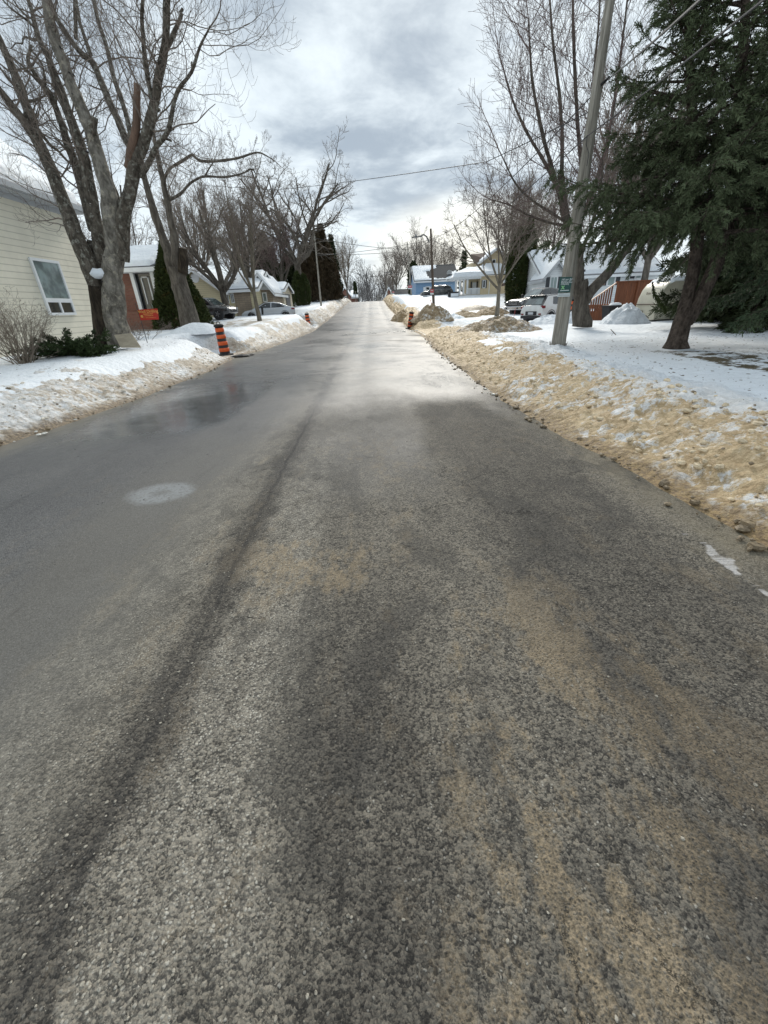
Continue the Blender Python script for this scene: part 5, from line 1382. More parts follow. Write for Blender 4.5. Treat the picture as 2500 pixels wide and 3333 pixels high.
# --- blue house
Db = 74.0; zb = 2.7
bl = empty('blue_house', (X(1420, Db), Db, zb), 'sky blue house with a half snow-covered dark roof, beyond the street lamp pole', 'house')
x0, x1 = X(1354, Db), X(1487, Db); zw = Z(1420, 912, Db); zr2 = Z(1420, 866, Db+4.5)
def hole(u, v):
    a = (u-.58)/.30; b = (v-.42)/.36
    d = a*a+b*b+.9*noise.noise((u*9, v*6, 3))+.4*noise.noise((u*25, v*16, 5))
    c = (v-.80)/.22; e = (u-.80)/.26; d2 = c*c*.6+e*e+.6*noise.noise((u*9, v*8, 8))
    return max(-1, min(1, min(d, d2)*2-1.6))
w_, r_, pl = gable(bl, x0, x1, Db, Db+9, zb-.5, zw, zr2, 'x', 'blue_siding', 'shingle', .35, .14, holes=hole)
win(bl, 'y', Db, X(1387, Db), X(1397, Db), Z(1390, 950, Db), Z(1390, 935, Db), -1, fw=.12, cross=(Z(1390, 943, Db),), shut=None)
for a, b in ((1378, 1385.5), (1399, 1406)):
    s = MB(); s.box((X(a, Db), Db-.06, Z(1390, 950, Db)), (X(b, Db)-.02, Db-.004, Z(1390, 934, Db))); s.build('shutter', 'white', bl)
# dish on the roof
s = MB(); c = at(1462, 889, Db+1.6); s.lathe([(.02, -.05), (.30, -.12), (.42, -.25), (.40, -.26), (.02, -.10)], (c.x, c.y, c.z), 14, axis=1); s.box((c.x-.03, c.y-.1, c.z-.6), (c.x+.03, c.y-.04, c.z-.1)); s.build('satellite_dish', 'grey_trim', bl)
# --- cream house with the open porch
Dc = 62.0; zb = 2.2
cp = empty('porch_house', (X(1600, Dc), Dc, zb), 'cream house with a white columned porch, dormer and brick chimney, behind the young forked tree', 'house')
x0, x1 = X(1562, Dc), X(1672, Dc); zw = Z(1610, 896, Dc)
W = MB(); W.box((x0, Dc, zb-.6), (x1, Dc+8, zw)); W.build('wall', 'cream_stucco', cp)
# lower hipped roof
xh0, xh1 = x0-.3, x1+.3; zt = Z(1610, 866, Dc+3)
rfm = MB(); A_, B_, C_, D_ = (xh0, Dc-.4, zw), (xh1, Dc-.4, zw), (xh1-1.5, Dc+3, zt), (xh0+1.5, Dc+3, zt)
rfm.slab([A_, B_, C_, D_], (0, 0, .1)); rfm.slab([A_, D_, (xh0+1.5, Dc+6, zt), (xh0, Dc+8.4, zw)], (0, 0, .1)); rfm.slab([B_, C_, (xh1-1.5, Dc+6, zt), (xh1, Dc+8.4, zw)], (0, 0, .1))
rf = rfm.build('roof', 'shingle', cp); up = Vector((0, 0, .105))
snow_on(rf, Vector(A_)+up, Vector(B_)+up, Vector(C_)+up, Vector(D_)+up, .32)
snow_on(rf, Vector((xh0, Dc+8.4, zw))+up, Vector(A_)+up, Vector(D_)+up, Vector((xh0+1.5, Dc+6, zt))+up, .32)
# porch
px0, px1 = X(1478, Dc), x0; zp = Z(1520, 909, Dc)
P = MB(); P.box((px0, Dc-.2, zb-.6), (px1+.002, Dc+4, zb+.35)); P.build('porch_floor', 'beige', cp)
P = MB(); P.box((px0+3.2 if False else X(1528, Dc), Dc+1.4, zb+.35), (px1, Dc+4, zp)); P.build('porch_wall', 'cream_stucco', cp)
P = MB(); P.box((px0-.25, Dc-.45, zp), (px1-.003, Dc+4.2, zp+.22)); P.build('porch_beam', 'white', cp)
for px in (1484, 1496, 1508, 1520):
    c = MB(); c.box((X(px, Dc)-.10, Dc-.15+(1520-px)*.004, zb+.35), (X(px, Dc)+.12, Dc+.08+(1520-px)*.004, zp)); c.build('porch_column', 'white', cp)
P = MB()
for i in range(13):
    xx = lerp(X(1522, Dc), X(1560, Dc), i/12); P.box((xx-.03, Dc-.12, zb+.35), (xx+.05, Dc-.08, zb+1.0))
P.box((X(1520, Dc), Dc-.14, zb+1.003), (X(1561, Dc), Dc-.06, zb+1.09)); P.build('porch_railing', 'white', cp)
d_ = MB(); d_.box((X(1537, Dc+1.4), Dc+1.34, zb+.36), (X(1549, Dc+1.4), Dc+1.396, zp-.35)); d_.build('front_door', 'white', cp)
for a in (1533, 1552):
    s = MB(); s.box((X(a, Dc+1.4)-.09, Dc+1.34, zb+.36), (X(a, Dc+1.4)+.09, Dc+1.396, zp-.25)); s.build('shutter', 'shutter', cp)
hp = MB(); zq = Z(1530, 882, Dc+2); e0, e1, e2, e3 = (px0-.45, Dc-.6, zp+.22), (px1+.6, Dc-.6, zp+.22), (px1+.6, Dc+2, zq), (px0+2.0, Dc+2, zq)
hp.slab([e0, e1, e2, e3], (0, 0, .08)); hp.slab([e0, e3, (px0-.45, Dc+4.4, zp+.22)], (0, 0, .08)); rp = hp.build('porch_roof', 'white', cp)
up = Vector((0, 0, .085)); snow_on(rp, Vector(e0)+up, Vector(e1)+up, Vector(e2)+up, Vector(e3)+up, .42)
for a, b in ((1566, 1569), (1579, 1582)):
    s = MB(); s.box((X(a, Dc), Dc-.05, zb+1.0), (X(b, Dc)+.04, Dc-.004, zw-.5)); s.build('shutter', 'shutter', cp)
win(cp, 'y', Dc, X(1571, Dc), X(1577, Dc), zb+1.1, zw-.55, -1, fw=.08)
# upper storey
Du = Dc+3.2; xu0, xu1 = X(1556, Du), X(1672, Du); zu = Z(1610, 850, Du)
gable(cp, X(1566, Du), X(1648, Du), Du, Du+6, zt-.6, Z(1610, 846, Du), Z(1608, 812, Du), 'y', 'cream_stucco', 'shingle_brown', .35, .25)
s = MB(); s.slab([(X(1546, Du), Du+1.5, Z(1546, 855, Du)), (X(1576, Du), Du+.8, Z(1576, 842, Du)), (X(1592, Du), Du+3, Z(1592, 818, Du)), (X(1547, Du), Du+4, Z(1547, 818, Du))], (0, .1, .08)); s.build('dormer_roof', 'shingle_brown', cp)
s = MB(); s.box((X(1538, Du), Du+1.7, zt-.4), (X(1566, Du)-.003, Du+5, Z(1550, 852, Du))); s.build('side_wall', 'cream_stucco', cp)
for a, b in ((1597, 1605), (1636, 1644)):
    win(cp, 'y', Du, X(a, Du), X(b, Du), Z(1600, 868, Du), Z(1600, 846, Du), -1, fw=.07, pane='glass_dark')
ch_ = MB(); cx = X(1656, Du+1); ch_.box((cx-.42, Du+.4, zt-.5), (cx+.42, Du+1.3, Z(1656, 842, Du))); ch_.build('chimney', 'brick_chimney', cp)
s = MB(); s.box((cx-.48, Du+.33, Z(1656, 842, Du)), (cx+.48, Du+1.37, Z(1656, 842, Du)+.12)); s.build('chimney_cap', 'white', cp)
s = MB(); sx = X(1591, Dc); s.lathe([(.05, 0), (.05, 2.2)], (sx, Dc-.07, zb), 6); s.build('downpipe', 'white', cp)
# --- cream house with red awning
Da = 50.0; zb = 1.0
aw = empty('awning_house', (X(1745, Da), Da, zb), 'cream house with a brown raked gable and faded red awning, behind the black pickup', 'house')
x0, x1 = X(1712, Da), X(1806, Da)
gable(aw, x0, x1, Da, Da+8, zb-.3, Z(1722, 900, Da), Z(1757, 826, Da), 'y', 'cream_stucco', 'shingle_brown', .35, .28, trim='shingle_brown')
s = MB(); a0, a1 = X(1714, Da-1.6), X(1775, Da-1.6); s.slab([(a0, Da-1.6, Z(1714, 909, Da-1.6)), (a1, Da-1.6, Z(1775, 900, Da-1.6)), (a1+.2, Da-.01, Z(1775, 876, Da)), (a0+.6, Da-.01, Z(1725, 889, Da))], (0, 0, .06)); s.build('awning', 'awning', aw)
s = MB(); s.box((X(1734, Da), Da-.5, zb), (X(1772, Da), Da-.01, Z(1750, 903, Da))); s.build('porch_dark_panel', 'glass_dark', aw)  # plain dark box filling the porch opening below the awning
s = MB(); s.box((X(1733, Da), Da-1.5, zb), (X(1775, Da), Da-1.42, Z(1750, 938, Da-1.5))); s.build('porch_panel', 'awning', aw)
s = MB(); s.tube([at(1740, 903, Da-1.5), at(1752, 910, Da-1.2)], .03, 5); s.build('awning_strut', 'white', aw)
# --- long white house
Dh = 40.0; zb = .7
wh = empty('white_house', (X(1840, Dh), Dh, zb), 'long white sided house with a shuttered front gable and deep snow on its roof', 'house')
gx0, gx1 = X(1770, Dh), X(1838, Dh)
# main body behind the gable bay
mx0, mx1 = X(1766, Dh+1.2), X(2140, Dh+1.2); zw = Z(1850, 897, Dh+1.2); zrr = Z(1800, 821, Dh+5)
gable(wh, mx0, mx1, Dh+1.2, Dh+9, zb-.3, zw, zrr, 'x', 'white_siding', 'roofgrey', .35, .3)
gable(wh, gx0, gx1, Dh, Dh+3.2, zb-.3, Z(1772, 900, Dh), Z(1802, 853, Dh), 'y', 'white_siding', 'roofgrey', .3, .12, trim='grey_trim')
win(wh, 'y', Dh, X(1789, Dh), X(1807, Dh), Z(1798, 938, Dh), Z(1798, 903, Dh), -1, pane='curtain', mull=(X(1798, Dh),), shut=.30, fw=.10)
for a, b, t_, bt in ((1973, 1992, 893, 928), (1864, 1876, 880, 925), (2060, 2075, 880, 905)):
    win(wh, 'y', Dh+1.2, X(a, Dh+1.2), X(b, Dh+1.2), Z(a, bt, Dh+1.2), Z(a, t_, Dh+1.2), -1, pane='curtain', shut=.38, fw=.12)
# upper dormer peak further back
gable(wh, X(1826, Dh+8), X(1900, Dh+8), Dh+7, Dh+12, zw, Z(1850, 812, Dh+7), Z(1860, 797, Dh+9), 'x', 'white_siding', 'roofgrey', .3, .25)
# far houses right beyond the crest
Dr = 140.0
fh = empty('brick_house', (X(1262, Dr), Dr, 2), 'far brick gable house right of the road over the crest', 'house')
gable(fh, X(1256, Dr), X(1276, Dr), Dr, Dr+8, 0, Z(1265, 962, Dr), Z(1266, 936, Dr), 'y', 'brick', 'shingle', .3, .2)
fh = empty('bungalow', (X(1305, 105), 105, 3), 'low far bungalow with a dark roof left of the blue house', 'house')
gable(fh, X(1280, 105), X(1328, 105), 105, 112, 3.2, Z(1300, 958, 105), Z(1300, 944, 108), 'x', 'white_siding', 'shingle', .4, .12, snow_sides=(1,))
# ================================================================== DECK
Dk = 25.5
dk = empty('wooden_deck', onground(2000, 1030, Dk), 'red-brown stained wooden deck with stairs, between the forked tree and the camper trailer', 'deck')
A_ = lambda px, py, dd=0: at(px, py, Dk+dd)
fl0, fl1 = A_(1996, 987), A_(2112, 987)
zfl = A_(2040, 989).z; ztop = A_(2040, 914).z
F_ = MB(); F_.box((fl0.x, Dk, zfl-.22), (fl1.x+1.2, Dk+3.4, zfl)); F_.build('floor', 'deck', dk)
def slats(xa, xb, y, z0, z1a, z1b, step=.125, w=.09, gaps=None):
    mb = MB(); x = xa; i = 0
    while x < xb:
        t = (x-xa)/(xb-xa); z1 = lerp(z1a, z1b, t); zz = z0(x) if callable(z0) else z0
        if not (gaps and gaps(x, i)): mb.slab([(x, y, zz), (x+w, y, zz), (x+w, y, z1), (x, y, z1)], (0, .03, 0))
        x += step; i += 1
    return mb
P = slats(fl0.x+.1, fl1.x+.2, Dk-.04, zfl-.1, ztop-.05, ztop-.03, .10, .094); P.build('railing_boards', 'deck', dk)
P = slats(fl1.x+.25, fl1.x+1.2, Dk-.04, zfl-.1, ztop-.05, ztop-.05, .13, .08); P.build('railing_boards', 'deck', dk)
P = MB(); P.box((fl0.x-.05, Dk-.10, ztop-.05), (fl1.x+1.2, Dk+.04, ztop)); P.build('top_rail', 'deck', dk)
P = MB(); P.box((fl0.x-.03, Dk-.08, zfl-.20), (fl1.x+1.2, Dk-.045, zfl-.02)); P.build('rim_board', 'deck', dk)
for px in (1997, 2063, 2110):
    P = MB(); q = A_(px, 990); P.box((q.x-.05, Dk-.12, T(q.x, Dk)-.2), (q.x+.05, Dk-.082, ztop-.06)); P.build('post', 'deck', dk)
s0, s1 = A_(1917, 1025), A_(1996, 989)      # stairs run down to the left
zg = T(s0.x, Dk)
ra, rb = A_(1922, 981), A_(2008, 921)
for yy, nm in ((Dk-.06, 0), (Dk+1.3, 1)):
    P = MB(); off = Vector((0, yy-Dk, 0)); P.slab([ra+off, rb+off, rb+off+Vector((0, 0, .06)), ra+off+Vector((0, 0, .06))], (0, .11, 0)); P.build('handrail', 'deck_pale', dk)
P = slats(ra.x+.02, rb.x-.2, Dk-.03, lambda x: lerp(zg+.2, zfl-.1, (x-ra.x)/(rb.x-ra.x)), ra.z, rb.z-.08, .13, .075); P.build('stair_balusters', 'deck', dk)
n = 6
for i in range(n):
    P = MB(); x = lerp(s0.x, s1.x, i/n); z = lerp(zg, zfl, (i+1)/n); P.box((x, Dk, zg-.2 if True else z-.15), (x+(s1.x-s0.x)/n-.004, Dk+1.25, z)); P.build('stair_step', 'deck', dk)
P = slats(s0.x, s1.x, Dk-.065, zg-.3, zg+.55, zfl-.1, .11, .105); P.build('stair_skirt', 'deck', dk)
# bin
def bin_():
    c = onground(1990, 1035, 23.5); r = empty('waste_bin', c, 'black plastic bin with snow on its lid, at the foot of the deck stairs', 'bin')
    b = MB(); w0, w1, h = .32, .40, .95
    k = [(-w0, -w0, -.1), (w0, -w0, -.1), (w0, w0, -.1), (-w0, w0, -.1)]; t = [(-w1, -w1, h-.25), (w1, -w1, h-.25), (w1, w1, h-.25), (-w1, w1, h-.25)]
    for q in (k, t): b.v += [(c.x+a, c.y+d, c.z+e) for a, d, e in q]
    b.f += [(0, 1, 2, 3), (7, 6, 5, 4)]+[(i, (i+1) % 4, (i+1) % 4+4, i+4) for i in range(4)]; b.mi += [0]*6
    bevel(b.build('body', 'rubber', r), .03); l = MB(); l.box((c.x-.43, c.y-.45, c.z+.705), (c.x+.43, c.y+.43, c.z+.77)); bevel(l.build('lid', 'rubber', r), .02)
    s = MB(); s.lathe([(.3, .76), (.27, .84), (.15, .88), (.01, .885)], (c.x+.05, c.y-.05, c.z), 12); s.build('snow_cap', 'snowplain', r, True)
bin_()
# ================================================================== VEHICLES  (local: +x forward, built at the origin)
def lathe_y(mb, prof, c, n=24): mb.lathe(prof, c, n, axis=1)
def wheel(root, x, y, r, side, w=.22):
    t = MB(); s = side
    lathe_y(t, [(r*.60, s*w*.46), (r*.93, s*w*.5), (r, s*w*.34), (r, -s*w*.34), (r*.93, -s*w*.5), (r*.5, -s*w*.5)], (x, y, r))
    o = t.build('wheel', 'rubber', root, True, world=False)
    m = MB(); lathe_y(m, [(r*.61, s*w*.40), (r*.56, s*w*.30), (r*.20, s*w*.36), (.01, s*w*.42)], (x, y, r))
    for k in range(5):
        a = 6.283*k/5; ca, sa = math.cos(a), math.sin(a); ww = r*.09
        pts = [(x+ca*r*.12-sa*ww, y+s*w*.40, r+sa*r*.12+ca*ww), (x+ca*r*.58-sa*ww, y+s*w*.40, r+sa*r*.58+ca*ww), (x+ca*r*.58+sa*ww, y+s*w*.40, r+sa*r*.58-ca*ww), (x+ca*r*.12+sa*ww, y+s*w*.40, r+sa*r*.12-ca*ww)]
        m.slab(pts, (0, s*.02, 0))
    m.build('rim', 'metal', o, world=False)
def vehicle(name, label, cat, loc, head, paintm, W_, low, top, wheels, r, roofm=None, belt_tuck=.93, roof_tuck=.74, group=None, glassq=(), windq=(), rearw=None, frontw=None, rack=None):
    """low: outline of the lower body [(x, zlow, zbelt, halfwidth factor)], top: cabin [(x, zroof)] between belt points"""
    root = empty(name, loc, label, cat, group, head)
    # lower body loft
    mb = MB(); n = None; rings = []
    for (x, zb, zt, wf) in low:
        w = W_/2*wf
        ring = [(w*.90, zb), (w*.985, zb+.10), (w*1.0, lerp(zb, zt, .45)), (w*.985, lerp(zb, zt, .80)), (w*belt_tuck, zt-.02), (w*.80, zt+.012), (w*.4, zt+.03), (0, zt+.035)]
        rings.append([(x, y, z) for y, z in ring]+[(x, -y, z) for y, z in ring[-2::-1]])
    n = len(rings[0])
    for rg_ in rings: mb.v += rg_
    for i in range(len(rings)-1):
        for j in range(n-1): mb.f.append((i*n+j, (i+1)*n+j, (i+1)*n+j+1, i*n+j+1)); mb.mi.append(0)
        mb.f.append((i*n+n-1, (i+1)*n+n-1, (i+1)*n, i*n)); mb.mi.append(0)
    mb.f.append(tuple(range(n))); mb.f.append(tuple(range(len(rings)*n-1, (len(rings)-1)*n-1, -1))); mb.mi += [0, 0]
    body = mb.build('body', paintm, root, True, world=False); recalc(body)
    body.data.set_sharp_from_angle(angle=R_(40))
    # cabin
    zt_at = lambda x: float(np.interp(x, [q[0] for q in low], [q[2] for q in low]))
    wf_at = lambda x: float(np.interp(x, [q[0] for q in low], [q[3] for q in low]))
    mb = MB(); rings = []
    for (x, z) in top:
        zb_ = zt_at(x)-.03; wb = W_/2*wf_at(x)*belt_tuck*.985; f = (z-zb_)/max(1e-3, max(q[1] for q in top)-zb_)
        wr = lerp(wb, W_/2*roof_tuck, max(0, min(1, f)))
        ring = [(wb, zb_), (lerp(wb, wr, .5), lerp(zb_, z, .5)), (wr, z-.05*f), (wr*.9, z-.012*f), (wr*.5, z+.012*f), (0, z+.018*f)]
        rings.append([(x, y, zz) for y, zz in ring]+[(x, -y, zz) for y, zz in ring[-2::-1]])
    n = len(rings[0])
    for rg_ in rings: mb.v += rg_
    for i in range(len(rings)-1):
        for j in range(n-1): mb.f.append((i*n+j, (i+1)*n+j, (i+1)*n+j+1, i*n+j+1)); mb.mi.append(1 if (roofm and 2 <= j <= n-4) else 0)
    mb.f.append(tuple(range(n))); mb.f.append(tuple(range(len(rings)*n-1, (len(rings)-1)*n-1, -1))); mb.mi += [0, 0]
    cab = mb.build('cabin', [paintm, roofm] if roofm else paintm, root, True, world=False); recalc(cab); cab.data.set_sharp_from_angle(angle=R_(35))
    zr_at = lambda x: float(np.interp(x, [q[0] for q in top], [q[1] for q in top])); zmx = max(q[1] for q in top)
    def side_pt(x, z, s, off=.008):
        zb_ = zt_at(x)-.03; wb = W_/2*wf_at(x)*belt_tuck*.985; zrf = zr_at(x); f = (zrf-zb_)/max(1e-3, zmx-zb_)
        wr = lerp(wb, W_/2*roof_tuck, max(0, min(1, f))); t = (z-zb_)/max(.05, zrf-.05-zb_)
        return (x, s*(lerp(wb, wr, max(0, min(1, t)))+off), z)
    for q in glassq:
        for s in (-1, 1):
            g = MB(); g.slab([side_pt(x, z, s) for x, z in q], (0, s*.006, 0)); g.build('side_window', 'glass_dark', root, world=False)
    for (x0, z0, x1, z1, w0, w1, nm_) in windq:
        g = MB(); nn = Vector((z1-z0, 0, -(x1-x0))).normalized(); sg = 1 if nm_ == 'windscreen' else -1
        if nn.x*sg < 0: nn = -nn
        o_ = nn*.02
        g.slab([Vector((x0, -w0, z0))+o_, Vector((x0, w0, z0))+o_, Vector((x1, w1, z1))+o_, Vector((x1, -w1, z1))+o_], nn*.006); g.build(nm_, 'glass', root, world=False)
    for x in wheels:
        for s in (-1, 1):
            a = MB(); wl_ = W_/2*wf_at(x)
            lathe_y(a, [(.01, s*(wl_*.70)), (r*1.22, s*wl_*.70), (r*1.22, s*(wl_+.006)), (r*1.13, s*(wl_+.010)), (r*1.10, s*(wl_*.985))], (x, 0, r*1.02), 28)
            a.build('wheel_arch', 'plastic', root, world=False)
            wheel(root, x, s*(wl_-.09), r, s, .24)
    return root, side_pt
def part_box(root, nm, mat, lo, hi, bv=.02, parent=None):
    b = MB(); b.box(lo, hi); return bevel(b.build(nm, mat, parent or root, world=False), bv)
# white crossover, rear toward the street
loc = onground(1775, 1052, 28.5); loc.z = .26
sv, sp_ = vehicle('parked_car', 'white hatchback with a black roof parked rear-first toward the street, behind the near utility pole', 'car', (11.45, 28.6, .22), R_(30), 'car_white', 1.77,
    [(-2.02, .50, .92, .86), (-1.97, .34, .98, .94), (-1.80, .30, 1.03, .99), (-1.2, .27, 1.05, 1), (0, .25, 1.03, 1), (1.0, .27, 1.0, 1), (1.5, .28, .96, .98), (1.85, .32, .86, .92), (2.0, .42, .70, .82)],
    [(-1.93, 1.00), (-1.62, 1.36), (-1.48, 1.53), (-1.0, 1.57), (-.2, 1.58), (.35, 1.54), (1.12, 1.02)], (-1.26, 1.26), .34, roofm='car_black',
    glassq=([(-1.10, 1.05), (-1.02, 1.44), (-.42, 1.48), (-.36, 1.05)], [(-.28, 1.05), (-.32, 1.48), (.28, 1.46), (.78, 1.06)]),
    windq=((-1.90, 1.04, -1.56, 1.45, .62, .52, 'rear_window'), (1.02, 1.06, .42, 1.50, .66, .56, 'windscreen')))
part_box(sv, 'bumper', 'plastic', (-2.06, -.78, .30), (-1.85, .78, .46)); part_box(sv, 'licence_plate', 'plate', (-2.075, -.19, .52), (-2.05, .19, .66), .005)
part_box(sv, 'plate_recess', 'plastic', (-2.055, -.42, .48), (-2.02, .42, .70), .03)
for s in (-1, 1):
    part_box(sv, 'tail_light', 'tail', (-2.0, s*.74-.13, .84), (-1.80, s*.74+.13, 1.0), .03)
    part_box(sv, 'reflector', 'tail', (-2.06, s*.66-.08, .50), (-2.0, s*.66+.08, .58), .01)
    part_box(sv, 'side_cladding', 'plastic', (-.92, s*.885-.02, .25), (.92, s*.885+.02, .40), .01)
part_box(sv, 'wing_mirror', 'plastic', (.62, -1.05, 1.02), (.76, -.84, 1.14), .03); part_box(sv, 'wing_mirror', 'plastic', (.62, .84, 1.02), (.76, 1.05, 1.14), .03)
part_box(sv, 'roof_spoiler', 'car_black', (-1.68, -.55, 1.50), (-1.40, .55, 1.56), .02)
# black pickup, nose toward the street
tk, sp_ = vehicle('pickup_truck', 'black pickup truck with a chrome bumper parked nose toward the street', 'truck', (13.7, 36.9, .44), math.pi+R_(24), 'car_black', 2.0,
    [(-2.85, .55, 1.22, .97), (-2.7, .48, 1.27, 1), (-.9, .45, 1.28, 1), (0, .42, 1.28, 1), (1.0, .42, 1.27, 1), (1.6, .45, 1.24, .99), (2.5, .48, 1.17, .97), (2.75, .50, 1.10, .93), (2.86, .55, .98, .86)],
    [(-.98, 1.26), (-.85, 1.84), (-.2, 1.93), (.45, 1.90), (1.22, 1.28)], (-1.85, 1.85), .40,
    glassq=([(-.72, 1.32), (-.70, 1.76), (-.08, 1.80), (-.05, 1.32)], [(.04, 1.32), (.02, 1.80), (.46, 1.78), (.98, 1.33)]),
    windq=((1.14, 1.33, .55, 1.83, .80, .66, 'windscreen'), (-.96, 1.34, -.90, 1.78, .72, .62, 'rear_window')))
part_box(tk, 'bumper', 'chrome', (2.78, -.97, .45), (2.98, .97, .72), .05); part_box(tk, 'grille', 'plastic', (2.80, -.52, .78), (2.90, .52, 1.08), .03)
for z in (.84, .93, 1.02): part_box(tk, 'grille_bar', 'chrome', (2.90, -.50, z-.012), (2.915, .50, z+.012), .005)
for s in (-1, 1):
    part_box(tk, 'headlight', 'lamp', (2.60, s*.76-.16, .80), (2.86, s*.76+.16, 1.04), .05)
    part_box(tk, 'wing_mirror', 'plastic', (.92, s*1.10-.11, 1.28), (1.08, s*1.10+.11, 1.52), .03)
    part_box(tk, 'fog_lamp', 'plastic', (2.96, s*.62-.09, .53), (2.99, s*.62+.09, .64), .01)
def wagon(lab, loc, head, pm, L=4.6, H=1.62, W_=1.85, chrome=False, name='parked_car', glass=True):
    k = L/4.6; h = H/1.62
    return vehicle(name, lab, 'car', loc, head, pm, W_,
        [(-2.3*k, .45, .92*h, .88), (-2.2*k, .32, 1.0*h, .96), (-1.2*k, .27, 1.05*h, 1), (.2*k, .26, 1.03*h, 1), (1.2*k, .28, .98*h, .99), (1.9*k, .30, .90*h, .96), (2.2*k, .36, .78*h, .88), (2.3*k, .42, .66*h, .80)],
        [(-2.18*k, 1.0*h), (-1.95*k, 1.42*h), (-1.6*k, 1.56*h), (-.4*k, 1.62*h), (.4*k, 1.57*h), (1.25*k, .99*h)], (-1.38*k, 1.42*k), .34,
        glassq=([(-1.75*k, 1.07*h), (-1.58*k, 1.42*h), (-1.0*k, 1.48*h), (-.92*k, 1.06*h)], [(-.86*k, 1.06*h), (-.94*k, 1.48*h), (-.2*k, 1.50*h), (-.15*k, 1.05*h)], [(-.08*k, 1.05*h), (-.12*k, 1.50*h), (.38*k, 1.48*h), (.92*k, 1.04*h)]),
        windq=((1.15*k, 1.04*h, .50*k, 1.50*h, .66, .56, 'windscreen'), (-2.12*k, 1.06*h, -1.92*k, 1.42*h, .62, .54, 'rear_window')))
r_, _ = wagon('dark charcoal sport utility car parked in front of the blue house', (X(1420, 66), 66, Z(1420, 971, 66)), math.pi+R_(3), 'car_grey', 4.5, 1.62, 1.9)
for z0, z1, x0, x1 in ((1.60, 1.64, -2.05, .5), (1.10, 1.13, -2.05, 1.0)):
    part_box(r_, 'window_trim', 'chrome', (x0, .83, z0-.03), (x1, .91, z1-.03), .01)
r_, _ = wagon('black hatchback parked beside the cone-shaped cedar, nose to the street', (X(672, 35.5)-.2, 35.5, T(X(700, 35.5), 35.5)+.02), R_(-14), 'car_black', 4.4, 1.5, 1.8)
for s in (-1, 1): part_box(r_, 'headlight', 'lamp', (1.96, s*.60-.16, .62), (2.16, s*.60+.16, .74), .03)
part_box(r_, 'grille', 'plastic', (2.12, -.42, .42), (2.22, .42, .60), .02)
xs_ = at(874, 1000, 41).x
r_, _ = vehicle('parked_car', 'silver sedan parked in the snow with its red tail lamp toward the street', 'car', (xs_, 41.0, Z(872, 984, 41)-1.43), math.pi+R_(8), 'car_silver', 1.8,
    [(-2.3, .45, .90, .85), (-2.22, .34, .98, .93), (-1.5, .28, 1.0, .99), (0, .26, .97, 1), (1.2, .28, .92, .99), (2.0, .32, .80, .94), (2.3, .42, .62, .80)],
    [(-1.95, .99), (-1.1, 1.34), (-.5, 1.43), (.2, 1.42), (1.35, .93)], (-1.4, 1.42), .33,
    glassq=([(-1.45, 1.02), (-.98, 1.30), (-.35, 1.36), (-.30, .99)], [(-.22, .99), (-.26, 1.37), (.22, 1.36), (.95, .98)]),
    windq=((1.22, .98, .35, 1.37, .64, .54, 'windscreen'), (-1.85, 1.04, -1.15, 1.34, .62, .52, 'rear_window')))
for s in (-1, 1): part_box(r_, 'tail_light', 'tail', (-2.29, s*.70-.17, .78), (-2.0, s*.70+.17, .92), .03)
# a few cars far up the road, beyond the crest
for k, (px, D, pm, lab) in enumerate([(1200, 170, 'car_white', 'tiny white car far away in the middle of the road beyond the crest'), (1208, 182, 'car_black', 'tiny dark car far away just right of the tiny white car')]):
    w_, _ = wagon(lab, (X(px, D), D, ZR(D)+2.2 if False else ZR(D)), R_(-90), pm)
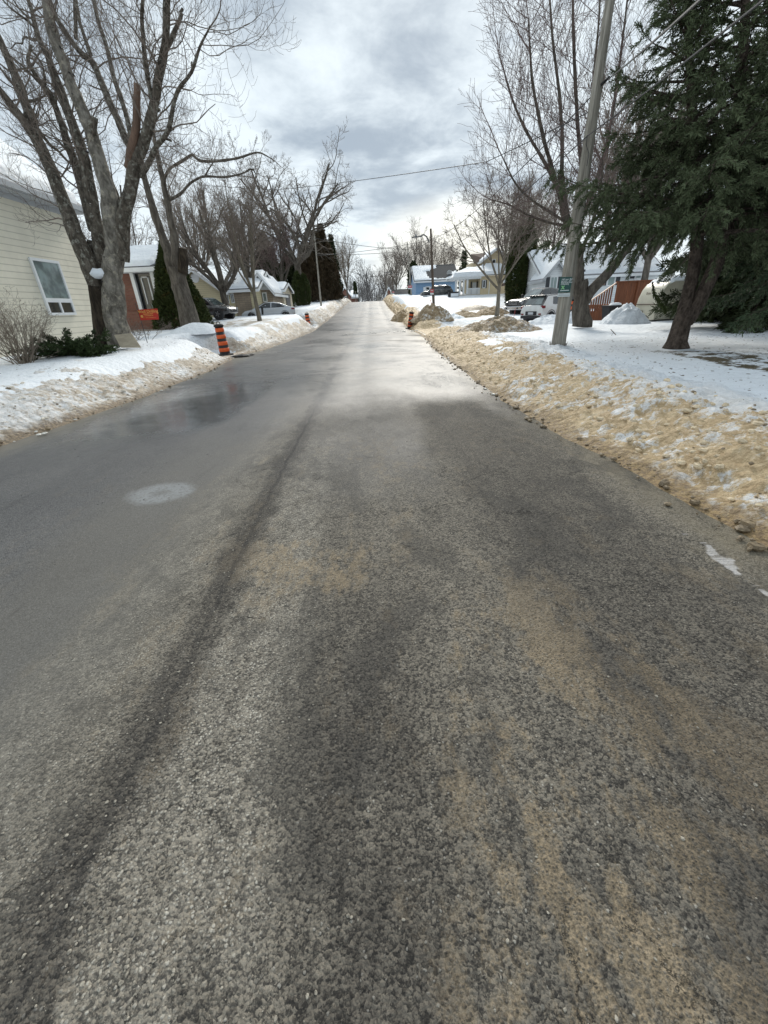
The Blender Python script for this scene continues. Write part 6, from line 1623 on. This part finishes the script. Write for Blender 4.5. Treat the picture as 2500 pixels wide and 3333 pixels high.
# ------------------------------------------------------------------ camper trailer
def trailer():
    D = 21.0; c = at(2200, 1033, D); z0 = T(c.x, D)-.02; L = at(2318, 1000, D).x-at(2133, 1000, D).x; x0 = at(2133, 1000, D).x
    r = empty('camper_trailer', (c.x, D+1, z0), 'small rounded cream fibreglass camper trailer with snow on its roof', 'trailer')
    zt = at(2200, 908, D).z-z0; sec = [(0, .0), (.0, .16), (.01, .36), (.03, .56), (.075, .78), (.14, .92), (.23, .985), (.5, 1.0), (.78, .99), (.89, .93), (.955, .80), (.985, .6), (1, .35), (1, .0)]
    prof = [(x0+L*u, z0+.05+(zt-.05)*v) for u, v in sec]; mb = MB(); ys = [(0.0, .88), (.04, .95), (.13, 1.0), (.85, 1.0), (1.5, 1.0), (1.66, .95), (1.7, .86)]
    cx, cz = x0+L/2, z0+zt*.45
    for yy, sc in ys:
        for (x, z) in prof: mb.v.append((cx+(x-cx)*(1-(1-sc)*.25), D+yy, cz+(z-cz)*(1-(1-sc)*.30)))
    n = len(prof)
    for i in range(len(ys)-1):
        for j in range(n): j2 = (j+1) % n; mb.f.append((i*n+j, (i+1)*n+j, (i+1)*n+j2, i*n+j2)); mb.mi.append(0)
    mb.f.append(tuple(range(n))); mb.f.append(tuple(range(len(ys)*n-1, (len(ys)-1)*n-1, -1))); mb.mi += [0, 0]
    b = mb.build('shell', 'trailer', r, True); recalc(b); b.data.set_sharp_from_angle(angle=R_(38))
    ln = MB(); zl = at(2150, 990, D).z
    ln.box((x0+.02, D-.012, zl-.018), (x0+L-.02, D+.0-.001+.0, zl+.018)); ln.build('trim_strip', 'trailer_line', r)
    ln = MB(); z2 = at(2100, 976, D).z; ln.box((x0+.12, D-.010, z2-.008), (x0+.75, D-.001, z2+.008)); ln.build('trim_strip', 'trailer_line', r)
    # outline of the side door / window recesses
    q = lambda px, py: at(px, py, D)
    for pts in ([(2132, 938), (2150, 940), (2152, 945), (2140, 966), (2135, 968)], [(2176, 1030), (2182, 1016), (2205, 1015), (2206, 1031)], [(2184, 996), (2207, 993), (2206, 1008), (2184, 1008)], [(2203, 945), (2222, 944), (2222, 955), (2202, 956)]):
        m = MB(); P = [q(*p) for p in pts]; P = [Vector((p.x, D-.010, p.z)) for p in P]; m.tube(P+[P[0]], .006, 4); m.build('hatch_outline', 'roofgrey', r)
    m = MB(); P = [q(*p) for p in ((2303, 942), (2307, 944), (2306, 958), (2296, 973), (2290, 973), (2296, 955))]; m.slab([Vector((p.x, D-.012, p.z)) for p in P], (0, .02, 0)); m.build('side_window', 'glass_dark', r)
    m = MB(); p = q(2171, 1023); m.box((p.x-.05, D-.02, p.z-.02), (p.x+.05, D+.001, p.z+.02)); m.build('marker_lamp', 'plastic', r)
    mw = Matrix(((0, 0, -1, x0+L*.055-.02), (-1, 0, 0, D+.95), (0, 1, 0, z0+zt*.66), (0, 0, 0, 1)))
    text_obj('Boler', .17, 'badge_lettering', 'trailer_line', r, mw)
    m = MB(); m.box((x0-.012, D+.12, zl-.018), (x0+.02, D+1.6, zl+.018)); m.build('front_trim_strip', 'trailer_line', r)
    sn = MB(); nx, ny = 34, 14; xa, xb = x0+L*.16, x0+L*.93
    for j in range(ny+1):
        for i in range(nx+1):
            u, v = i/nx, j/ny; x = lerp(xa, xb, u); yy = D-.02+1.74*v; zz = np.interp(x, [p[0] for p in prof[2:12]], [p[1] for p in prof[2:12]])
            e = min(u*6, (1-u)*6, v*6, (1-v)*6, 1); sn.v.append((x, yy, zz-.07+.26*math.sqrt(max(0, e))*(1+.3*noise.noise((x*1.5, yy*1.5, 1)))))
    for j in range(ny):
        for i in range(nx): sn.f.append((j*(nx+1)+i, j*(nx+1)+i+1, (j+1)*(nx+1)+i+1, (j+1)*(nx+1)+i)); sn.mi.append(0)
    sn.build('roof_snow', 'snowplain', r, True)
    # drawbar, coupling, gas box, jack
    m = MB(); a = q(2052, 1033); b_ = Vector((x0+.1, D+.9, a.z+.02)); m.tube([Vector((a.x, D+.9, a.z)), b_], .045, 6); m.build('drawbar', 'metal', r)
    m = MB(); m.tube([Vector((q(2060, 1033).x, D+.8, a.z)), Vector((q(2066, 1015).x, D+.8, a.z+.36))], .03, 6); m.build('jack', 'metal', r)
    m = MB(); p = q(2082, 1018); m.box((p.x-.16, D+.65, p.z-.20), (p.x+.16, D+1.1, p.z+.12)); bevel(m.build('gas_box', 'grey_trim', r), .02)
    m = MB(); m.tube([Vector((q(2092, 1028).x, D+.3, q(2092, 1028).z)), Vector((q(2096, 1010).x, D+.25, q(2096, 1010).z)), Vector((q(2103, 1012).x, D+.25, q(2103, 1012).z)), Vector((q(2100, 1026).x, D+.3, q(2100, 1026).z)), Vector((q(2112, 1028).x, D+.2, q(2112, 1028).z)), Vector((q(2116, 1036).x, D+.1, q(2116, 1036).z))], .018, 6); m.build('cable', 'wire', r)
    m = MB(); m.lathe([(.10, -.05), (.27, -.09), (.30, 0), (.27, .09), (.1, .05)], (c.x+.3, D+.1, z0+.05), 18, axis=1); m.build('wheel', 'rubber', r)
trailer()
# ================================================================== STREET FURNITURE
def marker(loc, label, lean=(0, 0), tilt=0, group='orange and black traffic markers', s=1.0, name='traffic_marker'):
    r = empty(name, loc, label, 'traffic marker', group)
    H = 1.10; n = 26
    def rad(z): return lerp(.215, .165, z/H)
    b = MB(); b.lathe([(rad(0)-.004, .02), (rad(0)-.004, .03), (rad(H)-.004, H), (.10, H+.01)], (0, 0, 0), n); b.build('tube', 'black', r, True, world=False)
    for k in range(4):
        z0 = .12+k*.255; z1 = z0+.145; q = MB()
        q.lathe([(rad(z0)-.003, z0), (rad(z0)+.003, z0+.003), (rad(z1)+.003, z1-.003), (rad(z1)-.003, z1)], (0, 0, 0), n); q.build('reflective_band', 'orange', r, True, world=False)
    c = MB(); c.lathe([(.168, H-.03), (.195, H-.02), (.20, H+.02), (.185, H+.055), (.14, H+.075), (.01, H+.08)], (0, 0, 0), n); c.build('cap', 'rubber', r, True, world=False)
    h = MB(); h.tube([(-.075, 0, H+.07), (-.065, 0, H+.13), (-.03, 0, H+.165), (.03, 0, H+.165), (.065, 0, H+.13), (.075, 0, H+.07)], .017, 8); h.build('handle', 'rubber', r, True, world=False)
    p = MB(); a = .33; k = a*.42; p.slab([(a, k, -.04), (k, a, -.04), (-k, a, -.04), (-a, k, -.04), (-a, -k, -.04), (-k, -a, -.04), (k, -a, -.04), (a, -k, -.04)], (0, 0, .06)); bevel(p.build('base_plate', 'rubber', r, world=False), .012)
    r.rotation_euler = (lean[0], lean[1], .3); r.scale = (s, s, s)
    return r
# metal-look: stands in a cut in the left bank
m0 = at(735, 1160, 20.0); marker((m0.x, 20.0, ZR(20)+.06), 'nearest orange and black banded traffic marker, at the left kerb', (0, R_(-2)), s=1.07)
lb = MB(); c = at(790, 1172, 19.2)
tag(chunks('rubber_mat', 'rubber', [(c.x, 19.3, ZR(19)+.04, .34), (c.x+.25, 19.8, ZR(19)+.03, .22), (c.x-.25, 19.2, ZR(19)+.04, .2)], random.Random(3), .16), 'flattened black asphalt lump on the road beside the nearest traffic marker', 'asphalt lump')
m1 = at(1005, 1061, 40); marker((m1.x, 40, ZR(40)+.04), 'farther left traffic marker, small and standing against the left snow bank', (0, R_(-3)), s=1.0)
m2 = at(1334, 1060, 34.5); marker((m2.x, 34.5, ZR(34.5)+.02), 'leaning traffic marker at the right kerb beside the brown snow heap', (R_(4), R_(7)), s=.98)
m3 = at(1857, 1034, 25.0); marker((m3.x, 25.0, T(m3.x, 25.0)+.05), 'traffic marker standing between the near utility pole and the forked tree', (0, 0), s=1.0)
# poles
def pole(px0, py0, px1, py1, D, w0, w1, label, mat='pole_wood', ground=True, name='utility_pole', D1=None, group=None):
    a = at(px0, py0, D)
    if ground: g = onground(px0, py0, D); a = Vector((a.x, D, min(a.z, g.z)-.15))
    b = at(px1, py1, D1 or D); r = empty(name, (a.x, a.y, a.z+.15), label, 'utility pole', group)
    mb = MB(); n = 26; P = [a.lerp(b, i/n) for i in range(n+1)]; rr = [lerp(w0*mpp(px0, py0, D), w1*mpp(px1, py1, D1 or D), i/n)/2 for i in range(n+1)]
    mb.tube(P, rr, 14); mb.build('shaft', mat, r, True)
    return r, a, b
p1, a1, b1_ = pole(1815, 1135, 2010, -160, 12.6, 45, 27, 'tall weathered wooden utility pole nearest the street on the right, with a green notice board')
fr = MB(); rr = random.Random(8)
for i in range(60):
    a = rr.random()*6.283; q = Vector((a1.x+math.cos(a)*.20, a1.y+math.sin(a)*.20, p1.location.z+rr.uniform(-.02, .05))); d = Vector((math.cos(a)*.3, math.sin(a)*.3, 1)); fr.slab([q, q+Vector((-math.sin(a), math.cos(a), 0))*.03, q+d*.14*rr.random()+d*.05], Vector((math.cos(a), math.sin(a), 0))*.006)
fr.build('splintered_foot', 'bark_dark', p1)
br = MB(); q = at(1972, 262, 12.45); br.tube([at(1958, 275, 12.4), q, at(1982, 252, 12.3)], .03, 8); br.build('cable_clamp', 'rubber', p1)
st = MB(); st.tube([at(1912, 440, 12.38), at(1908, 470, 12.36), at(1917, 500, 12.36), at(1910, 540, 12.38)], .008, 5); st.build('loose_cable', 'wire', p1)
# green notice board on the near pole
gd = 12.36
nb_ = empty('notice_board', at(1836, 960, gd), 'dark green internet notice with white lettering nailed to the near utility pole', 'sign')
cor = [at(1817, 953, gd), at(1856, 951, gd), at(1863, 901, gd), at(1824, 902, gd)]
P = MB(); P.slab(cor, (0, .015, 0)); P.build('board', 'sign_green', nb_)
cor2 = [at(1814, 966, gd), at(1855, 965, gd), at(1856, 953.5, gd), at(1817, 954.5, gd)]
P = MB(); P.slab(cor2, (0, .012, 0)); P.build('white_strip', 'sign_white', nb_)
ex = (cor[1]-cor[0]).normalized(); ez = (cor[3]-cor[0]).normalized(); ny_ = ex.cross(ez).normalized()
def onboard(u, v, c, ex=ex, ez=ez, wd=None, ht=None, fw=.006):
    wd = (c[1]-c[0]).length; ht = (c[3]-c[0]).length; nn = ex.cross(ez).normalized()
    p = c[0]+ex*wd*u+ez*ht*v+nn*fw
    return Matrix(((ex.x, ez.x, nn.x, p.x), (ex.y, ez.y, nn.y, p.y), (ex.z, ez.z, nn.z, p.z), (0, 0, 0, 1)))
for t_, v in (('100% pure fibre', .80), ('internet – the', .695), ('fastest internet', .60), ('technology', .505)): text_obj(t_, .048, 'lettering', 'sign_white', nb_, onboard(.13, v, cor), align='LEFT', bold=.0015)
text_obj('x', .17, 'logo', 'sign_lime', nb_, onboard(.33, .225, cor), bold=.006)
text_obj('fibreinternet.com', .030, 'lettering', 'sign_white', nb_, onboard(.13, .10, cor), align='LEFT', bold=.001) if False else None
P = MB(); w_ = cor[1]-cor[0]; P.slab([cor[0]+w_*.13+ez*.038+ny_*.004, cor[0]+w_*.87+ez*.038+ny_*.004, cor[0]+w_*.87+ez*.058+ny_*.004, cor[0]+w_*.13+ez*.058+ny_*.004], ny_*.002); P.build('white_rule', 'sign_white', nb_)
P = MB(); w2 = cor2[1]-cor2[0]; e2 = (cor2[3]-cor2[0]).normalized()
P.slab([cor2[0]+w2*.06+e2*.066+ny_*.004, cor2[0]+w2*.45+e2*.066+ny_*.004, cor2[0]+w2*.45+e2*.078+ny_*.004, cor2[0]+w2*.06+e2*.078+ny_*.004], ny_*.002); P.build('grey_rule', 'grey_trim', nb_)
P = MB(); P.slab([cor2[0]+w2*.06+e2*.026+ny_*.004, cor2[0]+w2*.93+e2*.026+ny_*.004, cor2[0]+w2*.93+e2*.042+ny_*.004, cor2[0]+w2*.06+e2*.042+ny_*.004], ny_*.002); P.build('grey_rule', 'grey_trim', nb_)
# street lamp pole
p2, a2, b2_ = pole(1413, 1014, 1402, 744, 42.0, 9.5, 6.2, 'brown wooden pole carrying a curved street lamp arm, beyond the brown snow heap', 'pole_dark')
def lamp_arm(root, jx, jy, tipx, tipy, D, hx, r=.06, sc=1.0):
    a = at(jx, jy, D-.1); b = at(tipx, tipy, D-.1); m = MB()
    P = [a, a.lerp(b, .30)+Vector((0, 0, .30*sc)), a.lerp(b, .62)+Vector((0, 0, .32*sc)), b+Vector((0, 0, .02))]
    m.tube(P, r, 6); m.build('lamp_arm', 'grey_dark', root, True); h = at(hx, tipy+2, D-.1); m = MB(); m.slab([b+Vector((.15, -.12, -.03)), b+Vector((.15, .12, -.03)), h+Vector((0, .16, -.05)), h+Vector((0, -.16, -.05))], (0, 0, .09*sc)); bevel(m.build('lamp_head', 'grey_dark', root), .02)
lamp_arm(p2, 1398, 790, 1368, 770, 42, 1340)
P = MB(); q = at(1354, 768, 41.9); P.lathe([(.05, 0), (.05, .12), (.01, .14)], (q.x, q.y, q.z), 8); P.build('photocell', 'metal', p2)
P = MB(); P.tube([at(1401, 975, 41.8), at(1410, 1012, 41.8)], .03, 6); P.build('leaning_stake', 'pink', p2)
p3, a3, b3_ = pole(1341, 984, 1325, 786, 72.0, 5.2, 3.2, 'thin pole left of the blue house, with a red and white board', 'pole_wood')
p4, a4, b4_ = pole(1281, 972, 1275, 865, 98.0, 3.4, 2.4, 'dark far pole with a small lamp arm near the crest, right side', 'pole_dark'); lamp_arm(p4, 1277, 893, 1266, 886, 98, 1253, .05, 1.4)
p5, a5, b5_ = pole(1261, 972, 1259, 900, 125.0, 2.6, 1.8, 'thin pale pole right of the road just over the crest', 'pole_wood')
for k, (px, py, D) in enumerate([(1229, 960, 175), (1234, 960, 160), (1241, 955, 150)]):
    pole(px, 990, px-.5, py, D, 2.0, 1.6, ['leftmost', 'middle', 'rightmost'][k]+' of the three short far poles clustered right of the road end', 'pole_wood')
p6, a6, b6_ = pole(1046, 1001, 1024, 768, 58.0, 6.2, 4.2, 'pale utility pole in front of the brown cedars on the left', 'pole_wood')
p7, a7, b7_ = pole(1105, 978, 1099, 841, 88.0, 4.4, 2.6, 'second left utility pole right of the brown cedars', 'pole_wood')
pole(1158, 985, 1157, 948, 140, 2, 1.8, 'short thin pole before the far brick houses', 'pole_wood')
p8, a8, b8_ = pole(1169, 985, 1169, 960, 130, 2, 1.6, 'small curved far street lamp right of the far brick houses', 'metal', name='street_lamp'); lamp_arm(p8, 1169, 961, 1175, 957, 130, 1179, .05, 1.0)
p8['category'] = 'street lamp'
# red and white boards on the poles
for k, (px, py, D, w, h) in enumerate([(1406, 950, 41.75, 11, 17), (1335, 935, 71.7, 13.5, 12), (1280, 952, 97.7, 6.5, 7)]):
    c0_, c1_, c2_, c3_ = at(px-w/2, py+h/2, D), at(px+w/2, py+h/2, D), at(px+w/2, py-h/2, D), at(px-w/2, py-h/2, D)
    lab = ['red and white board on the street lamp pole', 'red and white board on the pole left of the blue house', 'tiny red and white board on the dark far pole'][k]
    r = empty('pole_board', (c0_+c1_)/2, lab, 'sign', 'red and white boards nailed to the right-hand poles')
    m = MB(); z_ = lambda a, b, t: a.lerp(b, t)
    m.slab([z_(c0_, c3_, .36), z_(c1_, c2_, .36), c2_, c3_], (0, .03, 0)); m.build('red_panel', 'pink', r)
    m = MB(); m.slab([c0_, c1_, z_(c1_, c2_, .30), z_(c0_, c3_, .30)], (0, .03, 0)); m.build('white_panel', 'sign_white', r)
    m = MB(); m.slab([z_(c0_, c3_, .72)+Vector((.06, -.012, 0)), z_(c1_, c2_, .72)+Vector((-.06, -.012, 0)), z_(c1_, c2_, .82)+Vector((-.06, -.012, 0)), z_(c0_, c3_, .82)+Vector((.06, -.012, 0))], (0, .01, 0)); m.build('pale_line', 'sign_white', r)
# left yard sign
sd_ = 16.2
ys_ = empty('yard_sign', at(478, 1112, sd_), 'red yard sign with yellow writing on a thin black stake', 'sign')
ys_.location.z = T(ys_.location.x, sd_)
st = MB(); st.tube([at(480, 1116, sd_), at(458, 1040, sd_), at(440, 985, sd_)], .011, 6); st.build('stake', 'wire', ys_)
c4 = [at(458, 1042.5, sd_-.03), at(517, 1039.5, sd_-.03), at(512, 1004, sd_-.03), at(449, 1008, sd_-.03)]
P = MB(); P.slab(c4, (0, .012, 0)); P.build('board', 'sign_red', ys_)
ex4 = (c4[1]-c4[0]).normalized(); ez4 = (c4[3]-c4[0]).normalized()
for t_, u, v, s_ in (('Well Drilling', .52, .66, .135), ('PUMP SERVICE', .52, .47, .075), ('519-822-4264', .52, .28, .075), ('Licensed Contractor', .52, .12, .045)):
    if t_ == 'Well Drilling': text_obj(t_, s_, 'lettering', 'sign_yellow', ys_, onboard(u, v, c4, ex4, ez4), bold=.002)
for u0, u1, v, h in ((.24, .74, .52, .07), (.28, .74, .36, .07), (.18, .86, .19, .035)):
    P = MB(); Wd_ = c4[1]-c4[0]; Hd = c4[3]-c4[0]; nn = ex4.cross(ez4).normalized()*.004; n = 9; rr = random.Random(int(v*100)); u = u0
    while u < u1:
        w = rr.uniform(.018, .035); P.slab([c4[0]+Wd_*u+Hd*v+nn, c4[0]+Wd_*(u+w)+Hd*v+nn, c4[0]+Wd_*(u+w)+Hd*(v+h)+nn, c4[0]+Wd_*u+Hd*(v+h)+nn], nn*.5); u += w+(.010 if rr.random() < .8 else .03)
    o_ = P.build('lettering', 'sign_yellow', ys_)
P = MB(); cc = c4[0].lerp(c4[1], .13)+(c4[3]-c4[0])*.36; P.lathe([(.001, -.012), (.045, -.012), (.045, -.004), (.001, -.004)], (cc.x, cc.y, cc.z), 16, axis=1); P.build('round_logo', 'sign_yellow', ys_)
for px in (455, 500):
    P = MB(); P.tube([at(px, 1008, sd_), at(px-7, 990, sd_)], .004, 4); P.build('tie', 'sign_white', ys_)
# plywood sheet leaning on the maple
D = 14.35; P = MB(); q = [at(393, 1131, D-.35), at(459, 1131, D-.35), at(427, 1084, D+.05), at(371, 1090, D+.05)]
P.slab(q, (0, .03, -.01)); tag(P.build('plywood_sheet', 'ply', None, loc=q[0]), 'weathered sheet of plywood leaning on the foot of the largest maple', 'plywood sheet')
# snow stakes, twigs
for (a, b, D, lab, mt) in (((1639, 1048), (1647, 993), 27.0, 'thin grey marker stake standing in snow behind the largest muddy heap', 'metal'), ((1671, 1040), (1678, 1005), 27.5, 'thin red marker stake between the grey stake and the white hatchback', 'pink'), ((855, 1024), (853, 999), 30.5, 'short dark stake right of the slender pale tree', 'rubber')):
    P = MB(); w = .02 if D > 29 else .012; P.tube([at(*a, D), at(*b, D)], w if mt != 'rubber' else .07, 6); tag(P.build('marker_stake', mt, None, loc=at(*a, D)), lab, 'stake')
P = MB(); P.tube([at(1988, 1072, 14.5), at(2005, 1090, 14.4)], .012, 4); P.tube([at(1997, 1083, 14.5), at(1990, 1092, 14.4)], .006, 4); tag(P.build('fallen_twig', 'twig', None, loc=at(2000, 1085, 14.5)), 'small broken twig stuck in snow between the forked tree and the spruce', 'twig')
P = MB(); c = at(1378, 966, 50); P.slab([at(1378, 968, 50), at(1400, 967, 50), at(1400, 966, 50), at(1384, 963, 50), at(1378, 963.5, 50)], (0, .3, 0)); tag(P.build('mailbox', 'grey_trim', None, loc=c), 'small grey mailbox half sunk in snow left of the street lamp pole', 'mailbox')
c = at(1480, 952, 60); bx = empty('porch_bin', (c.x, 60, c.z), 'black bench box with snow beside the white porch columns', 'box'); P = MB(); P.box((c.x-.75, 60, c.z-.5), (c.x+.55, 60.8, c.z+.10)); P.build('body', 'rubber', bx); P = MB(); P.box((c.x-.5, 59.9, c.z-.48), (c.x+.5, 59.98, c.z-.08)); P.build('snow_heap', 'snowplain', bx)
# ================================================================== WIRES
def wire(pts, r, label, sag=0.0):
    P = []; 
    for i in range(len(pts)-1):
        a, b = pts[i], pts[i+1]; n = 14
        for k in range(n+(1 if i == len(pts)-2 else 0)):
            t = k/n; P.append(a.lerp(b, t)-Vector((0, 0, sag*4*t*(1-t)*(a-b).length/20)))
    m = MB(); m.tube(P, r, 5); tag(m.build('overhead_wire', 'wire', None, loc=P[0]), label, 'wire', 'overhead wires')
cl_ = at(1978, 258, 12.4)
wire([at(2300, -20, 4.6), cl_], .013, 'upper thick cable from the top right corner to the clamp on the near utility pole', .05)
wire([cl_, at(1405, 778, 41.9)], .014, 'cable from the clamp on the near pole down to the street lamp pole', .35)
wire([at(2510, -20, 5.0), at(1915, 440, 12.3)], .012, 'lower cable from the top right corner past the spruce to the near utility pole', .05)
wire([at(1915, 440, 12.3), at(1405, 830, 41.9)], .013, 'lower cable between the near pole and the middle of the street lamp pole', .30)
wire([at(1405, 778, 41.9), at(1324, 800, 71.9)], .02, 'cable between the tops of the street lamp pole and the pole beyond', .3)
wire([at(1404, 790, 41.9), at(1352, 829, 60), at(1328, 829, 71.9)], .02, 'slack loop of cable hanging between the street lamp pole and the pole beyond', .4)
wire([at(1324, 815, 71.9), at(1030, 826, 57.9)], .03, 'lower cable crossing the street to the pale left pole', .25)
wire([at(1402, 780, 41.9), at(1250, 808, 50), at(1030, 832, 57.9)], .02, 'upper cable crossing the street from the street lamp pole to the left', .12)
wire([at(1024, 775, 57.9), at(1325, 812, 71.9)], .025, 'cable falling from the top of the pale left pole to the right side', .22)
wire([at(1101, 868, 87.9), at(1277, 890, 97.9)], .035, 'deeply sagging cable across the street near the crest', 1.3)
wire([at(1326, 825, 71.9), at(1276, 892, 97.9)], .03, 'cable from the middle right pole to the dark far pole', .9)
wire([at(1945, 350, 12.6), at(1582, 527, 18), at(900, 618, 34), at(640, 600, 40)], .012, 'long thin service wire crossing the whole sky over the street', .06)
wire([at(1408, 780, 41.9), at(1475, 806, 48), at(1560, 822, 61)], .018, 'service cable from the street lamp pole to the cream porch house', .3)
# ================================================================== FAR WOOD beyond the crest
def far_wood():
    rng = random.Random(77); A = MB(); st = dict(FAR, max=2, kids=[7, 6, 5], tip=.05, woodr=9, up=[.06, .06, .06])
    for k in range(46):
        D = rng.uniform(190, 300); px = rng.choice([rng.uniform(1140, 1260), rng.uniform(1120, 1300)]); x = X(px, D); H = rng.uniform(12, 19)
        if px < 1200: H *= 1.05
        grow(A, A, Vector((x, D, -4)), Vector((rng.gauss(0, .05), 0, 1)), H, .22, 0, st, rng)
    return tag(A.build('far_wood', 'far_wood', None), 'grey bare wood closing the street far beyond the crest', 'wood', kind='stuff')
far_wood()
